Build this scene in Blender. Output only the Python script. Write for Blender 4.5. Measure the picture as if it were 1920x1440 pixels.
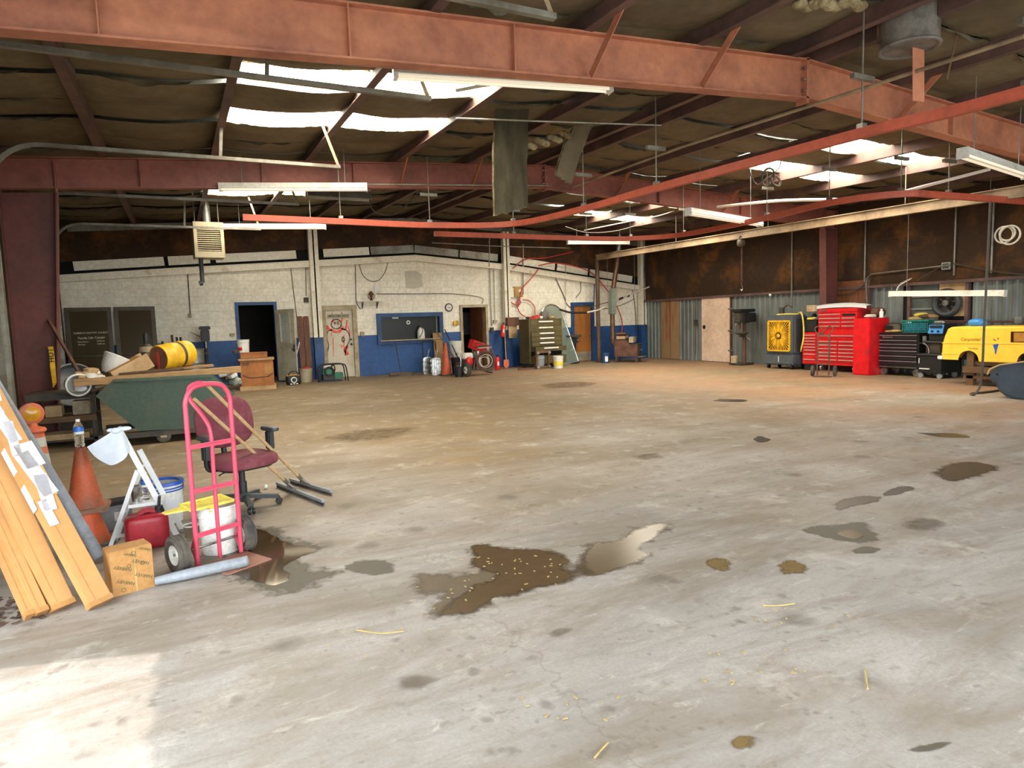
import bpy, bmesh, math, random
import numpy as np
from mathutils import Matrix, Vector, noise
random.seed(7)
for o in list(bpy.data.objects): bpy.data.objects.remove(o)
S = bpy.context.scene; COL = S.collection
# ------------------------------------------------------------------ camera
F = 1236.73; YAW, PITCH, ROLL, H = 0.464881, 0.096117, -0.031955, 1.6
cy, sy, cp, sp = math.cos(YAW), math.sin(YAW), math.cos(PITCH), math.sin(PITCH)
fw = Vector((sy*cp, cy*cp, -sp)); rt = Vector((cy, -sy, 0)); up = rt.cross(fw)
r2 = math.cos(ROLL)*rt + math.sin(ROLL)*up; u2 = -math.sin(ROLL)*rt + math.cos(ROLL)*up
cam = bpy.data.cameras.new('camera'); co = bpy.data.objects.new('camera', cam); COL.objects.link(co)
cam.sensor_fit = 'HORIZONTAL'; cam.sensor_width = 36; cam.lens = 36*F/1920; cam.clip_end = 200
co.matrix_world = Matrix(((r2.x, u2.x, -fw.x, 0), (r2.y, u2.y, -fw.y, 0), (r2.z, u2.z, -fw.z, H), (0, 0, 0, 1)))
S.camera = co
CAM = Vector((0, 0, H))
# ------------------------------------------------------------------ light
S.view_settings.view_transform = 'Standard'; S.view_settings.look = 'None'
S.view_settings.gamma = 1; S.view_settings.use_curve_mapping = False
S.view_settings.exposure = 0.72
w = bpy.data.worlds.new('sky'); S.world = w; w.use_nodes = True
bg = w.node_tree.nodes['Background']; bg.inputs[0].default_value = (0.86, 0.94, 1.0, 1); bg.inputs[1].default_value = 5.8
sun = bpy.data.lights.new('sun', 'SUN'); sun.energy = 2.2; sun.angle = 0.009; sun.color = (1, .9, .8)
so = bpy.data.objects.new('sun', sun); COL.objects.link(so)
SUND = Vector((0.955*math.cos(math.radians(58)), -0.297*math.cos(math.radians(58)), -math.sin(math.radians(58))))
so.rotation_euler = SUND.to_track_quat('-Z', 'Y').to_euler(); so.location = (-8, 6, 12)

# ------------------------------------------------------------------ photo pixel -> world
def ray(px, py): return fw + (px-960)/F*r2 + (720-py)/F*u2
def onY(px, py, y): d = ray(px, py); return CAM + d*(y/d.y)
def onX(px, py, x): d = ray(px, py); return CAM + d*(x/d.x)
def onZ(px, py, z=0.0): d = ray(px, py); return CAM + d*((z-H)/d.z)
B = 20.66; W = 16.06; XR = 6.95
def bw(px, py, d=0.0): return onY(px, py, B-d)
def rw(px, py, d=0.0): return onX(px, py, W-d)
def xl(y): return -1.68-0.0469*y            # left wall line
def zr(x, y): return 4.24+0.06*(9.4-abs(x-XR))+.022*(y-5.77)   # roof underside

# ------------------------------------------------------------------ materials
def lin(h):
    h = h.lstrip('#'); c = [int(h[i:i+2], 16)/255 for i in (0, 2, 4)]
    return tuple(((x+.055)/1.055)**2.4 if x > .04045 else x/12.92 for x in c)
MT = {}
def mat(name, hexc, rough=.6, metal=0, c2=None, scale=3.0, lo=.42, hi=.62, bump=0, bscale=30, var=.12, spec=.5, trans=0, alpha=1, emit=0, coords='Object', stretch=None, translucent=False):
    if name in MT: return MT[name]
    m = bpy.data.materials.new(name); m.use_nodes = True; nt = m.node_tree; N = nt.nodes; L = nt.links
    b = N['Principled BSDF']; c = lin(hexc)
    b.inputs['Roughness'].default_value = rough; b.inputs['Metallic'].default_value = metal
    b.inputs['Specular IOR Level'].default_value = spec
    b.inputs['Transmission Weight'].default_value = trans; b.inputs['Alpha'].default_value = alpha
    tc = N.new('ShaderNodeTexCoord'); vec = None
    if coords != 'World': vec = tc.outputs[coords]
    else:
        vec = N.new('ShaderNodeNewGeometry').outputs['Position']
    if stretch:
        mp = N.new('ShaderNodeMapping'); mp.inputs['Scale'].default_value = stretch; L.new(vec, mp.inputs[0]); vec = mp.outputs[0]
    n1 = N.new('ShaderNodeTexNoise'); n1.inputs['Scale'].default_value = scale; n1.inputs['Detail'].default_value = 7; n1.inputs['Roughness'].default_value = .62; L.new(vec, n1.inputs[0])
    rp = N.new('ShaderNodeMapRange'); rp.inputs[1].default_value = lo; rp.inputs[2].default_value = hi; L.new(n1.outputs[0], rp.inputs[0])
    mx = N.new('ShaderNodeMix'); mx.data_type = 'RGBA'; L.new(rp.outputs[0], mx.inputs[0])
    mx.inputs[6].default_value = (*c, 1); k2 = lin(c2) if c2 else tuple(x*(1-2*var) for x in c); mx.inputs[7].default_value = (*k2, 1)
    n2 = N.new('ShaderNodeTexNoise'); n2.inputs['Scale'].default_value = scale*9; n2.inputs['Detail'].default_value = 4; L.new(vec, n2.inputs[0])
    r3 = N.new('ShaderNodeMapRange'); r3.inputs[1].default_value = .3; r3.inputs[2].default_value = .7; r3.inputs[3].default_value = 1-var; r3.inputs[4].default_value = 1+var; L.new(n2.outputs[0], r3.inputs[0])
    m2 = N.new('ShaderNodeMix'); m2.data_type = 'RGBA'; m2.blend_type = 'MULTIPLY'; m2.inputs[0].default_value = 1
    L.new(mx.outputs[2], m2.inputs[6]); L.new(r3.outputs[0], m2.inputs[7]); L.new(m2.outputs[2], b.inputs['Base Color'])
    if emit:
        b.inputs['Emission Color'].default_value = (*c, 1); b.inputs['Emission Strength'].default_value = emit
    if bump:
        n3 = N.new('ShaderNodeTexNoise'); n3.inputs['Scale'].default_value = bscale; n3.inputs['Detail'].default_value = 5; L.new(vec, n3.inputs[0])
        bp = N.new('ShaderNodeBump'); bp.inputs['Strength'].default_value = bump; bp.inputs['Distance'].default_value = .02; L.new(n3.outputs[0], bp.inputs['Height']); L.new(bp.outputs[0], b.inputs['Normal'])
    if translucent:
        t = N.new('ShaderNodeBsdfTranslucent'); L.new(m2.outputs[2], t.inputs[0]); L.new(t.outputs[0], N['Material Output'].inputs[0])
    MT[name] = m; return m
MAT = lambda n: MT[n]
mat('white_block', '#EDE7D4', .7, c2='#DFD7C0', scale=1.3, bump=.25, bscale=60, coords='World', lo=.45, hi=.7)
mat('blue_block', '#2A5288', .55, c2='#234472', scale=1.6, bump=.25, bscale=60, coords='World', lo=.5, hi=.75)
mat('mortar_white', '#E2DBC6', .8, coords='World')
mat('mortar_blue', '#24528A', .7, coords='World')
mat('white_steel', '#E6DFCA', .55, c2='#B59F78', scale=2.0, lo=.58, hi=.75, coords='World')
mat('blue_trim', '#234A7C', .5, c2='#1C3A60', coords='World')
mat('insul', '#756850', .8, c2='#544A38', scale=.9, bump=.5, bscale=5, coords='World', lo=.35, hi=.7, spec=.25)
mat('insul_wall', '#392A1E', .85, c2='#6E4822', scale=1.3, bump=.6, bscale=6, coords='World', lo=.5, hi=.75, spec=.2)
mat('fiberglass', '#A09370', .95, c2='#6E5C3C', scale=6, bump=.8, bscale=40)
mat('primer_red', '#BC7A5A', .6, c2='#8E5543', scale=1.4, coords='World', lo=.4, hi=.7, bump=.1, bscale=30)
mat('primer_mid_shaded', '#96584A', .6, c2='#6C3E33', scale=1.4, coords='World', lo=.4, hi=.7)  # darker copy of the frame primer; second rafter's shade is in the colour
mat('primer_col_shaded', '#6A3A32', .65, c2='#50302A', scale=1.4, coords='World', lo=.4, hi=.7)  # darkest copy of the frame primer; shade on the columns is in the colour
mat('primer_dark', '#684C44', .65, c2='#4C3A35', scale=1.5, coords='World')
mat('rail_orange', '#B4533A', .55, c2='#8A4430', scale=2, coords='World', lo=.5, hi=.75)
mat('galv', '#9A9C98', .45, .6, c2='#7E807B', scale=3)
mat('corr', '#7A7F79', .5, .15, c2='#5E635E', scale=1.5, coords='World', stretch=(1, 1, .25), lo=.35, hi=.65)
mat('skylight', '#FFF6E2', .5, scale=6, var=.03, emit=18)  # emission added in place of daylight coming through the roof panels
mat('track', '#8E8C80', .45, .5, c2='#6E6658', scale=2, coords='World')
mat('beige_steel', '#A08A6C', .55, c2='#7C6850', scale=2, coords='World')
mat('fixture', '#D8D6CC', .45, c2='#BDB6A4', scale=3, lo=.5, hi=.75)
mat('tube_added_glow', '#FFF3DC', .3, emit=.22, var=.0)  # weak glow added for fill; the tubes themselves are taken as off
mat('tube_off', '#EDEBE2', .25, var=.03)
mat('black', '#191919', .5); mat('rubber', '#3A3632', .8, c2='#5E564A', scale=6)
mat('dark_hole', '#0D0C0B', .9)  # near-black colour stands in for the shade inside gaps and openings
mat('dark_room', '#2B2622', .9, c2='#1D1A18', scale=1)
mat('tan_frame', '#B5A584', .6, c2='#9A8767', scale=3, coords='World')
mat('cream_door', '#CFC6AE', .55, c2='#B6A988', scale=2.5, lo=.5, hi=.75)
mat('grey_door', '#B4AE98', .55, c2='#8E866E', scale=2.5, lo=.45, hi=.7)
mat('pink_door', '#D9BFA8', .5, c2='#C9AD95', scale=1.5)
mat('wood_door', '#A4672C', .45, c2='#82501F', scale=1.6, stretch=(6, 6, .8), lo=.35, hi=.7)
mat('wood', '#A98558', .7, c2='#84633C', scale=2.5, stretch=(2, 12, 12), lo=.35, hi=.7)
mat('wood_dark', '#6F5132', .75, c2='#4D3720', scale=2.5, lo=.35, hi=.7)
mat('wood_pale', '#C0A075', .7, c2='#9C7C52', scale=3, lo=.35, hi=.7)
mat('shutter', '#7B4A2B', .6, c2='#5E3820', scale=4, stretch=(3, 3, .6))
mat('plywood', '#8F7350', .75, c2='#8A4524', scale=1.3, stretch=(3, 3, .4), lo=.48, hi=.6)
mat('cardboard', '#AE7F48', .8, c2='#9E703C', scale=4, lo=.4, hi=.7)
mat('carton_long', '#C08E56', .75, c2='#B6824A', scale=2, var=.05, lo=.4, hi=.7)
mat('film', '#D6D4D8', .5, c2='#C6BEBC', scale=5, spec=.3, var=.04)
mat('pink', '#C24258', .4, c2='#A84C48', scale=12, lo=.58, hi=.72)
mat('burgundy', '#6E3038', .85, c2='#8A5052', scale=5, lo=.5, hi=.75, bump=.2, bscale=250)
mat('white_paint', '#D8D9D8', .4, c2='#CAC8C2', scale=5, lo=.6, hi=.75, var=.03)
mat('white_plastic', '#DEDDD4', .4, c2='#C4BFAF', scale=5, lo=.5, hi=.75)
mat('grey_plastic', '#8B8D8E', .5)
mat('pvc_grey', '#8C9095', .5, c2='#7B7E80', scale=5)
mat('orange', '#C8532A', .55, c2='#8E5434', scale=6, lo=.45, hi=.68)
mat('orange_hi', '#C8623F', .5, c2='#B07A60', scale=7, lo=.5, hi=.7)
mat('amber', '#D99A1C', .2)
mat('red', '#D81820', .35, c2='#C0141A', scale=4)
mat('red_can', '#A41C2A', .4, c2='#8A1622', scale=6)
mat('blue', '#2454B0', .4); mat('blue_light', '#3E8FD8', .35)
mat('yellow', '#E3B51E', .5, c2='#C99A1A', scale=6)
mat('yellow_pale', '#E6D25A', .5)
mat('van_yellow', '#FFCB45', .35, c2='#F8C03C', scale=3, var=.04)
mat('hopper_green', '#36493A', .55, c2='#4E4E3A', scale=2.2, lo=.5, hi=.72, var=.15)
mat('gen_green', '#1F6B4C', .5); mat('teal', '#1F7A6C', .4)
mat('olive', '#5A5130', .5, c2='#4A4228', scale=3)
mat('charcoal', '#4E5459', .55, c2='#454A4E', scale=4)
mat('dkgrey', '#3A3C3C', .5)
mat('chrome', '#C9C9C6', .22, .95, c2='#8E8C84', scale=9)
mat('steel', '#A5A39C', .35, .85, c2='#77736A', scale=7)
mat('rust', '#6A4534', .75, c2='#4A3026', scale=4, lo=.4, hi=.65, bump=.3)
mat('castiron', '#3B3A36', .6, .3, c2='#54483A', scale=5)
mat('bronze', '#5C5140', .45, .2, c2='#4A4030', scale=3)
mat('navy', '#3A4652', .45, c2='#323C46', scale=4)
mat('cloth', '#D0D5DC', .9, c2='#C2C9D2', scale=4, var=.03)
mat('label_blue', '#2E6FC0', .35)
mat('hose_red', '#C4403A', .5); mat('hose_black', '#202020', .5); mat('cable', '#4A4238', .6); mat('cable_white', '#CFC8B8', .5)
mat('paint_red', '#E2402A', .5, c2='#E8694F', scale=12); mat('paint_dark', '#6E4038', .6)
mat('print_dark', '#5E5328', .7); mat('letter_white', '#D8D0B0', .5); mat('letter_black', '#1B1A16', .6)
mat('olive_box', '#B08A4E', .6)
mat('straw', '#B39A62', .8)
mat('wall_ghost', '#BFBCA8', .75, scale=8, c2='#C9C2AC')
def glass(name, col, rough=.05, alpha=None):
    m = bpy.data.materials.new(name); m.use_nodes = True; b = m.node_tree.nodes['Principled BSDF']
    b.inputs['Base Color'].default_value = (*lin(col), 1); b.inputs['Roughness'].default_value = rough
    b.inputs['Transmission Weight'].default_value = 1; b.inputs['IOR'].default_value = 1.3; MT[name] = m
glass('bottle', '#F4F8FB'); glass('green_glass', '#A9BFA6', .12); 
mat('tint_glass', '#4A3F2A', .12, spec=.8, var=.03); mat('dark_glass', '#23261F', .3, spec=.25, var=.1)

def floor_mat():
    m = bpy.data.materials.new('concrete_floor'); m.use_nodes = True; nt = m.node_tree; N = nt.nodes; L = nt.links; b = N['Principled BSDF']
    pos = N.new('ShaderNodeNewGeometry').outputs['Position']
    def nz(scale, detail=8, rough=.6, dist=0, vec=None):
        n = N.new('ShaderNodeTexNoise'); n.inputs['Scale'].default_value = scale; n.inputs['Detail'].default_value = detail
        n.inputs['Roughness'].default_value = rough; n.inputs['Distortion'].default_value = dist; L.new(vec or pos, n.inputs[0]); return n.outputs[0]
    def mr(s, a, b_, c=0, d=1):
        n = N.new('ShaderNodeMapRange'); n.inputs[1].default_value = a; n.inputs[2].default_value = b_; n.inputs[3].default_value = c; n.inputs[4].default_value = d; L.new(s, n.inputs[0]); return n.outputs[0]
    def mix(f, a, b_, bt='MIX'):
        n = N.new('ShaderNodeMix'); n.data_type = 'RGBA'; n.blend_type = bt
        if isinstance(f, float): n.inputs[0].default_value = f
        else: L.new(f, n.inputs[0])
        for i, v in ((6, a), (7, b_)):
            if isinstance(v, str): n.inputs[i].default_value = (*lin(v), 1)
            else: L.new(v, n.inputs[i])
        return n.outputs[2]
    def mul(a, b_):
        n = N.new('ShaderNodeMath'); n.operation = 'MULTIPLY'; L.new(a, n.inputs[0])
        if isinstance(b_, float): n.inputs[1].default_value = b_
        else: L.new(b_, n.inputs[1])
        return n.outputs[0]
    def add(a, b_):
        n = N.new('ShaderNodeMath'); n.operation = 'ADD'; L.new(a, n.inputs[0]); L.new(b_, n.inputs[1]); return n.outputs[0]
    sx = N.new('ShaderNodeSeparateXYZ'); L.new(pos, sx.inputs[0])
    # washed grey near the open door, brown tracked-in dirt deeper in (boundary broken by noise)
    depth = add(mr(sx.outputs[1], 3.2, 10.0), mr(nz(.45, 6), .35, .65, -.35, .35))
    dirt = mr(depth, .1, .9)
    base = mix(mr(nz(.8, 8), .35, .65), '#9C968F', '#B4ACA4')
    brown = mix(mr(nz(.5, 8, .65), .35, .65), '#766242', '#8C7550')
    col = mix(dirt, base, brown)
    mp = N.new('ShaderNodeMapping'); mp.inputs['Scale'].default_value = (.45, 1.6, 1); mp.inputs['Rotation'].default_value = (0, 0, -.35); L.new(pos, mp.inputs[0])
    col = mix(mul(mr(nz(1.1, 9, .7, .6, mp.outputs[0]), .46, .66), .75), col, '#7C6B54')
    col = mix(mul(mr(nz(.55, 10, .75, 1.2, mp.outputs[0]), .48, .62), .5), col, '#6A5C48')
    col = mix(mul(mr(nz(9, 8, .8, .4), .56, .7), .5), col, '#75664F')
    col = mix(mul(mr(nz(2.6, 8, .7, .3), .55, .7), .5), col, '#D2CABD')
    rr = mr(sx.outputs[0], 5.0, 11.0)
    col = mix(mul(mul(mr(nz(.35, 5), .4, .56), rr), .6), col, '#A0704C')
    # small oil spots
    v = N.new('ShaderNodeTexVoronoi'); v.inputs['Scale'].default_value = 1.9; v.inputs['Randomness'].default_value = 1
    wv = N.new('ShaderNodeTexNoise'); wv.inputs['Scale'].default_value = 7; wv.inputs['Detail'].default_value = 4; L.new(pos, wv.inputs[0])
    vm = N.new('ShaderNodeMix'); vm.data_type = 'VECTOR'; vm.inputs[0].default_value = .12; L.new(pos, vm.inputs[4]); L.new(wv.outputs[1], vm.inputs[5]); L.new(vm.outputs[1], v.inputs[0])
    spot = mul(mr(v.outputs[0], .2, .08), mr(nz(.9, 3), .42, .52))
    col = mix(mul(spot, .75), col, '#5A5048')
    v2 = N.new('ShaderNodeTexVoronoi'); v2.inputs['Scale'].default_value = 6.5; L.new(vm.outputs[1], v2.inputs[0])
    spot2 = mul(mr(v2.outputs[0], .24, .1), mr(nz(1.3, 3), .45, .55))
    col = mix(mul(spot2, .6), col, '#625850')
    # hairline cracks
    v3 = N.new('ShaderNodeTexVoronoi'); v3.feature = 'DISTANCE_TO_EDGE'; v3.inputs['Scale'].default_value = .2
    vm2 = N.new('ShaderNodeMix'); vm2.data_type = 'VECTOR'; vm2.inputs[0].default_value = .25; L.new(pos, vm2.inputs[4]); L.new(wv.outputs[1], vm2.inputs[5]); L.new(vm2.outputs[1], v3.inputs[0])
    col = mix(mul(mr(v3.outputs[0], .0022, .0008), .3), col, '#6A6056')
    v4 = N.new('ShaderNodeTexVoronoi'); v4.inputs['Scale'].default_value = 16; L.new(vm.outputs[1], v4.inputs[0])
    col = mix(mul(mul(mr(v4.outputs[0], .26, .12), mr(nz(2.2, 4), .48, .56)), .5), col, '#6A5E4E')
    col = mix(mul(mr(nz(5.5, 9, .75, .5, mp.outputs[0]), .54, .66), .4), col, '#7A6C58')
    col = mix(mul(mr(nz(7, 9, .8, .8, mp.outputs[0]), .58, .68), .55), col, '#D8D0C4')
    col = mix(mr(nz(60, 6, .7), .35, .65, .0, .4), col, '#8A8072')
    L.new(col, b.inputs['Base Color'])
    L.new(mr(nz(1.5, 6), .3, .7, .5, .75), b.inputs['Roughness']); b.inputs['Specular IOR Level'].default_value = .35
    bp = N.new('ShaderNodeBump'); bp.inputs['Strength'].default_value = .25; bp.inputs['Distance'].default_value = .01
    L.new(add(nz(25, 6), mul(nz(3, 6), .6)), bp.inputs['Height']); L.new(bp.outputs[0], b.inputs['Normal'])
    MT['floor'] = m
floor_mat()

# ------------------------------------------------------------------ mesh helpers
class MB:
    def __init__(s, M=None): s.v = []; s.f = []; s.M = M or Matrix()
    def add(s, vs, fs):
        k = len(s.v); s.v += [s.M @ Vector(p) for p in vs]; s.f += [tuple(i+k for i in f) for f in fs]; return s
    def box(s, c, d, R=None):
        x, y, z = d[0]/2, d[1]/2, d[2]/2; c = Vector(c)
        vs = [Vector((a*x, b*y, e*z)) for a in (-1, 1) for b in (-1, 1) for e in (-1, 1)]
        if R is not None: vs = [R @ p for p in vs]
        return s.add([p+c for p in vs], [(0, 1, 3, 2), (4, 6, 7, 5), (0, 4, 5, 1), (2, 3, 7, 6), (0, 2, 6, 4), (1, 5, 7, 3)])
    def mm(s, a, b): a, b = Vector(a), Vector(b); return s.box((a+b)/2, [abs(t) for t in (b-a)])
    def bar(s, p, q, wd, th, upv=(0, 0, 1)):       # rectangular bar p->q, wd across, th along upv
        p, q = Vector(p), Vector(q); d = (q-p); L = d.length; d.normalize(); u = Vector(upv)
        x = d.cross(u)
        if x.length < 1e-4: x = d.cross(Vector((0, 1, 0)))
        x.normalize(); z = x.cross(d)
        R = Matrix((x, d, z)).transposed(); return s.box((p+q)/2, (wd, L, th), R)
    def cyl(s, p, q, r, r1=None, n=12, cap=True):
        p, q = Vector(p), Vector(q); r1 = r if r1 is None else r1; d = (q-p).normalized()
        x = d.orthogonal().normalized(); y = d.cross(x); vs = []
        for i in range(n):
            a = 2*math.pi*i/n; o = x*math.cos(a)+y*math.sin(a); vs += [p+o*r, q+o*r1]
        fs = [(2*i, 2*((i+1) % n), 2*((i+1) % n)+1, 2*i+1) for i in range(n)]
        if cap: fs += [tuple(2*i for i in reversed(range(n))), tuple(2*i+1 for i in range(n))]
        return s.add(vs, fs)
    def tube(s, pts, r, n=8, closed=False):
        P = [Vector(p) for p in pts]; vs = []; m = len(P); prev = None
        for i in range(m):
            if closed: t = P[(i+1) % m]-P[i-1]
            else: t = P[min(i+1, m-1)]-P[max(i-1, 0)]
            t.normalize()
            if prev is None: x = t.orthogonal().normalized()
            else:
                x = prev-t*prev.dot(t)
                x = x.normalized() if x.length > 1e-5 else t.orthogonal().normalized()
            prev = x; y = t.cross(x); rr = r[i] if isinstance(r, (list, tuple)) else r
            for k in range(n):
                a = 2*math.pi*k/n; vs.append(P[i]+x*math.cos(a)*rr+y*math.sin(a)*rr)
        fs = []; mm = m if closed else m-1
        for i in range(mm):
            for k in range(n):
                a, b_ = i*n+k, i*n+(k+1) % n; c, d = ((i+1) % m)*n+(k+1) % n, ((i+1) % m)*n+k; fs.append((a, b_, c, d))
        if not closed: fs += [tuple(reversed(range(n))), tuple((m-1)*n+k for k in range(n))]
        return s.add(vs, fs)
    def lathe(s, prof, n=20, o=(0, 0, 0), ax=(0, 0, 1), cap=True):
        o = Vector(o); d = Vector(ax).normalized(); x = d.orthogonal().normalized(); y = d.cross(x); vs = []; m = len(prof)
        for i in range(n):
            a = 2*math.pi*i/n; e = x*math.cos(a)+y*math.sin(a); vs += [o+e*r+d*z for r, z in prof]
        fs = [(i*m+j, ((i+1) % n)*m+j, ((i+1) % n)*m+j+1, i*m+j+1) for i in range(n) for j in range(m-1)]
        if cap:
            if prof[0][0] > 1e-6: fs.append(tuple(i*m for i in reversed(range(n))))
            if prof[-1][0] > 1e-6: fs.append(tuple(i*m+m-1 for i in range(n)))
        return s.add(vs, fs)
    def prism(s, poly, a, b, ax='y'):
        def mk(u, v_, t): return {'y': (u, t, v_), 'x': (t, u, v_), 'z': (u, v_, t)}[ax]
        n = len(poly); vs = [mk(u, v_, a) for u, v_ in poly]+[mk(u, v_, b) for u, v_ in poly]
        fs = [(i, (i+1) % n, n+(i+1) % n, n+i) for i in range(n)]+[tuple(reversed(range(n))), tuple(range(n, 2*n))]
        return s.add(vs, fs)
    def sq(s, c, rad, e1=1.0, e2=1.0, nu=20, nv=12, R=None):   # superellipsoid
        c = Vector(c); f = lambda t, e: math.copysign(abs(t)**e, t); vs = []
        for j in range(nv+1):
            ph = -math.pi/2+math.pi*j/nv
            for i in range(nu):
                th = 2*math.pi*i/nu
                p = Vector((rad[0]*f(math.cos(ph), e1)*f(math.cos(th), e2), rad[1]*f(math.cos(ph), e1)*f(math.sin(th), e2), rad[2]*f(math.sin(ph), e1)))
                vs.append(c+(R @ p if R is not None else p))
        fs = [(j*nu+i, j*nu+(i+1) % nu, (j+1)*nu+(i+1) % nu, (j+1)*nu+i) for j in range(nv) for i in range(nu)]
        return s.add(vs, fs)
    def torus(s, c, R_, r, ax=(0, 0, 1), n=24, k=8, a0=0, a1=2*math.pi):
        d = Vector(ax).normalized(); x = d.orthogonal().normalized(); y = d.cross(x); c = Vector(c); full = abs(a1-a0-2*math.pi) < 1e-4
        return s.tube([c+(x*math.cos(a0+(a1-a0)*i/n)+y*math.sin(a0+(a1-a0)*i/n))*R_ for i in range(n if full else n+1)], r, k, full)
    def grid(s, fn, nu, nv):
        vs = [fn(i/nu, j/nv) for j in range(nv+1) for i in range(nu+1)]
        return s.add(vs, [(j*(nu+1)+i, j*(nu+1)+i+1, (j+1)*(nu+1)+i+1, (j+1)*(nu+1)+i) for j in range(nv) for i in range(nu)])
    def mesh(s, name, m, smooth=True, bevel=0):
        me = bpy.data.meshes.new(name); me.from_pydata([tuple(p) for p in s.v], [], s.f)
        bm = bmesh.new(); bm.from_mesh(me)
        bmesh.ops.recalc_face_normals(bm, faces=bm.faces)
        if bevel:
            es = [e for e in bm.edges if len(e.link_faces) == 2 and e.calc_face_angle(0) > .6]
            bmesh.ops.bevel(bm, geom=es, offset=bevel, segments=2, affect='EDGES', clamp_overlap=True)
        bm.to_mesh(me); bm.free(); me.materials.append(MT[m] if isinstance(m, str) else m)
        if smooth:
            me.polygons.foreach_set('use_smooth', [True]*len(me.polygons)); me.set_sharp_from_angle(angle=.7)
        return me
    def build(s, name, m, parent=None, smooth=True, bevel=0):
        o = bpy.data.objects.new(name, s.mesh(name, m, smooth, bevel)); COL.objects.link(o)
        if parent: o.parent = parent
        return o
def tag(o, label=None, cat=None, group=None, kind=None):
    if label: o['label'] = label
    if cat: o['category'] = cat
    if group: o['group'] = group
    if kind: o['kind'] = kind
    return o
def thing(name, label, cat, loc=(0, 0, 0), rz=0, group=None, rot=None):
    o = bpy.data.objects.new(name, None); o.empty_display_size = .1; COL.objects.link(o)
    o.location = loc; o.rotation_euler = rot or (0, 0, rz); return tag(o, label, cat, group)
def single(name, mb, m, label, cat, group=None, **k): return tag(mb.build(name, m, None, **k), label, cat, group)
def struct(name, mb, m, label=None, **k): return tag(mb.build(name, m, None, **k), label, None, None, 'structure')
def curve_pts(P, n=6):     # Catmull-Rom through points
    P = [Vector(p) for p in P]; Q = [2*P[0]-P[1]]+P+[2*P[-1]-P[-2]]; out = []
    for i in range(1, len(Q)-2):
        a, b_, c, d = Q[i-1:i+3]
        for k in range(n):
            t = k/n; out.append(.5*((2*b_)+(c-a)*t+(2*a-5*b_+4*c-d)*t*t+(3*b_-a-3*c+d)*t**3))
    out.append(P[-1]); return out
def text(body, size, m, name, parent, M, extrude=.001, align='CENTER'):
    c = bpy.data.curves.new('txt', 'FONT'); c.body = body; c.size = size; c.extrude = extrude; c.align_x = align; c.align_y = 'CENTER'; c.resolution_u = 2; c.offset = size*.02
    o = bpy.data.objects.new('txt', c); COL.objects.link(o); bpy.context.view_layer.update()
    me = bpy.data.meshes.new_from_object(o); bpy.data.objects.remove(o); me.transform(M); me.materials.clear(); me.materials.append(MT[m])
    t = bpy.data.objects.new(name, me); COL.objects.link(t)
    if parent: t.parent = parent
    return t
def face_frame(o, xdir, updir):     # matrix for lettering: local x along xdir, local y along updir
    x = Vector(xdir).normalized(); y = Vector(updir); y = (y-x*y.dot(x)).normalized(); z = x.cross(y)
    return Matrix(((x.x, y.x, z.x, o[0]), (x.y, y.y, z.y, o[1]), (x.z, y.z, z.z, o[2]), (0, 0, 0, 1)))
RX = lambda a: Matrix.Rotation(a, 3, 'X'); RY = lambda a: Matrix.Rotation(a, 3, 'Y'); RZ = lambda a: Matrix.Rotation(a, 3, 'Z')
# ================================================================== THE SETTING
Y0 = -2.5; YF1, YF2 = 5.77, 12.1
MB_ = MB
fl = struct('floor', MB().mm((-3.2, Y0, -.12), (W+.3, B+3.2, 0)), 'floor', 'stained concrete garage floor')
gm = mat('outside_ground', '#A9A59C', .8, coords='World')
struct('ground', MB().mm((-60, -60, -.3), (60, 60, -.14)), 'outside_ground', 'pale paving outside the open doors')
# ---- back wall: painted concrete blocks
opens = [(1.55, 2.62, 0, 2.34), (3.98, 4.97, 0, 2.2), (5.66, 7.84, 1.02, 1.95), (8.52, 9.48, 0, 2.14), (12.9, 13.8, 0, 2.12)]
beam_px = [(80, 526), (330, 510), (775, 485), (945, 502), (1208, 543)]
beam = [bw(*p) for p in beam_px]
def beam_z(x):
    for a, b_ in zip(beam, beam[1:]):
        if x <= b_.x: return a.z+(b_.z-a.z)*(x-a.x)/(b_.x-a.x)
    return beam[-1].z
XL0 = xl(B)-.02
wb = bpy.data.objects.new('wall_back', None); COL.objects.link(wb); tag(wb, 'white and blue painted concrete block end wall', None, None, 'structure')
def cut_rects(x0, x1, z0, z1):          # rectangle minus the openings
    rs = [(x0, x1, z0, z1)]
    for (a, b_, c, d) in opens:
        out = []
        for (p, q, r, t) in rs:
            if q <= a or p >= b_ or t <= c or r >= d: out.append((p, q, r, t)); continue
            if p < a: out.append((p, a, r, t))
            if q > b_: out.append((b_, q, r, t))
            m0, m1 = max(p, a), min(q, b_)
            if r < c: out.append((m0, m1, r, c))
            if t > d: out.append((m0, m1, d, t))
        rs = out
    return [r for r in rs if r[1]-r[0] > .012 and r[3]-r[2] > .012]
ZB = 1.277; BH = ZB/6; BL = .405
mw, mb_ = MB(), MB()
mw.prism([(XL0, 2.45), (W, 2.45)]+[(min(W, max(XL0, p.x)), p.z+.05) for p in reversed(beam)], B+.005, B+.19)
for (x0, x1, z0, z1) in cut_rects(XL0, W, ZB, 2.45):
    mw.mm((x0, B+.005, z0), (x1, B+.19, z1))
for r in cut_rects(XL0, W, 0, ZB): mb_.mm((r[0], B+.006, r[2]), (r[1], B+.19, r[3]))
mw.build('mortar', 'mortar_white', wb); mb_.build('mortar', 'mortar_blue', wb)
cells = []
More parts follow.
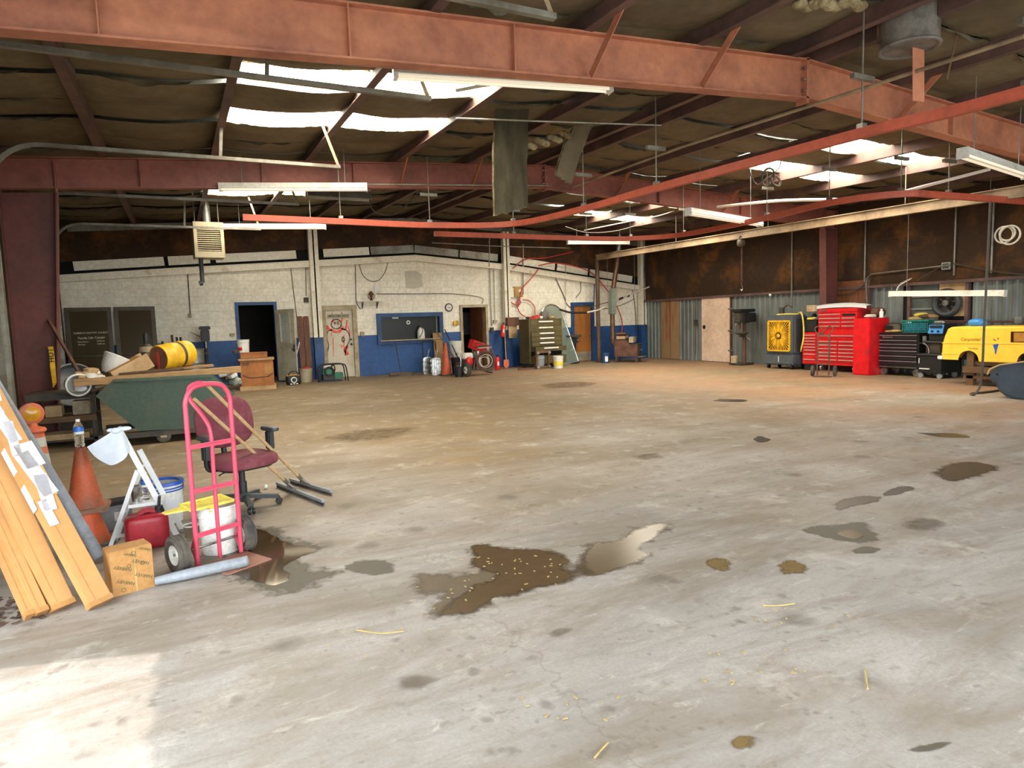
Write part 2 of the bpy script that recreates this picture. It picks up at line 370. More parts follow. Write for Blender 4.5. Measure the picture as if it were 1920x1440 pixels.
for row in range(19):
    z0 = row*BH; xo = XL0-(BL/2 if row % 2 else 0); k = 0
    while xo+k*BL < W:
        x0 = max(XL0, xo+k*BL); x1 = min(W, xo+(k+1)*BL); k += 1
        if x1-x0 < .03: continue
        top = beam_z((x0+x1)/2)+.02
        if z0 > top: continue
        for r in cut_rects(x0+.006, x1-.006, z0+.006, min(z0+BH-.006, top+.05)): cells.append(r+(row < 6,))
cells.sort(key=lambda r: -(r[1]-r[0])*(r[3]-r[2])/((r[0]+r[1])**2/4+B*B+ .0))
share = {}; rest = {True: MB(), False: MB()}
for i, (x0, x1, z0, z1, blue) in enumerate(cells):
    if i < 300:
        key = (round(x1-x0, 3), round(z1-z0, 3), blue)
        if key not in share: share[key] = MB().mm((-(x1-x0)/2, 0, -(z1-z0)/2), ((x1-x0)/2, .03, (z1-z0)/2)).mesh('block', 'blue_block' if blue else 'white_block', False)
        o = bpy.data.objects.new('block', share[key]); COL.objects.link(o); o.parent = wb; o.location = ((x0+x1)/2, B+random.uniform(-.001, .002), (z0+z1)/2)
    else: rest[blue].mm((x0, B+random.uniform(-.001, .002), z0), (x1, B+.03, z1))
for k in rest:
    if rest[k].v: tag(rest[k].build('block_field', 'blue_block' if k else 'white_block', wb, False), kind='stuff')
# upper dark insulation on the back wall, in sheets
xs = [XL0, -.4, 1.6, 3.7, 5.8, 7.9, 10.1, 12.2, 14.2, W]
for a, b_ in zip(xs, xs[1:]):
    def fn(u, v, a=a, b_=b_):
        x = a+(b_-a)*u; z0 = beam_z(x)+.44; z1 = zr(x, B)+.1
        return (x, B-.04-.05*math.sin(math.pi*u)*math.sin(math.pi*min(1, v*1.1))-.02*noise.noise((x*2, 0, v*3)), z0+(z1-z0)*v)
    MB().grid(fn, 10, 8).build('insulation_sheet', 'insul_wall', wb)
MB().mm((XL0, B+.06, 2.6), (W, B+.2, 5.6)).build('backing', 'dark_hole', wb)
# white gable beam, strip above it and its conduit
gb = thing('gable_beam', 'cream painted gable beam crossing the whole block wall', 'beam', (0, B, 0))
for a, b_ in zip(beam, beam[1:]):
    p, q = a-Vector((0, B+.1, 0)), b_-Vector((0, B+.1, 0))
    MB().bar(p, q, .2, .17).build('beam_section', 'white_steel', gb)
    MB().bar(p+Vector((0, -.02, .09)), q+Vector((0, -.02, .09)), .24, .02).build('flange', 'white_steel', gb)
for x0, x1 in ((-2.3, -.2), (-.1, .95), (1.1, 3.3), (4.1, 5.5), (5.55, 6.95), (6.98, 8.5), (8.55, 9.95), (10.4, 12.2), (12.3, 13.6), (13.7, 15.6)):
    d0, d1 = beam_z(x0)+.31, beam_z(x1)+.31
    MB().bar((x0, -.03, d0), (x1, -.03, d1), .05, .24).build('soffit_panel', 'track' if 5.5 < x0 < 10 else 'white_block', gb)
# posts on the back wall
def wall_post(px0, px1, lab, blue=True, topz=4.6, dep=.2):
    a, b_ = bw(px0, 560), bw(px1, 560); x0, x1 = a.x, b_.x
    t = thing('wall_post', lab, 'post', ((x0+x1)/2, B-dep/2-.13, 0)); hw = (x1-x0)/2
    zb = ZB if blue else 0
    MB().mm((-hw, -dep/2, zb), (hw, -dep/2+.02, topz)).mm((-hw, dep/2-.02, zb), (hw, dep/2, topz)).mm((-.02, -dep/2, zb), (.02, dep/2, topz)).mm((-hw, -dep/2+.02, zb), (-hw+.015, dep/2-.02, topz)).build('shaft', 'white_steel', t)
    if blue: MB().mm((-hw, -dep/2, 0), (hw, -dep/2+.02, zb)).mm((-hw, dep/2-.02, 0), (hw, dep/2, zb)).mm((-hw, -dep/2+.02, 0), (-hw+.015, dep/2-.02, zb)).build('painted_foot', 'blue_trim', t)
    return t
wall_post(581, 598, 'cream wall post between the dark doorway and the graffiti door')
wall_post(939, 950, 'cream wall post beside the hanging fire extinguisher')
wall_post(1192, 1204, 'cream wall post in the far corner behind the wood stove')
# rooms behind the openings
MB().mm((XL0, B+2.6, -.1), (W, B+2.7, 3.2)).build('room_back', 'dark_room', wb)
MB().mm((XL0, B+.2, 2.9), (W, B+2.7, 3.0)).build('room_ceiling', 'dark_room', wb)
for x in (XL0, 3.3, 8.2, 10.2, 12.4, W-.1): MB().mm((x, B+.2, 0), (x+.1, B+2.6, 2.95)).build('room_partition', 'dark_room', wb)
# ---- doors and window in the back wall
def frame(parent, x0, x1, z0, z1, t, m, proud=.05, sill=False, dep=.2):
    MB().mm((x0-t, B-proud, z0), (x0, B+dep, z1+t)).build('jamb', m, parent)
    MB().mm((x1, B-proud, z0), (x1+t, B+dep, z1+t)).build('jamb', m, parent)
    MB().mm((x0, B-proud, z1), (x1, B+dep, z1+t)).build('head', m, parent)
    if sill: MB().mm((x0-t, B-proud, z0-t), (x1+t, B+dep, z0)).build('sill', m, parent)
def dstruct(name, lab):
    o = bpy.data.objects.new(name, None); COL.objects.link(o); return tag(o, lab, None, None, 'structure')
d1 = dstruct('door_1', 'dark open doorway with blue frame')
frame(d1, 1.6, 2.57, 0, 2.28, .09, 'blue_trim', .04)
hx, hy = 2.6, B-.06; ldir = Vector((.47, -.88, 0)).normalized(); lr = math.atan2(ldir.y, ldir.x)
lf = bpy.data.objects.new('leaf', MB().mm((0, -.02, .02), (.88, .02, .55)).mm((0, -.02, 1.15), (.22, .02, 2.1)).mm((.66, -.02, 1.15), (.88, .02, 2.1)).mm((0, -.02, .55), (.88, .02, 1.15)).mm((.22, -.02, 1.98), (.66, .02, 2.1)).mesh('leaf', 'grey_door')); COL.objects.link(lf)
lf.parent = d1; lf.location = (hx, hy, .03); lf.rotation_euler = (0, 0, lr)
mat('frosted', '#B5BDB2', .15, spec=.7)
MB().mm((.22, -.006, 1.15), (.66, .006, 1.98)).build('pane', 'frosted', lf)
MB().mm((.19, -.03, 1.12), (.23, .03, 2.01)).mm((.65, -.03, 1.12), (.69, .03, 2.01)).mm((.23, -.03, 1.12), (.65, .03, 1.16)).mm((.23, -.03, 1.97), (.65, .03, 2.01)).build('glazing_bead', 'grey_door', lf)
MB().mm((.78, -.03, .88), (.84, .03, 1.08)).sq((.81, -.07, .95), (.03, .03, .03)).sq((.81, .07, .95), (.03, .03, .03)).cyl((.81, -.07, .95), (.81, .07, .95), .012).build('handle', 'dkgrey', lf)
d2 = dstruct('door_2', 'cream door with red spray painted graffiti figure')
frame(d2, 4.06, 4.88, 0, 2.1, .13, 'tan_frame', .05)
MB().mm((4.06, B+.05, .01), (4.88, B+.09, 2.1)).build('leaf', 'cream_door', d2)
MB().sq((4.81, B+.02, 1.02), (.035, .04, .035)).sq((4.81, B+.02, 1.17), (.028, .02, .028)).build('knob', 'dkgrey', d2)
def gpx(px, py): q = onY(px, py, B+.045); return (q.x, q.y, q.z)
g = lambda X, Yp: gpx(540+X/9, 560+Yp/9)      # from the enlarged crop
def stroke(pts, wdt, m, nm):
    P = curve_pts([g(*p) for p in pts], 5); mbx = MB(); vs = []; n = len(P)
    for i, p in enumerate(P):
        t = (P[min(i+1, n-1)]-P[max(i-1, 0)]).normalized(); nn = Vector((-t.z, 0, t.x)); ww = 1.5*wdt*(.75+.4*noise.noise((i*.4, wdt*90, n))); vs += [p+nn*ww, p-nn*ww]
    mbx.add(vs, [(2*i, 2*i+1, 2*i+3, 2*i+2) for i in range(n-1)]).build(nm, m, d2, False)
cc = lambda cx, cy_, rx, ry, n=14, a0=0, a1=6.283: [(cx+rx*math.cos(a0+(a1-a0)*i/n), cy_+ry*math.sin(a0+(a1-a0)*i/n)) for i in range(n+1)]
stroke(cc(815, 430, 85, 80), .016, 'paint_dark', 'graffiti_head')
for P_, w_ in (([(740, 240), (760, 330), (745, 400)], .02), ([(905, 230), (915, 330), (890, 400)], .022), ([(655, 450), (680, 500), (730, 540)], .03), ([(995, 360), (985, 450), (960, 520), (900, 500)], .022),
               ([(720, 520), (800, 560), (880, 545), (930, 470)], .035), ([(650, 470), (660, 560), (640, 640)], .012), ([(1010, 460), (1040, 560), (1045, 640)], .014),
               ([(685, 800), (670, 900), (655, 985)], .012), ([(1005, 800), (970, 870), (1010, 950)], .045), ([(760, 660), (762, 800), (768, 975)], .01), ([(945, 610), (945, 830), (960, 900)], .01), ([(735, 560), (730, 640)], .008), ([(1015, 980), (1015, 1060)], .008), ([(870, 780), (920, 800), (890, 830)], .012)):
    stroke(P_, w_, 'paint_red', 'graffiti_stroke')
for P_, w_ in (([(760, 525), (690, 540), (660, 590), (660, 680), (685, 790), (665, 900)], .013), ([(900, 510), (980, 530), (1030, 600), (1040, 700), (1000, 790), (970, 880), (970, 960)], .014), (cc(930, 690, 18, 42), .016), (cc(790, 410, 10, 18), .012), (cc(845, 410, 18, 22), .01)):
    stroke(P_, w_, 'paint_dark', 'graffiti_outline')
mat('sign_grey', '#A9A488', .6)
a, b_ = g(660, 262), g(1030, 325); MB().mm((a[0], B+.03, b_[2]), (b_[0], B+.045, a[2])).build('sign', 'sign_grey', d2)
text('EMPLOYEES ONLY', .075, 'letter_black', 'lettering', d2, face_frame(((a[0]+b_[0])/2, B+.028, (a[2]+b_[2])/2), (1, 0, 0), (0, 0, 1)))
w1 = dstruct('window_1', 'wide dark service window in blue frame')
frame(w1, 5.76, 7.72, 1.1, 1.82, .13, 'blue_trim', .09, True, .1)
MB().mm((5.7, B-.2, 1.07), (7.72, B-.0, 1.1)).build('ledge', 'tan_frame', w1)
MB().mm((5.76, B+.06, 1.1), (7.72, B+.075, 1.82)).build('pane', 'dark_glass', w1)
mat('grey_trim', '#7C8478', .5)
MB().mm((7.64, B+.03, 1.1), (7.68, B+.06, 1.82)).build('mullion', 'grey_trim', w1)
q = onY(741, 594, B+.05); MB().mm((q.x-.1, B+.04, q.z-.06), (q.x+.1, B+.058, q.z+.06)).build('sticker', 'white_plastic', w1)
MB().mm((q.x-.09, B+.035, q.z-.01), (q.x+.09, B+.041, q.z+.03)).build('sticker_band', 'rust', w1)
q = onY(765.5, 604.5, B+.05); MB().torus((q.x, B+.05, q.z), .05, .018, (0, 1, 0), 20, 6).build('decal_ring', 'white_plastic', w1)
d3 = dstruct('door_3', 'open doorway with tan frame beside the clock')
frame(d3, 8.57, 9.42, 0, 2.08, .09, 'tan_frame', .05)
lf = MB().mm((0, -.02, .01), (.84, .02, 2.05)).build('leaf', 'shutter', d3); lf.location = (9.4, B+.17, .02); lf.rotation_euler = (0, 0, math.radians(97))
p, q = onY(888, 592, B+1.6), onY(906, 622, B+1.6)
MB().mm((p.x-.1, B+2.5, q.z-.1), (q.x+.4, B+2.58, p.z+.15)).build('notice_board', 'pvc_grey', d3)
d4 = dstruct('door_4', 'brown wooden door in blue frame with grey kick plate')
frame(d4, 12.97, 13.72, 0, 2.06, .12, 'blue_trim', .06)
MB().mm((12.97, B+.02, .01), (13.72, B+.06, 2.06)).build('leaf', 'wood_door', d4)
mat('kick', '#9A917C', .5, .3)
MB().mm((12.98, B+.01, .03), (13.71, B+.02, .36)).build('kick_plate', 'kick', d4)
MB().sq((13.64, B-.03, 1.0), (.035, .04, .035)).build('knob', 'chrome', d4)

# ---- right wall: ribbed metal sheets below, dark insulation above
wr = bpy.data.objects.new('wall_right', None); COL.objects.link(wr); tag(wr, 'long wall of ribbed grey metal under dark insulation', None, None, 'structure')
prof = []; per = .2
for k in range(4): prof += [(k*per, 0), (k*per+.09, 0), (k*per+.115, -.028), (k*per+.175, -.028)]
prof.append((.8, 0))
def corr_mesh(z0, z1):
    m = MB(); n = len(prof)
    m.add([(p[1], p[0], z0) for p in prof]+[(p[1], p[0], z1) for p in prof], [(i, i+1, n+i+1, n+i) for i in range(n-1)]); return m.mesh('metal_sheet', 'corr', False)
full = corr_mesh(0, 2.25); lowm = corr_mesh(0, 1.27); hi_ = corr_mesh(2.18, 2.25)
y = Y0
while y < B:
    o = bpy.data.objects.new('metal_sheet', lowm if 8.6 < y+.4 < 10.2 else full); COL.objects.link(o); o.parent = wr; o.location = (W, y, 0); y += .8
MB().mm((W+.02, Y0, -.1), (W+.2, B+.2, 5.2)).build('backing', 'dark_hole', wr)
ys = [Y0+1.2*i for i in range(20)]; ys[-1] = B
ys = [t for t in ys if t < B-.3]+[B]
for a, b_ in zip(ys, ys[1:]):
    def fn(u, v, a=a, b_=b_):
        yy = a+(b_-a)*u; z0 = 2.19+.03*noise.noise((yy*1.7, 1, 0)); z1 = zr(W, yy)+.12
        return (W-.05-.05*math.sin(math.pi*u)*math.sin(math.pi*min(1, v+.1))-.03*noise.noise((yy*2, v*3, 4)), yy, z0+(z1-z0)*v)
    MB().grid(fn, 6, 8).build('insulation_sheet', 'insul_wall', wr)
MB().mm((W-.14, Y0, 2.13), (W-.03, B-.02, 2.2)).build('girt', 'primer_dark', wr)
MB().mm((W-.09, Y0, 3.3), (W-.05, B-.02, 3.36)).build('girt', 'insul_wall', wr)
for px in (1485, 1622, 1790, 1860):
    q = rw(px, 470, .14); MB().cyl((q.x, q.y, 1.75 if px < 1600 else 2.3), (q.x, q.y, 4.1), .022, n=8).build('conduit', 'track', wr)
d5 = dstruct('door_5', 'blank pale pink door in the ribbed metal wall')
y0, y1 = rw(1371.5, 680).y, rw(1319.5, 677).y
MB().mm((W-.09, y0, .02), (W-.04, y1, 2.13)).build('leaf', 'pink_door', d5)
MB().mm((W-.07, y0-.04, 0), (W-.02, y0, 2.17)).mm((W-.07, y1, 0), (W-.02, y1+.04, 2.17)).mm((W-.07, y0, 2.13), (W-.02, y1, 2.17)).build('frame', 'rust', d5)
q = rw(1324, 613); MB().cyl((W-.09, q.y, q.z), (W-.095, q.y, q.z), .07, n=16).build('rust_hole', 'dark_hole', d5)
for zz in (1.75, 1.05, .4): MB().mm((W-.11, y0-.14, zz-.02), (W-.085, y0+.05, zz+.02)).build('hinge', 'steel', d5)
d6 = dstruct('door_6', 'rust streaked boarded opening in the metal wall')
y0, y1 = rw(1276, 672).y, rw(1243, 671).y; ym = (y0+y1)/2-.02
MB().mm((W-.07, y0, .02), (W-.035, ym-.02, 2.13)).build('board', 'plywood', d6)
MB().mm((W-.07, ym+.02, .02), (W-.035, y1, 2.13)).build('board', 'plywood', d6)
MB().mm((W-.055, ym-.03, .02), (W-.04, ym+.03, 2.13)).build('seam', 'rust', d6)
d7 = dstruct('door_7', 'dark brown boarded doorway behind the red tool chest')
y0, y1 = rw(1628, 560).y, rw(1548, 560).y
MB().mm((W-.1, y0, 0), (W-.045, y1, 2.35)).build('leaf', 'shutter', d7); MB().mm((W-.12, y0-.1, 0), (W-.04, y0, 2.4)).mm((W-.12, y1, 0), (W-.04, y1+.1, 2.4)).build('frame', 'primer_dark', d7)
w2 = dstruct('window_2', 'boarded steel window holding a dark round fan')
y0, y1 = 8.81, 10.07; z0, z1 = 1.27, 2.16
MB().mm((W-.1, y0-.07, z0-.06), (W+.05, y0, z1+.04)).mm((W-.1, y1, z0-.06), (W+.05, y1+.07, z1+.04)).mm((W-.1, y0, z1), (W+.05, y1, z1+.04)).mm((W-.1, y0, z0-.06), (W+.05, y1, z0)).build('frame', 'primer_dark', w2)
mat('dusty_pane', '#59605A', .3)
for k in range(3):
    a = z0+(z1-z0)*k/3; MB().mm((W+.0, 9.45, a), (W+.02, y1, a+.28)).build('pane', 'dusty_pane', w2)
    MB().mm((W-.04, 9.42, a+.27), (W+.02, y1, a+.31)).build('glazing_bar', 'grey_trim', w2)
MB().mm((W-.03, y0, z0+.1), (W+.01, 9.42, z1-.02)).build('board', 'plywood' if 0 else 'wood_pale', w2)
fan = thing('wall_fan', 'round dark exhaust fan set in the boarded window', 'fan', (W-.06, 9.2, 1.68))
MB().torus((-.05, 0, 0), .27, .07, (1, 0, 0), 24, 8).build('housing', 'dkgrey', fan)
for k in range(4): MB().box((-.05, 0, 0), (.02, .08, .44), RX(k*math.pi/4+.2) @ RZ(.4)).build('blade', 'black', fan)
MB().cyl((-.12, 0, 0), (.02, 0, 0), .07).build('motor', 'steel', fan)

# ---- left wall with overhead doors (first one open)
wl = bpy.data.objects.new('wall_left', None); COL.objects.link(wl); tag(wl, 'left side wall with overhead door openings', None, None, 'structure')
DJ = 4.2; LZ = 3.6
def lwall(ya, yb, z0, z1, m, nm, th=.1, wave=0):
    n = max(1, int((yb-ya)/.03)) if wave else 1; vs = []; 
    for i in range(n+1):
        t = ya+(yb-ya)*i/n; o = wave*max(-1, min(1, 1.8*math.sin(t*2*math.pi/.24))) if wave else 0; x = xl(t)+o
        vs += [(x-th, t, z0), (x-th, t, z1), (x, t, z0), (x, t, z1)]
    fs = []
    for i in range(n):
        k = 4*i; fs += [(k, k+4, k+5, k+1), (k+2, k+3, k+7, k+6), (k, k+2, k+6, k+4), (k+1, k+5, k+7, k+3)]
    fs += [(0, 1, 3, 2), (4*n, 4*n+2, 4*n+3, 4*n+1)]
    return MB().add(vs, fs).build(nm, m, wl, False)
ZT = 4.7
lwall(DJ, 6.6, 0, ZT, 'insul_wall', 'wall_panel'); lwall(Y0, DJ, LZ+.02, ZT, 'corr', 'header_panel', .04, .025)
lwall(Y0, .3, 0, LZ+.02, 'corr', 'wall_panel')
lwall(6.6, 10.0, LZ, ZT, 'insul_wall', 'wall_panel'); lwall(10.0, 13.0, 0, ZT, 'insul_wall', 'wall_panel'); lwall(13.0, 16.6, LZ, ZT, 'insul_wall', 'wall_panel'); lwall(16.6, B+.2, 0, ZT, 'insul_wall', 'wall_panel')
mat('door_panel', '#B9B4A2', .5)
for nm, ya, yb in (('door_8', 6.6, 10.0), ('door_9', 13.0, 16.6)):
    dd = dstruct(nm, 'closed overhead door in the left wall near y %d' % 0 if 0 else ('closed overhead door ahead of the green hopper' if ya < 8 else 'closed overhead door behind the green hopper'))
    for k in range(6):
        z0 = k*.6; vs = [(xl(ya)-.05, ya, z0+.01), (xl(yb)-.05, yb, z0+.01), (xl(yb)-.05, yb, z0+.59), (xl(ya)-.05, ya, z0+.59)]
        vs += [(v[0]-.04, v[1], v[2]) for v in vs]
        MB().add(vs, [(0, 1, 2, 3), (4, 7, 6, 5), (0, 4, 5, 1), (3, 2, 6, 7), (0, 3, 7, 4), (1, 5, 6, 2)]).build('door_section', 'door_panel', dd)
# overhead door tracks
for yt, xe, pxs, lab in ((4.55, 2.75, None, 'pale overhead door track ending at the top edge nearest the viewer'), (6.65, 2.5, None, 'grey overhead door track passing under the left skylights'), (9.9, 2.28, None, 'pale overhead door track just in front of the second rafter'),
                         (13.1, 2.2, None, 'grey overhead door track running toward the tilted lamp hood'), (16.6, 1.9, None, 'pale overhead door track passing in front of the grilled heater')):
    x0 = xl(yt)+.28; zt = 3.9
    t = thing('door_track', lab, 'door track', (x0, yt, 0))
    P = [(0, 0, .02), (0, 0, 3.3)]+[(.55-.55*math.cos(a), 0, 3.35+.55*math.sin(a)) for a in [math.pi/2*k/8 for k in range(9)]]+[(xe-x0, 0, zt)]
    mt = MB()
    for off, wd in (((0, 0), .012), ):
        for a_, c_ in zip(P, P[1:]):
            mt.bar(a_, c_, .055, .045, (0, 1, 0) if 0 else (.3, 0, .3))
    mt.build('channel', 'track', t)
    q = Vector((xe-x0, 0, zt)); MB().bar(q+Vector((-.02, 0, 0)), q+Vector((-.22, .05, zr(xe, yt)-.1-zt)), .04, .006, (0, 1, 0)).build('hanger', 'beige_steel', t)
    MB().bar(q+Vector((-1.6, 0, 0)), q+Vector((-1.55, .05, zr(xe-1.6, yt)-.1-zt)), .04, .006, (0, 1, 0)).build('hanger', 'track', t)
for yj, lab in ((10.25, 'pale steel door jamb at the left picture edge before the red column'), (16.9, 'tall grey door jamb in the far left corner')):
    w_ = .2 if yj < 12 else .34
    t = thing('door_jamb', lab, 'door jamb', (xl(yj)+.13, yj, 0)); MB().mm((-.12, -w_/2, 0), (.1, w_/2, 3.9)).mm((.1, -w_/2, 0), (.16, -w_/2+.02, 3.9)).build('channel', 'track', t)
    for k in range(5): MB().mm((.1, -w_/2-.02, .4+.7*k), (.14, -w_/2, .46+.7*k)).build('bracket', 'steel', t)
# ---- front wall behind the viewer, wide open
wf = bpy.data.objects.new('wall_front', None); COL.objects.link(wf); tag(wf, 'front wall around the open shop entrance', None, None, 'structure')
MB().mm((-2.2, Y0-.1, 0), (-1.2, Y0, 4.9)).mm((13.5, Y0-.1, 0), (W+.2, Y0, 4.9)).mm((-1.2, Y0-.1, 3.9), (13.5, Y0, 4.9)).build('wall_panel', 'corr', wf)

mat('insul_pale', '#6A634F', .75, c2='#4A4536', scale=2.5, stretch=(3, 3, .6), lo=.35, hi=.7)
# ---- ceiling: insulation blankets sagging between purlins, skylights, deck
ce = bpy.data.objects.new('ceiling', None); COL.objects.link(ce); tag(ce, 'dark sagging insulation ceiling between steel purlins', None, None, 'structure')
YB = [-2.6, -1, .5, 2, 3.3, 4.6, 5.77, 6.8, 7.8, 8.55, 9.5, 10.35, 11.3, 12.1, 13.4, 14.75, 15.6, 16.6, 17.45, 18.4, 19.5, B+.1]
PL = [-.8, .75, 2.25, 3.85, 5.3, 6.75]; PR = [7.15, 8.7, 10.2, 11.8, 13.35, 14.9]
XE = [-2.7]+PL+PR+[W+.1]
sky = {(2, 8), (3, 8), (2, 10), (3, 10), (9, 8), (10, 8), (9, 10), (10, 10), (9, 14), (10, 14), (9, 17), (10, 17), (2, 16), (3, 16)}
nsky = 3
deck = MB()
for j, (ya, yb) in enumerate(zip(YB, YB[1:])):
    for side in (0, 1):
        mbk = MB()
        for i, (xa, xb) in enumerate(zip(XE, XE[1:])):
            if (xa >= XR) != bool(side) and not (xa < XR < xb and side == 0): continue
            if (i, j) in sky: continue
            def fn(u, v, xa=xa, xb=xb, ya=ya, yb=yb):
                x = xa+(xb-xa)*u; yy = ya+(yb-ya)*v
                s = .05*math.sin(math.pi*u)+.045*math.sin(math.pi*v)*math.sin(math.pi*u)**.5+.035*noise.noise((x*1.3, yy*1.3, 2))
                return (x, yy, zr(x, yy)-s-.03*(j % 2)-.012*math.sin(j*2.3))
            mbk.grid(fn, 8, 5)
        if mbk.v: mbk.build('insulation_blanket', 'insul', ce)
    for i, (xa, xb) in enumerate(zip(XE, XE[1:])):
        c = [(x, yy, zr(x, yy)+.14) for x, yy in ((xa, ya), (xb, ya), (xb, yb), (xa, yb))]
        if (i, j) not in sky: deck.add(c, [(0, 1, 2, 3)])
        else:
            ws = dstruct('window_%d' % nsky, '%s %s roof skylight, %s row, %s panel' % ('near' if ya < 12 else 'far', 'left' if xa < XR else 'right', 'front' if j in (8, 14) else 'rear', 'left' if i in (2, 9) else 'right')); nsky += 1
            def fs_(u, v, xa=xa, xb=xb, ya=ya, yb=yb):
                x = xa+(xb-xa)*u; yy = ya-.05+(yb-ya+.1)*v; return (x, yy, zr(x, yy)+.005+.01*(int(u*24+.5) % 2))
            MB().grid(fs_, 24, 1).build('pane', 'skylight', ws)
            for ye, sg in ((ya, 1), (yb, -1)):     # ragged glass-wool edges
                def ff(u, v, xa=xa, xb=xb, ye=ye, sg=sg):
                    x = xa+.03+(xb-xa-.06)*u; r_ = noise.noise((x*9, ye*3, 1)); big = 1 if sg < 0 else .35
                    return (x, ye+sg*(.015+.035*v*(1+r_)), zr(x, ye)+.01-v*(.03+.05*big*math.sin(math.pi*u)+.03*big*(r_+.5)))
                MB().grid(ff, 24, 4).build('torn_edge', 'fiberglass', ws)
for j, yy in enumerate(YB[1:-1]):          # torn seams between blankets
    for i, (xa, xb) in enumerate(zip(XE, XE[1:])):
        if (i, j) in sky or (i, j+1) in sky or noise.noise((i*3.7, j*2.9, .5)) < -.05: continue
        u0 = .1+.25*abs(noise.noise((i, j, 1.3))); u1 = .95-.4*abs(noise.noise((i, j, 8.3)))
        def fsm(u, v, xa=xa, xb=xb, yy=yy, u0=u0, u1=u1):
            t = u0+(u1-u0)*u; x = xa+(xb-xa)*t; e = math.sin(math.pi*u)**.5
            return (x, yy-.03*v-.03*noise.noise((x*4, yy, v)), zr(x, yy)-.05*math.sin(math.pi*t)-.02-v*e*(.05+.07*noise.noise((x*5, yy*3, 2))))
        MB().grid(fsm, 16, 2).build('torn_seam', 'insul_pale' if (i+j) % 3 else 'insul', ce)
deck.build('roof_deck', 'corr', ce, False)
def ev(u, v):
    yy = Y0+(B-Y0)*u; return (-2.66-v*(.12+.03*max(-1, min(1, 2*math.sin(yy*2*math.pi/.3)))), yy, zr(-2.7, yy)+.13)
MB().grid(ev, 460, 1).build('eave_sheet', 'corr', ce, False)
for x in PL+PR:
    s_ = -1 if x < XR else 1; za, zb = zr(x, Y0), zr(x, B)
    m = MB(); m.bar((x, Y0, za-.1), (x, B, zb-.1), .035, .2); m.bar((x+s_*.035, Y0, za-.2), (x+s_*.035, B, zb-.2), .1, .015); m.build('purlin', 'primer_dark', ce)
m = MB(); 
for sgn in (-1, 1): m.bar((XR, B-.12, zr(XR, B)-.26), (XR+sgn*9.3, B-.12, zr(XR+sgn*9.3, B)-.26), .1, .16)
m.build('end_rafter', 'track', ce)

# ---- steel frames
def rafter_z(x, y): return zr(x, y)-.21
def steel_frame(y, lab, RM):
    t = thing('portal_frame', lab, 'steel frame', (XR, y, 0)); dz = .44
    xL = xl(y)+.08; xRt = 15.86
    for sgn, xe in ((-1, xL), (1, xRt)):
        A, Bq = Vector((0, 0, rafter_z(XR, y))), Vector((xe-XR, 0, rafter_z(xe, y)))
        MB().add([A+Vector((0, -.008, -dz)), Bq+Vector((0, -.008, -dz)), Bq+Vector((0, -.008, 0)), A+Vector((0, -.008, 0)), A+Vector((0, .008, -dz)), Bq+Vector((0, .008, -dz)), Bq+Vector((0, .008, 0)), A+Vector((0, .008, 0))], [(0, 1, 2, 3), (4, 7, 6, 5), (0, 4, 5, 1), (3, 2, 6, 7), (0, 3, 7, 4), (1, 5, 6, 2)]).build('rafter_web', RM, t)
        MB().bar(A-Vector((0, 0, dz)), Bq-Vector((0, 0, dz)), .16, .018).build('bottom_flange', RM, t)
        MB().bar(A, Bq, .16, .018).build('top_flange', RM, t)
        # column
        xo = xe; ci = .42; zt = rafter_z(xe, y)-.02; zi = zt-dz+.0
        tp_ = .28 if sgn < 0 else .1; ci = .42 if sgn < 0 else .36
        inn = xe-sgn*(ci+tp_); lo_ = xe-sgn*ci
        poly = [(xo-XR, 0), (lo_-XR, 0), (inn-XR, zi), (xo-XR, zi-.06*abs(xo-inn))]
        MB().prism(poly, -.008, .008).build('column_web', 'primer_col_shaded', t)
        MB().bar((lo_-XR, 0, 0), (inn-XR, 0, zi), .2, .018, (1, 0, 0)).build('column_flange', 'primer_col_shaded', t)
        MB().bar((xo-XR, 0, 0), (xo-XR, 0, zt), .2, .018, (1, 0, 0)).build('column_flange', 'primer_col_shaded', t)
        MB().mm((min(xo, lo_)-XR-.08, -.16, 0), (max(xo, lo_)-XR+.08, .16, .03)).build('base_plate', 'rust', t)
        MB().bar((inn-XR, 0, zi-.0), (inn-XR, 0, zt), .16, .015, (1, 0, 0)).build('stiffener', RM, t)
    MB().mm((-.02, -.08, rafter_z(XR, y)-dz-.06), (.02, .08, rafter_z(XR, y)+.02)).build('ridge_plate', RM, t)
    for k in range(3): MB().cyl((-.05, -.05, rafter_z(XR, y)-dz+.08+.13*k), (.05, -.05, rafter_z(XR, y)-dz+.08+.13*k), .018, n=6).build('bolt', 'steel', t)
    for x in (-.35, 1.45, 3.0, 9.9, 12.4):
        z = rafter_z(x, y); MB().mm((x-XR-.006, -.075, z-dz), (x-XR+.006, .075, z)).build('stiffener', RM, t)
    for x, sgy in ((3.85, -1), (5.3, -1), (2.25, 1), (8.7, -1), (10.2, 1), (11.8, -1), (5.3, 1), (.75, 1)):
        z = rafter_z(x, y); MB().bar((x-XR, 0.06*sgy, z-dz+.03), (x-XR, .6*sgy, z+.03), .085, .01, (1, 0, 0)).build('flange_brace', 'primer_red', t)
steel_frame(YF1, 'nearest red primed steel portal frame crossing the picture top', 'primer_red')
steel_frame(YF2, 'second red primed steel portal frame behind the hanging insulation', 'primer_mid_shaded')
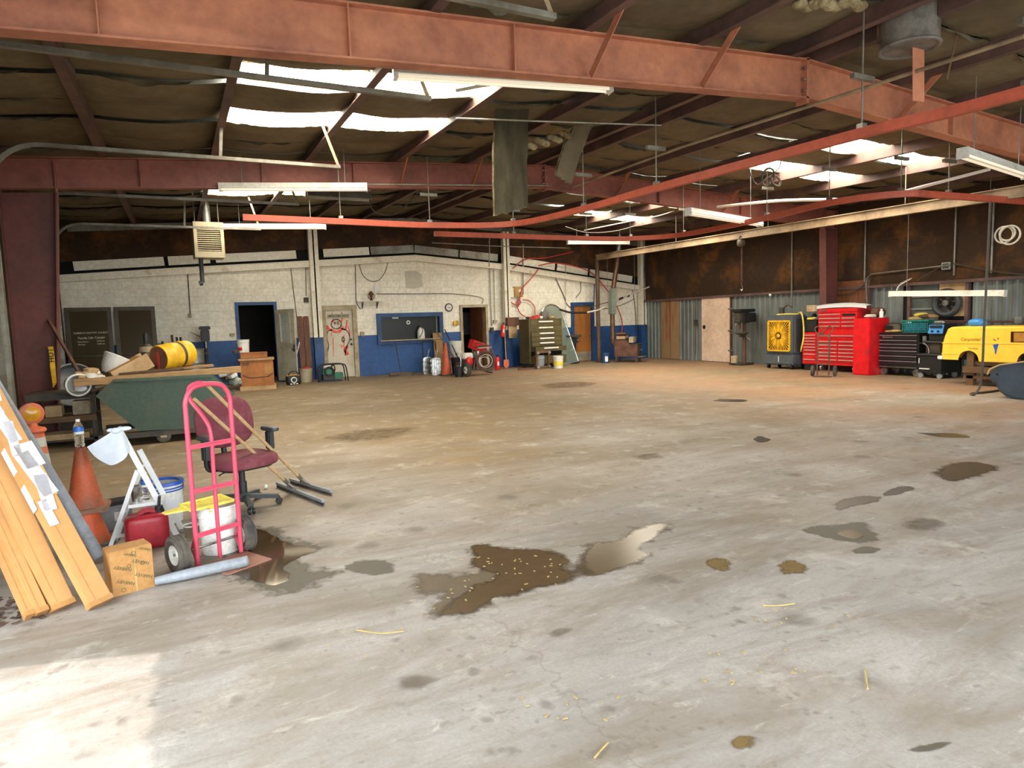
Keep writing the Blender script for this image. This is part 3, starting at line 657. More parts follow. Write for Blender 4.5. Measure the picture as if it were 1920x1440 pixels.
# ================================================================== OVERHEAD
V3 = Vector
def fixture(p, q, lab, cat='light', hang=True, lit=True, hood=.16, tubes=2, hz=None):
    p, q = Vector(p), Vector(q); c = (p+q)/2; d = q-p; L = d.length; t = thing('strip_light', lab, 'strip light', c)
    t.rotation_euler = (0, -math.asin(max(-1, min(1, d.z/L))), math.atan2(d.y, d.x))
    h = L/2
    MB().prism([(-hood/2, 0), (-.06, .05), (-.055, .09), (.055, .09), (.06, .05), (hood/2, 0), (hood/2-.008, -.004), (.05, .038), (-.05, .038), (-hood/2+.008, -.004)], -h, h, 'x').build('housing', 'fixture', t)
    MB().mm((-h-.006, -hood/2+.01, -.05), (-h, hood/2-.01, .09)).build('end_cap', 'fixture', t); MB().mm((h, -hood/2+.01, -.05), (h+.006, hood/2-.01, .09)).build('end_cap', 'fixture', t)
    for k in range(tubes):
        o = (-.045, .045)[k] if tubes == 2 else 0
        MB().cyl((-h+.03, o, -.015), (h-.03, o, -.015), .019, n=10).build('tube', 'tube_added_glow' if lit else 'tube_off', t)
        for e in (-h+.02, h-.02): MB().mm((e-.02, o-.02, -.04), (e+.02, o+.02, .04)).build('socket', 'white_plastic', t)
    if hang:
        for e in (-h*.7, h*.7):
            wpt = c+d.normalized()*e; zt = (hz or zr(wpt.x, wpt.y)-.12)-wpt.z
            MB().cyl((e, 0, .09), (e, 0, zt), .006, n=6).build('hanger', 'galv', t)
    return t
fixture(onZ(738, 140, 4.05), onZ(1145, 166, 4.05), 'large pale strip light just below the nearest rafter')
fixture(onZ(412, 354, 3.9), onZ(688, 354, 3.9), 'pale strip light under the second rafter at left')
fixture(onZ(420, 427, 4.02), onZ(611, 427, 4.02), 'pale strip light beside the grilled heater')
fixture(onZ(1064, 456, 4.05), onZ(1179, 456, 4.05), 'strip light above the wood stove pipe')
fixture(onZ(1290, 399, 3.42), onZ(1425, 421, 3.42), 'strip light slanting behind the red rail at right of centre')
a_, b_ = onZ(1805, 290, 3.5), onZ(1920, 328, 3.5)
fixture(a_, b_+(b_-a_)*.05, 'strip light cut by the right picture edge under the ceiling')
fixture(onX(1669, 553, 15.0), onX(1885, 552, 15.0), 'yellowed strip light hanging low before the boarded window', hang=False, hood=.14)
# hanging chains / cord of the low light
q = onX(1681, 545, 15.0); e = onX(1687, 532, 15.95)
single('power_cord', MB().tube(curve_pts([q, q+Vector((.1, .0, .12)), q+Vector((.4, -.1, .28)), e]), .012, 6), 'cable_white', 'white cord running from the low strip light to a wall socket', 'cord')
m = MB()
for px in (1700, 1850):
    q = onX(px, 549, 15.0); m.cyl(q, (q.x, q.y, zr(q.x, q.y)-.1), .006, n=6)
single('light_chain', m, 'galv', 'thin wires holding up the low strip light at right', 'wire')
# second unlit reflector lamp
q = onY(636, 372, 13.2)
t = thing('lamp_hood', 'grey trough shaped lamp hood under the left far skylight', 'lamp', q)
MB().prism([(-.14, 0), (-.07, .16), (.07, .16), (.14, 0), (.13, -.01), (.06, .145), (-.06, .145), (-.13, -.01)], -.62, .62, 'x').build('hood', 'track', t); MB().mm((-.62, -.05, .16), (.62, .05, .24)).build('housing', 'fixture', t)
MB().cyl((-.4, 0, .24), (-.4, 0, .9), .012, n=6).cyl((.4, 0, .24), (.4, 0, .9), .012, n=6).build('hanger', 'track', t)
# loose tubes / white pipes
single('loose_tube', MB().tube(curve_pts([onX(1345, 388, 11), onX(1400, 382, 11), onX(1470, 376, 11), onX(1590, 374, 11)]), .03, 8), 'tube_off', 'bent white tube hanging under the right skylights', 'tube')
single('loose_tube', MB().cyl(onX(1700, 358, 11), onX(1856, 317, 11), .025, n=8), 'tube_off', 'straight white tube slanting above the curved red rail', 'tube')
mat('post_brown', '#5E4838', .6, c2='#4A382C', scale=3)
# rails
def rail(P, lab, w_=.075, h_=.1):
    t = thing('monorail', lab, 'rail', (0, 0, 3.4)); C = curve_pts(P, 8); pf = [(-w_/2, -h_/2), (w_/2, -h_/2), (w_/2, h_/2), (-w_/2, h_/2)]; vs = []; n = len(C)
    for i, p in enumerate(C):
        tt = (C[min(i+1, n-1)]-C[max(i-1, 0)]); s = Vector((tt.y, -tt.x, 0)).normalized()
        vs += [p+s*a+Vector((0, 0, b)) for a, b in pf]
    fs = [(4*i+k, 4*i+(k+1) % 4, 4*i+4+(k+1) % 4, 4*i+4+k) for i in range(n-1) for k in range(4)]+[(3, 2, 1, 0), (4*n-4, 4*n-3, 4*n-2, 4*n-1)]
    MB().add(vs, fs).build('rail_body', 'rail_orange', t, False)
    for p in P[1:-1:1]:
        p = Vector(p); top = zr(p.x, p.y)-.15-3.4
        MB().cyl(p+Vector((0, 0, .05)), (p.x, p.y, top), .009, n=6).build('hanger_rod', 'track', t)
        MB().box(p+Vector((0, 0, .07)), (.07, .07, .05)).build('clamp', 'steel', t); 
        MB().bar((p.x-.16, p.y, .55), (p.x+.16, p.y, .55), .05, .05).build('cross_bracket', 'track', t)
    return t
rail([(6.75, -2, 0), (6.6, 3.2, 0), (6.42, 4.6, 0), (6.2, 7.6, 0), (6.15, 9.4, 0), (5.75, 11.2, 0), (4.3, 11.75, 0), (2.66, 11.72, 0), (1.07, 11.68, 0)], 'long orange red rail curving left across the middle of the ceiling')
rail([(4.79, 12.85, 0), (6.6, 12.85, 0), (8.44, 12.82, 0), (9.5, 12.6, 0), (10.3, 11.7, 0), (10.22, 9.27, 0), (9.95, 7.7, 0), (10.4, 6.75, 0), (11.4, 6.6, 0), (15, 6.45, 0)], 'second orange red rail bending right above the tool chests')
t = thing('hoist_beam', 'beige track beam sloping along the right wall with a chain hoist', 'beam', (13.4, 19.8, 0))
P0, P1 = onY(1118, 483, 19.8)-Vector((13.4, 19.8, 0)), onZ(1920, 358, 3.5)-Vector((13.4, 19.8, 0)); P1 = P1+(P1-P0)*.3
MB().bar(P0, P1, .02, .18).bar(P0-Vector((0, 0, .09)), P1-Vector((0, 0, .09)), .11, .016).bar(P0+Vector((0, 0, .09)), P1+Vector((0, 0, .09)), .11, .016).build('beam_body', 'beige_steel', t)
for k in (.25, .45, .65):
    p = P0.lerp(P1, k); MB().cyl(p+Vector((0, 0, .1)), (p.x, p.y, zr(p.x+13.4, p.y+19.8)-.15), .01, n=6).build('hanger_rod', 'track', t)
f = Vector((13.4, 19.8, 0)); pf = onZ(1123, 679)
single('support_post', MB().cyl((pf.x, pf.y, 0), (pf.x, pf.y, (P0+f).z+.1), .075, n=12).mm((pf.x-.14, pf.y-.14, 0), (pf.x+.14, pf.y+.14, .015)), 'post_brown', 'brown round post holding the end of the beige hoist beam', 'post')
p = f+P0.lerp(P1, .42); q = onZ(1273, 456, 3.35); hp = P0.lerp(P1, max(0, min(1, (q.y-19.8-P0.y)/(P1.y-P0.y))))+f
t = thing('chain_hoist', 'chain hoist hanging from the beige track beam', 'hoist', hp-Vector((0, 0, .12)))
MB().sq((0, 0, -.08), (.09, .1, .1), .7, .7).torus((0, 0, .03), .06, .015, (0, 1, 0)).build('body', 'castiron', t)
m = MB(); k = 0
for i in range(18): m.torus((.02, 0, -.2-.055*i), .022, .007, (0, 1, 0) if i % 2 else (1, 0, 0), 8, 5)
m.build('chain', 'rust', t)
MB().tube(curve_pts([(.02, 0, -1.18), (.05, 0, -1.25), (.02, 0, -1.31), (-.02, 0, -1.27)]), .013, 6).build('hook', 'steel', t)
# hoses bundled on rail at upper right
t = thing('coiled_hose', 'pale hose coil hanging from the red rail at the right edge', 'hose', onX(1890, 405, 13.2))
for k, (r_, o) in enumerate(((.2, 0), (.26, -.05), (.23, .06))): MB().torus((o*.3, o, -.18-r_*.6), r_*.62, .016, (1, .2*o, 0), 24, 6).build('loop', 'cable_white', t)
# hanging air line
b0 = onX(1857, 385, 12.6); b1 = onX(1842, 690, 12.6)
single('air_line', MB().tube(curve_pts([(b0.x, b0.y, 3.4), onX(1850, 520, 12.6), onX(1845, 620, 12.6), b1, onX(1838, 722, 12.6), onZ(1828, 741, .02)+Vector((0, 0, .02)), onZ(1821, 738, .02), onZ(1850, 735, .02), onZ(1885, 730, .02)]), .02, 8), 'cable', 'dark air line dropping from the rail to a hook near the yellow van', 'hose')
# heater
q0, q1 = onY(361, 415, 17), onY(423, 483, 17); hw = (q1.x-q0.x)/2; hh = (q0.z-q1.z)
t = thing('unit_heater', 'cream unit heater with louvred grille hanging over the left block wall', 'heater', ((q0.x+q1.x)/2, 17.0, q1.z), rz=.05)
mat('heater_cream', '#A89C80', .5, c2='#8C7552', scale=5, lo=.55, hi=.72)
MB().mm((-hw, .06, 0), (hw, .6, hh)).build('cabinet', 'heater_cream', t, bevel=.01)
MB().mm((-hw, 0, 0), (-hw+.07, .06, hh)).mm((hw-.07, 0, 0), (hw, .06, hh)).mm((-hw+.07, 0, 0), (hw-.07, .06, .14)).mm((-hw+.07, 0, hh-.18), (hw-.07, .06, hh)).build('grille_frame', 'heater_cream', t)
MB().mm((-hw+.07, .05, .14), (hw-.07, .061, hh-.18)).build('grille_back', 'dark_hole', t)
for k in range(11): MB().box((0, .03, .17+k*.048), (2*hw-.14, .045, .012), RX(.6)).build('louvre', 'heater_cream', t)
for k in range(6): MB().mm((-hw+.12+k*.09, .045, .15), (-hw+.125+k*.09, .05, hh-.2)).build('grille_wire', 'castiron', t)
MB().cyl((0, .3, hh), (0, .3, hh+.7), .09, n=12).build('flue', 'galv', t)
for e in (-hw*.8, hw*.8): MB().cyl((e, .3, hh), (e, .3, hh+.75), .014, n=6).build('hanger', 'track', t)
q = onY(381, 530, 17.3); MB().cyl((q.x-t.location.x, .3, 0), (q.x-t.location.x, .3, q.z-t.location.z), .05, n=10).cyl((q.x-t.location.x, .3, q.z-t.location.z), (q.x-t.location.x-.07, .3, q.z-t.location.z-.02), .06, n=10).build('drop_pipe', 'dkgrey', t)
# torn hanging insulation
def flap(P, lab, th=.06, m='insul', nm='torn_insulation', back='fiberglass'):
    # P: top-left, top-right, bottom-right, bottom-left
    P = [Vector(p) for p in P]; t = thing(nm, lab, 'insulation', P[0]); o = P[0]
    nrm = (P[1]-P[0]).cross(P[3]-P[0]).normalized()
    def fn(off):
        def f_(u, v):
            p = P[0].lerp(P[1], u).lerp(P[3].lerp(P[2], u), v)-o
            j = .03*noise.noise((u*5, v*4, off))+.05*math.sin(math.pi*v)
            if v > .98: p = p+(P[3]-P[0])*(.05*noise.noise((u*7, 3, 1)))
            return p+nrm*(off+j)
        return f_
    MB().grid(fn(0), 8, 14).build('facing', m, t)
    MB().grid(fn(th), 8, 14).build('wool', back, t)
    return t
mat('flap_dark', '#4E4838', .85, c2='#3A3529', scale=2.5, stretch=(3, 3, .6), lo=.35, hi=.7, spec=.1)
flap((onY(930, 205, 8.7), onY(992, 205, 8.7), onY(991, 388, 8.7), onY(928, 404, 8.7)), 'strip of torn insulation hanging straight down at picture centre', m='flap_dark')
flap((onY(1075, 240, 8.9), onY(1115, 228, 8.9), onY(1072, 346, 9.0), onY(1043, 328, 9.0)), 'twisted torn insulation strip right of the hanging flap')
m = MB(); 
for k in range(10):
    p = onY(992+k*8, 272-k*2+6*math.sin(k*2.1), 8.9); m.sq(p, (.07, .05, .05), 1, 1, 8, 6)
single('exposed_wool', m, 'fiberglass', 'tuft of yellow glass wool between the two torn flaps', 'insulation')
m = MB()
for k in range(9): 
    p = onZ(1500+k*14, 8+4*math.sin(k*1.7), 4.5); m.sq(p, (.08, .07, .05), 1, 1, 8, 6)
single('exposed_wool', m, 'fiberglass', 'pale torn glass wool at the top edge near the ridge', 'insulation')
# thin hanging sheet-metal strip and roof vent near ridge
a_, b_ = onY(1722, 190, 4.55), onY(1722, -20, 4.55)
single('hanging_strip', MB().bar(a_, b_, .2, .004, (0, 1, 0)), 'primer_red', 'rusty sheet metal strip hanging from the roof at upper right', 'metal strip')
q = onZ(1705, 75, 4.42)
t = thing('roof_vent', 'dirty white round vent duct hanging at the upper right ridge', 'duct', q)
mat('dirty_white', '#77716A', .6, c2='#55504A', scale=5)
MB().lathe([(.28, -.08), (.28, .3)], 24).build('duct', 'dirty_white', t); MB().torus((0, 0, -.08), .28, .02).build('rim', 'dirty_white', t)
for a in (.5, 2.4): MB().cyl((.3*math.cos(a), .3*math.sin(a), .0), (.3*math.cos(a), .3*math.sin(a), .35), .012, n=6).build('strap', 'rust', t)
single('hanging_lath', MB().bar(onY(1775, 150, 4.6), onY(1812, -10, 4.6), .03, .006, (0, 1, 0)), 'wood_dark', 'thin brown lath dangling beside the hanging metal strip', 'lath')
# conduits along ceiling
def pipe(P, r, m, nm, lab, cat='pipe', n=8, smooth_=True): return single(nm, MB().tube(curve_pts(P, 5) if smooth_ else [Vector(p) for p in P], r, n), m, lab, cat)
pipe([onZ(1920, 68, 4.1), onZ(1515, 200, 4.1), onZ(1280, 275, 4.1), onZ(1075, 350, 4.1)], .022, 'beige_steel', 'ceiling_pipe', 'long tan pipe running above the orange rail to the ridge', smooth_=False)
pipe([onY(640, 345, 11.5), onY(1030, 348, 11.5)], .014, 'track', 'ceiling_conduit', 'thin conduit running along the second rafter', 'conduit', 6, False)
pipe([onZ(855, 170, 4.2)+Vector((0, 0, .0)), onZ(962, 150, 4.2)], .02, 'cable_white', 'ceiling_conduit', 'short pale conduit beside the near left skylights', 'conduit', 6, False)
pipe([onZ(855, 222, 4.2), onZ(1240, 235, 4.2)], .012, 'track', 'ceiling_conduit', 'thin conduit crossing above the hanging insulation', 'conduit', 6, False)
pipe([onY(690, 355, 14), onY(700, 395, 14), onY(740, 402, 14), onY(775, 370, 14), onY(800, 345, 14)], .012, 'cable', 'ceiling_cable', 'drooping cable loop between lamp hood and ridge', 'cable', 6)
pipe([onY(1095, 432, 15), onY(1180, 415, 15), onY(1240, 403, 15), onY(1290, 385, 15)], .014, 'cable_white', 'ceiling_cable', 'pale cable swinging below the far right skylights', 'cable', 6)
pipe([onY(1060, 425, 17), onY(1100, 436, 17), onY(1160, 432, 17), onY(1230, 410, 17)], .012, 'cable', 'ceiling_cable', 'dark cable under the far right skylights', 'cable', 6)
t = thing('pulley_pair', 'tangled dark fittings hanging beside the far skylights at right', 'fittings', onY(1440, 332, 9.2))
MB().torus((0, 0, 0), .16, .02, (0, 1, .3), 20, 6).torus((.2, 0, -.05), .12, .02, (0, 1, -.4), 20, 6).build('loops', 'castiron', t); MB().tube(curve_pts([(-.5, 0, .1), (-.3, 0, -.15), (0, 0, 0), (.3, 0, .2), (.35, 0, .5)]), .012, 6).build('cable', 'cable', t)
# ================================================================== BACK WALL SERVICES
Q = lambda px, py, d=.04: bw(px, py, d)
pipe([Q(352, 512), Q(355, 560), Q(357, 592)], .012, 'cable', 'wall_cable', 'wire dropping to an outlet above the yellow drum', 'cable', 6)
pipe([Q(545, 500), Q(552, 560), Q(560, 620)], .01, 'cable', 'wall_cable', 'wire hanging down to the brown shutters', 'cable', 6)
pipe([Q(573, 492), Q(574, 555)], .014, 'track', 'wall_conduit', 'short conduit left of the graffiti door post', 'conduit', 6, False)
pipe([Q(666, 490), Q(667, 545), Q(668, 566), Q(676, 580)], .012, 'cable', 'wall_cable', 'wire running down right of the graffiti door frame', 'cable', 6)
pipe([Q(672, 490), Q(680, 515), Q(695, 527), Q(712, 524), Q(724, 505), Q(729, 482)], .01, 'cable', 'wall_cable', 'dark wire drooping in a loop above the small wall shelf', 'cable', 6)
pipe([Q(706, 551), Q(780, 551), Q(850, 551), Q(902, 558), Q(904, 570)], .01, 'cable', 'wall_cable', 'thin horizontal wire above the service window', 'cable', 6)
pipe([Q(918, 495, .06), Q(920, 560, .06), Q(922, 612, .06)], .018, 'track', 'wall_conduit', 'vertical conduit right of the open tan doorway', 'conduit', 6, False)
pipe([Q(926, 505, .06), Q(928, 600, .06)], .014, 'track', 'wall_conduit', 'thin conduit down to the beige switch by the extinguisher', 'conduit', 6, False)
pipe([Q(981, 458, .1), Q(981, 500, .1), Q(981, 552, .1)], .02, 'track', 'wall_conduit', 'vertical conduit to the tan electrical panel', 'conduit', 6, False)
pipe([Q(1061, 495, .1), Q(1061, 590, .1)], .012, 'cable_white', 'wall_conduit', 'white drop cord above the arched glass', 'conduit', 6, False)
pipe([Q(1041, 520), Q(1056, 552), Q(1063, 570), Q(1072, 578)], .014, 'cable', 'wall_cable', 'dark cable curving left of the brown wooden door', 'cable', 6)
pipe([Q(1088, 525), Q(1089, 545), Q(1080, 558)], .012, 'cable', 'wall_cable', 'short hanging wire above the brown wooden door', 'cable', 6)
pipe([Q(1115, 528), Q(1112, 610)], .018, 'blue_trim', 'wall_conduit', 'blue painted conduit right of the brown wooden door', 'conduit', 6, False)
pipe([Q(1185, 535), Q(1191, 580), Q(1194, 640)], .014, 'cable', 'wall_cable', 'dark cable down the far corner post', 'cable', 6)
# red air hoses
pipe([Q(957, 509, .26), Q(950, 530, .2), Q(949, 552, .15), Q(960, 568, .1), Q(972, 572, .1), Q(976, 566, .1), Q(971, 562, .1), Q(970, 575, .1), Q(976, 588, .1), Q(985, 594, .1)], .018, 'hose_red', 'air_hose', 'red air hose hanging in loops left of the tan panel', 'hose')
pipe([Q(1010, 504, .27), Q(998, 520, .27), Q(980, 540, .2), Q(974, 560, .12), Q(972, 575, .12)], .018, 'hose_red', 'air_hose', 'red air hose crossing over the tan panel', 'hose')
pipe([Q(980, 562, .12), Q(992, 564, .12), Q(1002, 575, .12), Q(1003, 590, .12)], .016, 'hose_red', 'air_hose', 'red air hose arching onto the green tool chest', 'hose')
pipe([Q(962, 503, .27), Q(985, 486, .2), Q(1020, 484, .14), Q(1050, 478, .14), Q(1075, 472, .14)], .02, 'hose_red', 'air_hose', 'red hose swept along the top of the cream beam', 'hose')
pipe([Q(1010, 498, .3), Q(1040, 493, .3), Q(1080, 500, .3), Q(1110, 512, .3), Q(1135, 540, .3), Q(1148, 558, .25), Q(1163, 590, .25), Q(1167, 610, .25), Q(1165, 625, .25)], .02, 'hose_red', 'air_hose', 'red hose draped past the stove pipe to the stove', 'hose')
# boxes on the wall
def wbox(px0, py0, px1, py1, m, nm, lab, cat, dep=.1, d=0.0, face=None):
    p, q = Q(px0, py0, d), Q(px1, py1, d); t = thing(nm, lab, cat, ((p.x+q.x)/2, B-d, q.z)); hw = (q.x-p.x)/2; h = p.z-q.z
    MB().mm((-hw, -dep, 0), (hw, 0, h)).build('case', m, t, bevel=.006)
    MB().mm((-hw*.85, -dep-.008, h*.08), (hw*.85, -dep, h*.92)).build('cover', face or m, t)
    return t
t = wbox(961, 538, 977, 557, 'olive_box', 'breaker_box', 'tan electrical panel on the wall above the green chest', 'panel', .14)
MB().mm((.0, -.155, .17), (.12, -.148, .26)).build('label_plate', 'white_plastic', t)
wbox(951, 540, 961, 558, 'white_steel', 'electrical_box', 'cream electrical box left of the tan panel', 'electrical box', .12)
wbox(924, 600, 931, 605, 'tan_frame', 'light_switch', 'beige switch box beside the hanging extinguisher', 'switch')
wbox(918, 614, 924, 622, 'castiron', 'outlet_box', 'dark outlet box just above the blue paint by the tan doorway', 'outlet')
wbox(849, 602, 855, 611, 'yellow', 'wall_dispenser', 'yellow packet on the wall left, under the clock', 'dispenser', .07); wbox(854, 601, 859, 610, 'olive_box', 'wall_dispenser', 'tan packet on the wall right, under the clock', 'dispenser', .07)
wbox(569, 558, 578, 567, 'castiron', 'outlet_box', 'dark junction box above the brown shutters', 'outlet')
wbox(354, 588, 359, 596, 'tan_frame', 'outlet_box', 'small outlet hanging on the wire above the yellow drum', 'outlet')
wbox(675, 622, 682, 630, 'tan_frame', 'outlet_box', 'small outlet right of the graffiti door', 'outlet')
wbox(431, 625, 440, 630, 'tan_frame', 'light_switch', 'stained switch plate left of the dark doorway', 'switch')
wbox(701, 537, 711, 548, 'white_plastic', 'thermostat', 'square white box in dark frame above the wall shelf', 'box', .06)
wbox(956, 523, 962, 536, 'white_plastic', 'paper_notice', 'white card taped to the wall above the red hoses', 'notice', .01)
p = Q(760, 508); q = Q(792, 540)
single('paint_patch', MB().prism([(p.x, q.z), (p.x, p.z), (p.x+.35, p.z+.02), (q.x, p.z-.1), (q.x+.03, q.z+.05), (q.x-.25, q.z-.02)], B-.004, B+.002), 'wall_ghost', 'faint greyish paint patch under the wall peak', 'paint patch')
# small shelf + figure on it
p, q = Q(668, 565), Q(716, 566); t = thing('wall_shelf', 'short cream wall shelf right of the graffiti door', 'shelf', ((p.x+q.x)/2, B, p.z-.02)); hw = (q.x-p.x)/2
MB().mm((-hw, -.26, 0), (hw, 0, .025)).build('board', 'white_steel', t)
for e in (-hw*.55, hw*.6): MB().bar((e, -.2, 0), (e, -.01, -.2), .02, .02, (1, 0, 0)).mm((e-.01, -.02, -.22), (e+.01, 0, 0)).build('bracket', 'castiron', t)
q = Q(696.5, 564, .14); t = thing('shelf_lamp', 'small rusty fixture standing on the wall shelf', 'fixture', (q.x, B-.14, p.z+.005))
MB().lathe([(.05, 0), (.05, .02), (.02, .05), (.06, .16), (.07, .24), (.02, .3)], 12).build('body', 'rust', t); MB().torus((0, 0, .15), .1, .012, (0, 1, 0), 16, 6).build('ring', 'castiron', t)
# clock
q = Q(842, 576.5); t = thing('wall_clock', 'round white wall clock with black rim beside the tan doorway', 'clock', (q.x, B, q.z))
MB().lathe([(.115, 0), (.115, .03)], 24, (0, 0, 0), (0, -1, 0)).build('face', 'white_plastic', t); MB().torus((0, -.02, 0), .12, .02, (0, 1, 0), 28, 8).build('rim', 'black', t)
MB().bar((0, -.036, 0), (-.06, -.036, .035), .012, .004, (0, 1, 0)).bar((0, -.036, 0), (.04, -.036, -.015), .014, .004, (0, 1, 0)).build('hand', 'black', t)
# hanging exhaust hose assembly (white pipe in front of brown door)
t = thing('exhaust_hose', 'white and black exhaust hose swinging past the brown wooden door', 'hose', (13, 19.6, 1.9)); o = Vector((13, 19.6, 1.9))
K = lambda px, py: onY(px, py, 19.73)-o
MB().tube(curve_pts([K(1049, 580), K(1070, 586), K(1100, 586)]), .035, 8).build('dark_end', 'hose_black', t)
MB().tube(curve_pts([K(1100, 586), K(1125, 580), K(1148, 568), K(1160, 562)]), .03, 8).build('hose', 'cable_white', t)
MB().tube([K(1160, 562), K(1168, 558)], .04, 8).tube([K(1176, 556), K(1180, 554)], .035, 8).build('coupling', 'hose_black', t)
MB().tube([K(1166, 559), K(1217, 538)], .028, 8).build('pipe', 'cable_white', t); MB().cyl(K(1140, 571), K(1140, 571)+V3((0, 0, 1.7)), .006, n=6).cyl(K(1190, 549), K(1190, 549)+V3((0, 0, 1.4)), .006, n=6).build('hanging_wire', 'galv', t)
MB().tube(curve_pts([K(1112, 580), K(1140, 578), K(1165, 572), K(1190, 560)]), .014, 6).tube(curve_pts([K(1085, 574), K(1105, 576), K(1135, 568), K(1160, 563)]), .014, 6).build('tie_wire', 'cable', t)
# horizontal thin pipe under red rail 2
pipe([onY(810, 455, 19), onY(940, 462, 19), onY(1068, 465, 19)], .016, 'track', 'ceiling_conduit', 'thin horizontal pipe before the dark upper wall', 'conduit', 6, False)
pipe([onY(916, 455, 20), onY(918, 445, 20), onY(917, 500, 20)], .018, 'track', 'wall_conduit', 'short conduit above the fire extinguisher', 'conduit', 6, False)
# right wall services
R_ = lambda px, py, d=.16: rw(px, py, d)
pipe([R_(1782, 497), R_(1650, 512), R_(1632, 516), R_(1624, 530), R_(1626, 575)], .018, 'track', 'wall_conduit', 'bent conduit along the right wall above the red locker', 'conduit', 8)
pipe([R_(1545, 540), R_(1575, 552), R_(1600, 548), R_(1620, 535)], .014, 'cable', 'wall_cable', 'dark cable sagging behind the red tool chest', 'cable', 6)
pipe([R_(1786, 494), R_(1860, 508), R_(1920, 515)], .014, 'cable', 'wall_cable', 'thin cable slanting above the yellow van', 'cable', 6)
pipe([R_(1720, 525), R_(1755, 505), R_(1774, 496)], .012, 'cable', 'wall_cable', 'thin cable rising to the grey wall box', 'cable', 6)
q = R_(1778, 500, .06); t = thing('wall_box', 'grey square conduit box high on the right wall', 'electrical box', (q.x, q.y, q.z-.07)); MB().mm((-.1, -.1, 0), (0, .1, .17)).build('case', 'galv', t, bevel=.005); MB().mm((-.105, -.07, .03), (-.1, .07, .14)).build('cover', 'dkgrey', t)
q = onX(1524, 577, 15.16); t = thing('column_box', 'small yellowed box fixed on the red column', 'box', (15.17, q.y, q.z-.1)); MB().mm((-.1, -.13, 0), (0, .13, .17)).build('case', 'tan_frame', t, bevel=.008); MB().mm((-.104, -.06, .04), (-.1, .07, .06)).build('print', 'paint_red', t)
q = R_(1444, 553, .15); t = thing('bulb_socket', 'small white bulb under the rusty girt', 'bulb', (q.x, q.y, q.z)); MB().sq((0, 0, 0), (.035, .035, .045)).build('bulb', 'tube_off', t); MB().cyl((0, 0, .03), (0, 0, .1), .02, n=8).build('socket', 'castiron', t)
q = R_(1306, 605, .06); t = thing('switch_box', 'grey switch with conduit left of the pale pink door', 'switch', (q.x, q.y, q.z)); MB().mm((-.06, -.06, -.1), (0, .06, .1)).build('case', 'castiron', t); MB().cyl((-.03, 0, .1), (-.03, 0, .95), .014, n=6).cyl((-.03, 0, -.1), (-.03, .02, -1.1), .014, n=6).build('conduit', 'castiron', t)
pipe([R_(1715, 601, .1), R_(1830, 603, .1), R_(1920, 603, .1)], .02, 'rust', 'wall_pipe', 'horizontal rusty pipe behind the yellow van roof', 'pipe', 6, False)
q = R_(1912, 600, .06); t = thing('wall_outlet', 'grey outlet box on metal wall at right edge', 'outlet', (q.x, q.y, q.z)); MB().mm((-.06, -.07, -.07), (0, .07, .07)).build('case', 'galv', t)
# ================================================================== FOREGROUND LEFT
V = Vector
def wheel(parent, c, ax, r, wd, name='wheel', tread='rubber', hub='galv', ribs=3):
    c = V(c); ax = V(ax).normalized(); h = wd/2
    t = MB().lathe([(r*.55, -h*.7), (r*.8, -h), (r*.95, -h*.8), (r, -h*.35), (r, h*.35), (r*.95, h*.8), (r*.8, h), (r*.55, h*.7)], 28, c, ax, False).build(name, tread, parent)
    MB().lathe([(.0, -h*.3), (r*.2, -h*.55), (r*.22, -h*.2), (r*.5, -h*.2), (r*.58, -h*.72), (r*.6, -h*.6), (r*.6, h*.6), (r*.58, h*.72), (r*.5, h*.2), (r*.22, h*.2), (r*.2, h*.55), (0, h*.3)], 24, c, ax, False).build('hub', hub, t)
    if ribs:
        m = MB()
        for k in range(ribs): m.torus(c+ax*(h*.6*(k-(ribs-1)/2)), r*1.0, h*.12, ax, 28, 5)
        m.build('tread_rib', tread, t)
    return t
# pink hand truck
O = V((0.15, 4.9, 0))
t = thing('hand_truck', 'pink steel hand truck standing upright beside the burgundy chair', 'hand truck', O, rz=math.radians(28))
hw = .16; tp = 1.235
loop = [V((-hw, 0, .02)), V((-hw, 0, .5)), V((-hw, 0, 1.02)), V((-hw+.005, 0, 1.14)), V((-hw+.05, 0, 1.215)), V((-.04, 0, tp)), V((.04, 0, tp)), V((hw-.05, 0, 1.215)), V((hw-.005, 0, 1.14)), V((hw, 0, 1.02)), V((hw, 0, .5)), V((hw, 0, .02))]
MB().tube(curve_pts(loop, 6), .0165, 12).build('frame_tube', 'pink', t)
MB().tube(curve_pts([(0.0, .0, .03), (0.0, 0, .6), (0.0, .0, .9), (-.02, .05, 1.02), (-.055, .13, 1.13), (-.05, .14, 1.21), (-.02, .08, 1.245), (.0, .0, 1.24)], 6), .014, 12).build('handle_tube', 'pink', t)
for z in (.23, .53, .83): MB().tube([(-hw, -.012, z), (0, -.02, z+.004), (hw, -.012, z)], .004, 6).bar((-hw, -.014, z), (hw, -.014, z), .008, .032).build('rung', 'pink', t)
MB().cyl((-.29, .05, .125), (.26, .055, .125), .009, n=8).build('axle', 'steel', t)
for s in (-1, 1): MB().bar((s*hw, 0, .03), (s*(hw+.0), .06, .125), .025, .006, (1, 0, 0)).bar((s*hw, 0, .24), (s*hw, .06, .125), .025, .006, (1, 0, 0)).build('axle_bracket', 'pink', t)
wheel(t, (-.265, .045, .125), (1, -.05, 0), .125, .085, hub='white_plastic'); wheel(t, (.225, .055, .125), (1, -.05, 0), .125, .085, hub='white_plastic')
mat('toe', '#9A6A58', .6, c2='#8A5A48', scale=6)
MB().mm((-.13, -.3, .004), (.2, .01, .012)).build('toe_plate', 'toe', t)
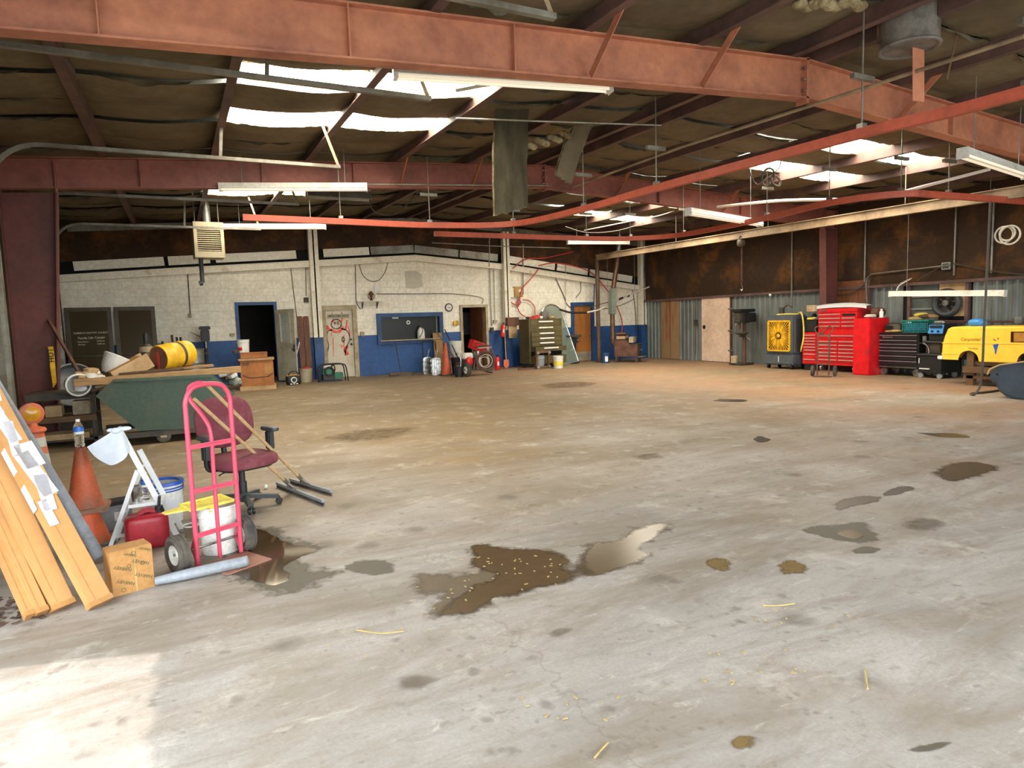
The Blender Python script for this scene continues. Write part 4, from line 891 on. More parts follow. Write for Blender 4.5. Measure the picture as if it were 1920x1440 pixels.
# foam tube
a_, b_ = onZ(290, 1090, .035), onZ(462, 1052, .05)
t = thing('foam_tube', 'grey foam pipe cover lying across the hand truck base', 'foam tube', ((a_+b_)/2).xy.to_3d()); o = t.location
MB().tube([a_-V(o), a_.lerp(b_, .3)-V(o), a_.lerp(b_, .7)-V(o), b_-V(o)], [.026, .034, .036, .036], 14).build('tube', 'pvc_grey', t)
MB().torus(b_-V(o), .026, .012, (b_-a_), 14, 6).build('open_end', 'grey_plastic', t)
# buckets
def bucket(loc, lab, r=.145, h=.36, m='white_plastic', rim=None, rz=0, handle=True, ridges=True, name='bucket', tilt=None, lid=None, label=None):
    t = thing(name, lab, 'bucket', loc, rz)
    if tilt: t.rotation_euler = tilt
    r0 = r*.88
    MB().lathe([(0, .004), (r0, .004), (r0+(r-r0)*.75, h*.76), (r, h), (r-.006, h), (r0-.006+(r-r0)*.7, h*.76), (r0-.008, .012), (0, .012)], 26, cap=False).build('shell', m, t)
    mm_ = MB()
    for z in (h*.8, h*.86, h*.985): mm_.torus((0, 0, z), r0+(r-r0)*z/h+.004, .006, n=26, k=6)
    mm_.build('rim', rim or m, t)
    if handle: MB().torus((0, 0, h*.82), r+.004, .003, (0, .86, .5), 24, 5, math.pi*.0, math.pi).build('bail_handle', 'steel', t)
    if lid: MB().lathe([(0, h+.004), (r*.8, h+.004), (r*.86, h+.014), (r*1.05, h+.014), (r*1.07, h-.02), (r*1.0, h-.02)], 26, cap=False).build('lid', lid, t)
    if label: MB().lathe([(r0+.006, h*.2), (r0+(r-r0)*.6+.004, h*.6)], 26, cap=False).build('label_band', label, t)
    return t
wbk = V((.17, 5.14, 0))
bucket(wbk, 'white plastic bucket under the yellow paint grid behind the hand truck', .14, .35)
t = thing('paint_grid', 'yellow perforated paint tray lying on the white bucket', 'paint tray', (.05, 5.1, .362), rot=(.02, -.03, .35))
MB().mm((-.1, -.11, 0), (.2, -.1, .02)).mm((-.1, .1, 0), (.2, .11, .02)).mm((.19, -.1, 0), (.2, .1, .02)).mm((-.1, -.1, 0), (-.09, .1, .02)).build('edge', 'yellow_pale', t)
m = MB()
for k in range(13): m.mm((-.09+.0225*k, -.1, .004), (-.082+.0225*k, .1, .01))
for k in range(9): m.mm((-.09, -.098+.0235*k, .004), (.19, -.09+.0235*k, .01))
m.build('grid', 'yellow_pale', t); MB().prism([(-.1, -.06), (-.24, -.03), (-.24, .03), (-.1, .06)], .004, .012, 'z').build('handle', 'yellow_pale', t)
MB().mm((.02, -.112, -.035), (.07, -.108, .0)).build('tab', 'yellow_pale', t)
bucket(V((-.2, 6.2, 0)), 'white bucket with blue rim behind the white step stool', .145, .35, rim='blue', lid=None, label='white_paint')
t = [o for o in bpy.data.objects if o.name.startswith('bucket') and o.get('label', '').startswith('white bucket with blue rim')][0]
MB().lathe([(.115, .335), (.125, .352), (.155, .352), (.158, .325), (.148, .325)], 28, cap=False).build('blue_ring', 'blue', t); MB().lathe([(0, .33), (.117, .335)], 24, cap=False).build('lid_centre', 'pvc_grey', t)
t = thing('plastic_tub', 'small cloudy plastic tub between the red can and hand truck', 'tub', onZ(360, 1008)); glass('cloudy', '#D8D4C8', .35)
MB().lathe([(.05, .002), (.055, .09), (.06, .1), (.055, .1), (.05, .012)], 16, cap=True).build('shell', 'cloudy', t); MB().torus((0, 0, .1), .058, .005).build('rim', 'white_plastic', t)
# office chair
t = thing('office_chair', 'burgundy fabric office chair with black arms and base', 'office chair', (.42, 6.3, 0), rz=math.radians(24))
MB().sq((0, -.02, .44), (.27, .26, .06), .45, .55, 32, 14).build('seat', 'burgundy', t); MB().sq((0, -.01, .395), (.23, .22, .03), .4, .5, 24, 8).build('seat_pan', 'black', t)
bk = MB().sq((0, 0, 0), (.275, .05, .235), .75, .8, 36, 18, RX(0)).build('backrest', 'burgundy', t); bk.location = (0, .24, .765); bk.rotation_euler = (math.radians(-10), 0, 0)
MB().sq((0, .045, 0), (.24, .02, .2), .6, .7, 24, 10).build('back_shell', 'black', bk)
MB().tube(curve_pts([(0, .1, .39), (0, .26, .42), (0, .3, .55), (0, .3, .7)]), .025, 8).build('back_post', 'black', t)
MB().cyl((0, 0, .1), (0, 0, .4), .028).cyl((0, 0, .08), (0, 0, .24), .038).build('gas_column', 'black', t)
m = MB().sq((0, 0, .1), (.06, .06, .05))
for k in range(5):
    a = math.radians(72*k-35); e = V((math.cos(a)*.3, math.sin(a)*.3, .075)); MB().bar((0, 0, .11), e, .045, .035).build('base_arm', 'dkgrey', t)
    cst = MB().cyl(e, e-V((0, 0, .03)), .012, n=8).build('caster', 'black', t)
    for s in (-1, 1): MB().lathe([(0, -.01), (.026, -.01), (.03, 0), (.026, .01), (0, .01)], 14, e+V((-math.sin(a)*.018*s, math.cos(a)*.018*s, -.043)), (-math.sin(a), math.cos(a), 0)).build('caster_wheel', 'black', cst)
m.build('base_hub', 'dkgrey', t)
for s in (-1, 1):
    ar = MB().tube(curve_pts([(s*.16, .02, .385), (s*.27, .02, .39), (s*.3, .02, .44), (s*.3, .01, .52)]), .02, 8).build('arm_bracket', 'black', t)
    MB().mm((s*.3-.03, -.025, .48), (s*.3+.03, .045, .655)).build('arm_post', 'black', t, bevel=.01)
    MB().sq((s*.3, 0, .675), (.045, .12, .022), .5, .6, 20, 8).build('arm_pad', 'dkgrey', t)
MB().tube(curve_pts([(-.1, -.05, .38), (-.24, -.12, .37), (-.27, -.13, .36)]), .006, 6).build('lever', 'black', t)
# squeegees
def squeegee(hpx, hd0, hd1, tpx, ty, lab, hm):
    c = onZ(*hpx); t = thing('floor_squeegee', lab, 'squeegee', c); e0, e1 = onZ(*hd0)-c, onZ(*hd1)-c; u = (e1-e0).normalized()
    MB().bar(e0+V((0, 0, .04)), e1+V((0, 0, .04)), .03, .025).build('head', hm, t); MB().bar(e0+V((0, 0, .015)), e1+V((0, 0, .015)), .012, .03).build('blade', 'rubber', t)
    top = onY(*tpx, ty)-c; d = top.normalized(); MB().cyl(V((0, 0, .06)), V((0, 0, .06))+d*.16, .02, n=10).build('socket', 'steel', t); MB().cyl(V((0, 0, .06))+d*.06, top, .0145, n=10).build('handle', 'wood_pale', t)
    MB().tube([V((0, 0, .055))-u*.1, V((0, 0, .06))+d*.1, V((0, 0, .055))+u*.1], .008, 6).build('brace', 'steel', t)
squeegee((548, 925), (520, 913), (607, 948), (364, 748), 5.72, 'aluminium floor squeegee with worn wooden handle, nearer of two', 'pvc_grey')
squeegee((573, 917), (545, 906), (622, 929), (384, 718), 5.72, 'dark floor squeegee with wooden handle, farther of two', 'grey_plastic')
b = onZ(499, 917); single('small_ball', MB().sq((b.x, b.y, .022), (.022, .022, .022), nu=14, nv=10), 'white_plastic', 'small white ball on the floor by the chair', 'ball')
# step stool
t = thing('step_stool', 'white metal folding step stool beside the orange cone', 'step stool', (-.3, 5.65, 0)); o = V((-.3, 5.65, 0)); off = V((.03, .22, 0))
ft = onZ(336, 1012)-o; tp_ = onY(224, 806, 5.6)-o; bk_ = onZ(205, 1030)-o; pv = onY(257, 882, 5.62)-o
for k, dv in enumerate((V((0, 0, 0)), off)):
    tt = tp_+dv if k == 0 else ft.lerp(tp_, .78)+dv
    MB().bar(ft+dv, tt, .02, .038, (1, 0, .3)).build('front_rail', 'white_paint', t)
    MB().bar(bk_+dv*.9, pv+dv, .018, .028, (1, 0, -.3)).build('rear_leg', 'white_paint', t)
    for e in (ft, bk_): MB().box(e+dv+V((0, 0, .012)), (.05, .035, .024)).build('foot', 'grey_plastic', t)
MB().cyl(tp_, tp_+V((.0, .06, .0)), .02, n=10).build('top_tube', 'white_paint', t)
for f_, wd in ((.36, .16),):
    s0 = ft.lerp(tp_, f_); MB().bar(s0+V((-.14, 0, 0))+off*.0, s0+V((-.14, 0, 0))+off, .02, .03).build('step_support', 'white_paint', t) if 0 else None
    MB().add([s0+V((.02, .0, .0)), s0+V((.02, .0, 0))+off, s0+V((-.2, 0, 0))+off, s0+V((-.2, 0, 0))]+[s0+V((.02, .0, -.025)), s0+V((.02, .0, -.025))+off, s0+V((-.2, 0, -.025))+off, s0+V((-.2, 0, -.025))], [(0, 1, 2, 3), (7, 6, 5, 4), (0, 4, 5, 1), (1, 5, 6, 2), (2, 6, 7, 3), (3, 7, 4, 0)]).build('step', 'white_paint', t)
for z in (.1, .2):
    k0, k1 = ft.lerp(tp_, z/1.0), bk_.lerp(pv, z/.62*1.0); MB().bar(k0, k1, .012, .025).build('side_brace', 'white_paint', t)
MB().bar(bk_.lerp(pv, .35), bk_.lerp(pv, .35)+off, .015, .03).build('cross_brace', 'white_paint', t)
# rag on stool
tpw = tp_+o; t = thing('white_rag', 'white rag knotted over the top of the step stool', 'rag', tpw)
bot = [onY(163, 838, 5.56), onY(178, 856, 5.57), onY(196, 868, 5.57), onY(212, 872, 5.57), onY(236, 858, 5.56), onY(243, 838, 5.58)]
bot = curve_pts([p-tpw for p in bot], 4); top0, top1 = onY(212, 808, 5.56)-tpw, onY(228, 806, 5.56)-tpw
nb = len(bot)-1
def rf(u, v):
    b_ = bot[min(nb, int(round(u*nb)))]; tq = top0.lerp(top1, u); p = tq.lerp(b_, v)
    return p+V((0, -.03*math.sin(u*9+1)*v*(1.2-v)-.03*v*(1-v), 0))
MB().grid(rf, nb, 10).build('cloth', 'cloth', t)
MB().sq((-.02, -.03, .0), (.035, .03, .022), .9, .9).sq((.03, -.03, .01), (.05, .02, .016), .9, .9).sq((-.05, -.02, .005), (.03, .02, .014), .9, .9).build('knot', 'cloth', t)
# bottles
def water_bottle(loc, lab):
    t = thing('water_bottle', lab, 'bottle', loc); r = .033
    pr = [(0, .002), (r*.85, .002), (r, .012)]
    for k in range(6): pr += [(r, .02+k*.012), (r*.93, .026+k*.012)]
    pr += [(r, .1), (r, .15), (r*.8, .172), (.013, .192), (.013, .2)]
    MB().lathe(pr, 20, cap=False).build('shell', 'bottle', t)
    MB().lathe([(.0145, .192), (.0145, .21), (0, .21)], 14, cap=False).build('cap', 'white_plastic', t)
    MB().lathe([(r+.0008, .1), (r+.0008, .118)], 20, cap=False).build('label_band', 'white_plastic', t); MB().lathe([(r+.0009, .118), (r+.0009, .148)], 20, cap=False).build('label_band', 'label_blue', t)
# cones
def cone(loc, lab, h, r, base, m='orange', bm=None, ccap=True):
    t = thing('traffic_cone', lab, 'traffic cone', loc)
    MB().lathe([(r, .03), (r*.94, .05), (.034, h), (.026, h), (.02, h-.01)], 26, cap=False).build('body', m, t)
    MB().prism([(-base, -base+.03), (-base+.03, -base), (base-.03, -base), (base, -base+.03), (base, base-.03), (base-.03, base), (-base+.03, base), (-base, base-.03)], 0, .03, 'z').build('base', bm or m, t, bevel=.006)
    return t
cp_ = onZ(168, 1022); mat('cone_base', '#9A7152', .7, c2='#7C5A44', scale=4); mat('orange_old', '#B4522C', .6, c2='#7C4A30', scale=5, lo=.4, hi=.65)
cone(cp_, 'lower bright orange cone under the stacked dusty cone', .42, .15, .17, 'orange', 'rubber')
c2_ = cone(cp_+V((0, 0, .275)), 'dusty orange cone stacked on another cone at left', .48, .125, .155, 'orange_old', 'cone_base')
water_bottle(cp_+V((0, 0, .758)), 'clear water bottle with blue label on top of the dusty cone')
s0 = ft.lerp(tp_, .36)+o; water_bottle(s0+V((-.08, .12, .001)), 'clear water bottle standing on the step stool')
single('metal_tumbler', MB().lathe([(0, 0), (.028, 0), (.034, .12), (.03, .12), (.025, .01)], 16, s0+V((-.15, .1, .001))), 'chrome', 'small steel tumbler beside the bottle on the step stool', 'tumbler')
# grey battery box
q = onZ(214, 990); t = thing('battery_case', 'grey battery case with black top behind the orange cone', 'battery', q, rz=.2)
MB().mm((-.13, -.09, 0), (.13, .09, .2)).build('case', 'grey_plastic', t, bevel=.008); MB().mm((-.12, -.08, .2), (.12, .08, .235)).build('lid', 'black', t, bevel=.006); MB().mm((.0, -.0915, .08), (.07, -.09, .15)).build('sticker', 'white_plastic', t)
# gas can
q = onZ(278, 1030); t = thing('fuel_can', 'red plastic fuel can with black spout behind the stool', 'fuel can', q+V((0, .06, 0)), rz=.15)
MB().sq((0, 0, .13), (.145, .1, .13), .35, .45, 28, 14).build('body', 'red_can', t)
MB().prism([(-.13, .2), (-.02, .3), (.04, .3), (.1, .24), (.08, .22), (.03, .27), (-.02, .265), (-.09, .2)], -.025, .025).build('handle', 'red_can', t, bevel=.008)
MB().cyl((.09, 0, .23), (.09, 0, .275), .035, n=14).cyl((.09, 0, .275), (.09, 0, .3), .028, n=14).cyl((.09, 0, .3), (.1, 0, .37), .011, n=8).build('spout', 'black', t)
# carton with repeated print
A_, B_ = onZ(212, 1121), onZ(272, 1099); ang = .3; B_ = A_+V((.235*math.cos(ang), .235*math.sin(ang), 0))
t = thing('printed_carton', 'small brown carton with repeated dark print and taped edge', 'carton', A_, rz=ang); Lw = (B_-A_).length; ch = .275
MB().mm((0, 0, 0), (Lw, .17, ch)).build('body', 'cardboard', t, bevel=.003)
MB().mm((.005, .005, ch), (Lw-.005, .09, ch+.004)).build('flap', 'cardboard', t); MB().mm((Lw*.55, -.0008, .0), (Lw*.58, .0002, ch)).build('tape', 'straw', t)
for (u, v) in ((.065, .165), (.165, .18), (.075, .075), (.175, .09), (.11, .24), (.2, .255)):
    text('HARVEY', .028 if v < .22 else .02, 'print_dark', 'print', t, face_frame((min(u, Lw-.04), -.0012, v), (-.88, 0, .42), (-.42, 0, -.88)), .0002)
for (u, v) in ((.1, .17), (.13, .245), (.06, .03), (.175, .17)): MB().torus((min(u, Lw-.02), -.0002, v), .011, .002, (0, 1, 0), 14, 4).build('print_logo', 'print_dark', t)
# long leaning cartons
def long_box(px, py, tpx, tpy, ty, wd, th, lab, wrap=False, L=3.0, roll=0):
    a_ = onZ(px, py); b_ = onY(tpx, tpy, ty); d = (b_-a_).normalized()
    t = thing('long_carton', lab, 'carton', a_); x = V((.86, .5, 0)); x = (x-d*x.dot(d)).normalized(); z = x.cross(d)
    if z.dot(CAM-a_) > 0: x, z = -x, -z
    R = Matrix((x, d, z)).transposed(); lift = V((0, 0, .02))
    tmax = min(L, (xl(5.5)+.05-a_.x)/d.x if d.x < 0 else L)
    MB().box(d*tmax/2+lift, (wd, tmax, th), R).build('body', 'carton_long', t, bevel=.004)
    for s in (-1,): MB().box(d*tmax/2+lift+x*(wd*.22), (.004, tmax, th+.003), R).build('seam', 'cardboard', t)
    MB().box(lift+d*.01, (wd*1.04, .03, th*1.08), R).build('torn_end', 'cardboard', t)
    if wrap:
        MB().box(d*(tmax*.55)+lift, (wd+.008, tmax*.62, th+.01), R).build('film_wrap', 'carton_long', t)
        for k in range(16):
            u = .62+k*.13; MB().box(d*u+lift+x*(wd/2-.02-.03*(k % 3))*(-1 if k % 2 else 1)*.7-z*(th/2+.006), (.05+.018*(k % 4), .17+.07*(k % 3), .002), R @ RZ(.18*math.sin(k*2))).build('film_patch', 'film', t)
            if k % 2: MB().box(d*u+lift+x*(wd/2+.0055), (.003, .17, th*.9), R).build('film_patch', 'film', t)
    return t
long_box(188, 1138, 0, 790, 5.0, .125, .07, 'long leaning carton with torn white plastic wrap, rightmost', True)
long_box(118, 1144, 0, 893, 4.9, .12, .06, 'long plain leaning carton between the wrapped one and the pair')
long_box(78, 1156, 0, 985, 4.8, .06, .07, 'narrow leaning carton, second from the left picture edge')
long_box(57, 1162, 0, 1035, 4.75, .05, .06, 'narrow leaning carton nearest the left picture edge')
# pvc pipe and rods leaning
a_ = onZ(188, 1052); b_ = onY(0, 742, 5.75); d = (b_-a_).normalized(); t = thing('pvc_pipe', 'grey plastic pipe leaning behind the wrapped carton', 'pipe', a_)
MB().cyl(V((0, 0, .03)), d*2.4+V((0, 0, .03)), .038, n=16).build('pipe', 'pvc_grey', t); MB().torus(V((0, 0, .03)), .034, .006, d, 16, 6).build('open_end', 'grey_plastic', t)
a_ = onZ(150, 985); b_ = onY(47, 826, 6.9); t = thing('thin_rod', 'thin dark rod leaning past the barricade light', 'rod', a_)
MB().cyl(V((0, 0, .01)), b_-a_, .012, n=8).build('rod', 'steel', t); MB().cyl((b_-a_)*.28, (b_-a_)*.55, .017, n=8).build('sleeve', 'castiron', t)
# litter under the cartons
m = MB(); c = onZ(50, 1150)
for k in range(160):
    p = c+V((random.uniform(-.45, .1), random.uniform(-.15, .35), .004+random.random()*.01)); m.box(p, (random.uniform(.01, .05), random.uniform(.01, .03), .003), RZ(random.random()*3) @ RX(random.uniform(-.4, .4)))
mat('leaf_litter', '#5A4438', .9, c2='#3E2E26', scale=9); tag(m.build('leaf_litter', 'leaf_litter', None, False), 'dark leaf litter on the floor under the leaning cartons', 'litter', kind='stuff')
# barricade light
q = onZ(72, 905); t = thing('barricade_light', 'orange channelizer post with round amber warning light', 'barricade', q)
mat('refl_white', '#B7B9AE', .5)
MB().lathe([(.17, 0), (.17, .04), (.13, .06)], 20).build('base', 'rubber', t)
for z0, z1, m_ in ((.06, .2, 'orange_hi'), (.2, .32, 'refl_white'), (.32, .4, 'orange_hi'), (.4, .5, 'refl_white'), (.5, .56, 'orange_hi')):
    f_ = lambda z: .145-.05*(z-.06)/.5
    MB().lathe([(f_(z0), z0), (f_(z1), z1)], 22, cap=False).build('band', m_, t)
MB().lathe([(.105, .55), (.125, .57), (.115, .6), (.05, .62), (.04, .66)], 22).build('collar', 'orange_hi', t)
LD = V((.35, -.94, 0)); c = V((0, 0, .76))
MB().lathe([(.09, -.04), (.115, -.03), (.12, 0), (.115, .03), (.09, .04)], 26, c, LD).build('lamp_case', 'orange_hi', t); MB().lathe([(.0, .055), (.05, .05), (.085, .038)], 24, c, LD, False).build('lens', 'amber', t)
# ================================================================== GREEN HOPPER AND BENCH
HY = 10.65
hp = lambda px, py: onY(px, py, HY)
pts = [hp(213, 714), hp(399, 704), hp(440, 738), hp(420, 800), hp(261, 808), hp(181, 744)]
t = thing('dump_hopper', 'dark green steel self dumping hopper full of scrap', 'hopper', (pts[4].x, HY, 0)); o = V((pts[4].x, HY, 0)); PQ = [(p-o) for p in pts]
poly = [(p.x, p.z) for p in PQ]; dep = 1.25
MB().prism(poly, 0, .012).build('side_panel', 'hopper_green', t); MB().prism(poly, dep, dep+.012).build('side_panel', 'hopper_green', t)
for i in (2, 3, 4): 
    a_, b_ = PQ[i], PQ[(i+1) % 6]; nm = ('front_panel', 'floor_panel', 'back_panel')[i-2]
    MB().add([(a_.x, .012, a_.z), (b_.x, .012, b_.z), (b_.x, dep, b_.z), (a_.x, dep, a_.z)], [(0, 1, 2, 3)]).build(nm, 'hopper_green', t)
MB().bar(PQ[5]+V((0, 0, 0)), PQ[0], .03, .03).bar(PQ[0]+V((0, -.01, 0)), PQ[1]+V((0, -.01, 0)), .04, .04).build('rim', 'hopper_green', t)
MB().bar(PQ[0]+V((0, dep, 0)), PQ[1]+V((0, dep, 0)), .04, .04).build('rim', 'hopper_green', t)
bz = PQ[4].z
for y_ in (.02, dep-.12): MB().mm((PQ[4].x-.5, y_, bz-.1), (PQ[3].x, y_+.1, bz-.02)).build('base_rail', 'castiron', t)
for x in (PQ[4].x+.3, PQ[3].x-.1):
    for y_ in (.05, dep-.1):
        cs = MB().mm((x-.04, y_-.035, .08), (x+.04, y_-.025, bz-.1)).mm((x-.04, y_+.055, .08), (x+.04, y_+.065, bz-.1)).build('caster_fork', 'tan_frame', t)
        MB().lathe([(0, -.03), (.07, -.03), (.095, -.02), (.1, 0), (.095, .02), (.07, .03), (0, .03)], 20, (x, y_+.015, .1), (0, 1, 0)).build('caster_wheel', 'rubber', cs)
hz_ = PQ[1].z
# contents
def plank(a, b, wd, th, m, lab, nm='plank', cat='plank'):
    a, b = V(a), V(b); t = thing(nm, lab, cat, a); MB().bar((0, 0, 0), b-a, wd, th).build('board', m, t, bevel=.004); mk = MB().bar((b-a)*.15+V((0, 0, th/2)), (b-a)*.16+V((0, 0, th/2)), wd*.9, .002).build('nail_mark', 'rust', t); return t
plank(onY(140, 718, 10.75), onY(451, 692, 10.75), .2, .09, 'wood', 'long wooden plank lying across the green hopper rim')
plank(onY(180, 725, 10.95), onY(335, 706, 10.95), .22, .03, 'wood_pale', 'thin pale board on the near side of the hopper scrap')
plank(onY(225, 700, 11.2), onY(345, 690, 11.2), .4, .03, 'wood_dark', 'splintered brown board under the cardboard box in the hopper')
plank(onY(320, 692, 11.5), onY(400, 685, 11.5), .35, .03, 'wood', 'flat board lying right of the yellow drum')
q = onY(252, 703, 11.3); t = thing('scrap_box', 'tilted open cardboard box lying on the hopper scrap', 'carton', q, rot=(0, math.radians(-27), .25))
MB().mm((-.27, -.2, 0), (.27, -.194, .22)).mm((-.27, .194, 0), (.27, .2, .22)).mm((-.27, -.194, 0), (-.264, .194, .22)).mm((-.27, -.194, 0), (.27, .194, .006)).mm((.264, -.194, .0), (.27, .194, .17)).build('body', 'wood_pale', t); MB().mm((-.26, -.19, .21), (.18, .19, .22)).build('flap', 'cardboard', t)
q = onY(297, 672, 11.3); ax = V((.74, .66, .1)).normalized(); t = thing('yellow_drum', 'yellow plastic drum with brown end lying on the hopper', 'drum', q)
rr_ = .2
MB().lathe([(rr_*.96, 0), (rr_, .03), (rr_, .17), (rr_*1.04, .19), (rr_, .21), (rr_, .4), (rr_*1.04, .42), (rr_, .44), (rr_, .52), (rr_*.95, .55)], 28, (0, 0, 0), ax).build('shell', 'yellow', t)
mat('drum_end', '#7C5540', .7, c2='#6A4534', scale=4); MB().lathe([(0, -.002), (rr_*.9, -.002)], 28, (0, 0, 0), ax, False).build('end_face', 'drum_end', t); MB().bar(ax*-.008+V((0, 0, rr_*.85)), ax*-.008-V((0, 0, rr_*.85)), .045, .01, ax).build('end_bar', 'hose_red', t)
MB().lathe([(rr_+.001, .32), (rr_+.001, .37)], 28, (0, 0, 0), ax, False).build('strap', 'castiron', t)
q = onY(207, 702, 11.4); t = thing('plastic_shell', 'broken white plastic seat shell on the hopper scrap', 'plastic scrap', q, rot=(0, .5, .3))
MB().lathe([(.12, 0), (.17, .1), (.21, .28), (.2, .29), (.16, .11), (.11, .01)], 22, cap=False).build('shell', 'white_plastic', t); MB().lathe([(0, .285), (.17, .285)], 20, cap=False).build('opening', 'black', t)
for k, (px, py, c, lab) in enumerate(((180, 706, 'white_plastic', 'crumpled white scrap at the left of the hopper'), (166, 700, 'wood_pale', 'pale scrap block beside the leaning brown pole'), (425, 698, 'white_plastic', 'white rag bundle at the right end of the hopper'), (437, 712, 'teal', 'grey green scrap hanging off the hopper right end'))):
    q = onY(px, py, 11.0); t = thing('scrap_piece', lab, 'scrap', q-V((0, 0, .05)), rz=k)
    m = MB(); 
    for j in range(4): m.sq((random.uniform(-.08, .08), random.uniform(-.08, .08), .03*j), (.1, .07, .035), .6, .6, 10, 6, RX(random.uniform(-.5, .5)) @ RZ(j))
    m.build('lump', c if c != 'teal' else 'grey_trim', t); MB().box((0, 0, -.03), (.16, .12, .04)).build('lower_piece', 'wood_dark', t)
# white pipe elbow/pail
q = onY(147, 722, 10.9); t = thing('white_pail', 'white pail lying on its side beside the hopper with plastic inside', 'pail', q-V((0, 0, .0)))
MB().lathe([(.12, .3), (.15, 0), (.14, 0), (.11, .29), (0, .29)], 24, (0, 0, 0), (-.3, .95, 0), False).build('shell', 'white_plastic', t); MB().torus((0, 0, 0), .147, .014, (-.3, .95, 0), 24, 8).build('rim', 'white_plastic', t); MB().sq((.02, .04, -.05), (.08, .05, .05), .8, .8, 12, 8).build('crumpled_film', 'film', t)
# dark bench
t = thing('steel_bench', 'dark steel workbench with lower shelf in front of the red column', 'workbench', (-1.62, 11.5, 0))
a_, b_ = onY(47, 741, 11.2), onY(178, 741, 11.2); x0, x1 = a_.x+1.62, b_.x+1.62; zt = .775
MB().mm((x0, -.35, zt-.09), (x1, -.3, zt)).mm((x0, -.3, zt-.03), (x1, .4, zt)).build('top', 'castiron', t)
for x in (x0+.03, x1-.06):
    for y_ in (-.3, .33): MB().mm((x, y_, 0), (x+.05, y_+.05, zt-.03)).build('leg', 'castiron', t)
MB().mm((x0, -.3, .4), (x1, .35, .43)).build('shelf', 'wood_dark', t); MB().mm((x0, -.33, .36), (x1, -.3, .44)).build('shelf_rail', 'wood_dark', t); MB().mm((x0, -.3, .08), (x1, .35, .11)).build('lower_shelf', 'castiron', t)
for k, (u, v, s_, m_, lab) in enumerate(((.35, .0, (.2, .25, .16), 'wood_pale', 'pale wooden block on the bench shelf, left'), (.75, .1, (.22, .25, .2), 'tan_frame', 'tan box on the bench shelf beside the leg'))):
    x = x0+(x1-x0)*u; t2 = thing('shelf_box', lab, 'box', (-1.62+x, 11.5+v-.05, .43)); MB().mm((-s_[0]/2, -s_[1]/2, 0), (s_[0]/2, s_[1]/2, s_[2])).build('body', m_, t2, bevel=.005); MB().mm((-s_[0]/2, -.01, s_[2]), (s_[0]/2, .01, s_[2]+.002)).build('tape', 'straw', t2)
t2 = thing('scrap_lumber', 'short timbers lying beneath the dark bench', 'lumber', (-1.62+(x0+x1)/2, 11.45, .11)); 
for k in range(3): MB().mm((-.35, -.25+.15*k, 0), (.3, -.15+.15*k, .08)).build('board', 'wood_pale', t2)
# leaning brown pole, caution strip, wheelbarrow-ish tub
a_, b_ = onY(168, 712, 11.05), onY(91, 600, 12.05); plank((a_.x, a_.y, a_.z-.2), b_, .04, .04, 'rust', 'rusty pole leaning from the hopper to the red column', 'leaning_pole', 'pole')
q0, q1 = onY(90, 650, 12.0), onY(104, 690, 12.0); t = thing('warning_tape', 'yellow warning strip hanging beside the red column', 'warning tape', ((q0.x+q1.x)/2, 12.0, q1.z))
hw, h_ = (q1.x-q0.x)/2, q0.z-q1.z; MB().grid(lambda u, v: (-hw+2*hw*u, .02*math.sin(v*4), h_*v), 4, 8).build('strip', 'yellow', t); text('HOT', .1, 'letter_black', 'lettering', t, face_frame((0, -.025, h_*.6), (0, 0, 1), (-1, 0, 0)))
MB().prism([(-hw*.6, -.3), (hw*.9, -.22), (hw, 0), (-hw, 0)], .0, .006).build('torn_end', 'yellow', t)
single('floor_jack_stand', MB().cyl((-1.75, 12.9, 0), (-1.75, 12.9, .95), .03, n=10).torus((-1.75, 12.9, .95), .05, .02, (0, 1, 0), 16, 8).cyl((-1.6, 12.95, 0), (-1.6, 12.95, .85), .02, n=8).mm((-1.95, 12.7, 0), (-1.5, 13.1, .04)), 'steel', 'chrome handled stand behind the bench near the left glass door', 'stand')
q = onY(133, 712, 12.6); t = thing('grey_disc', 'grey round tub standing on edge behind the bench', 'tub', (q.x, 12.6, .45)); MB().lathe([(0, 0), (.3, 0), (.34, .2), (.32, .2), (.28, .02)], 26, (0, 0, .34), (.3, -.9, .1), False).build('shell', 'grey_plastic', t); MB().mm((-.3, -.05, -.45), (.3, .35, .02)).build('stand', 'castiron', t)
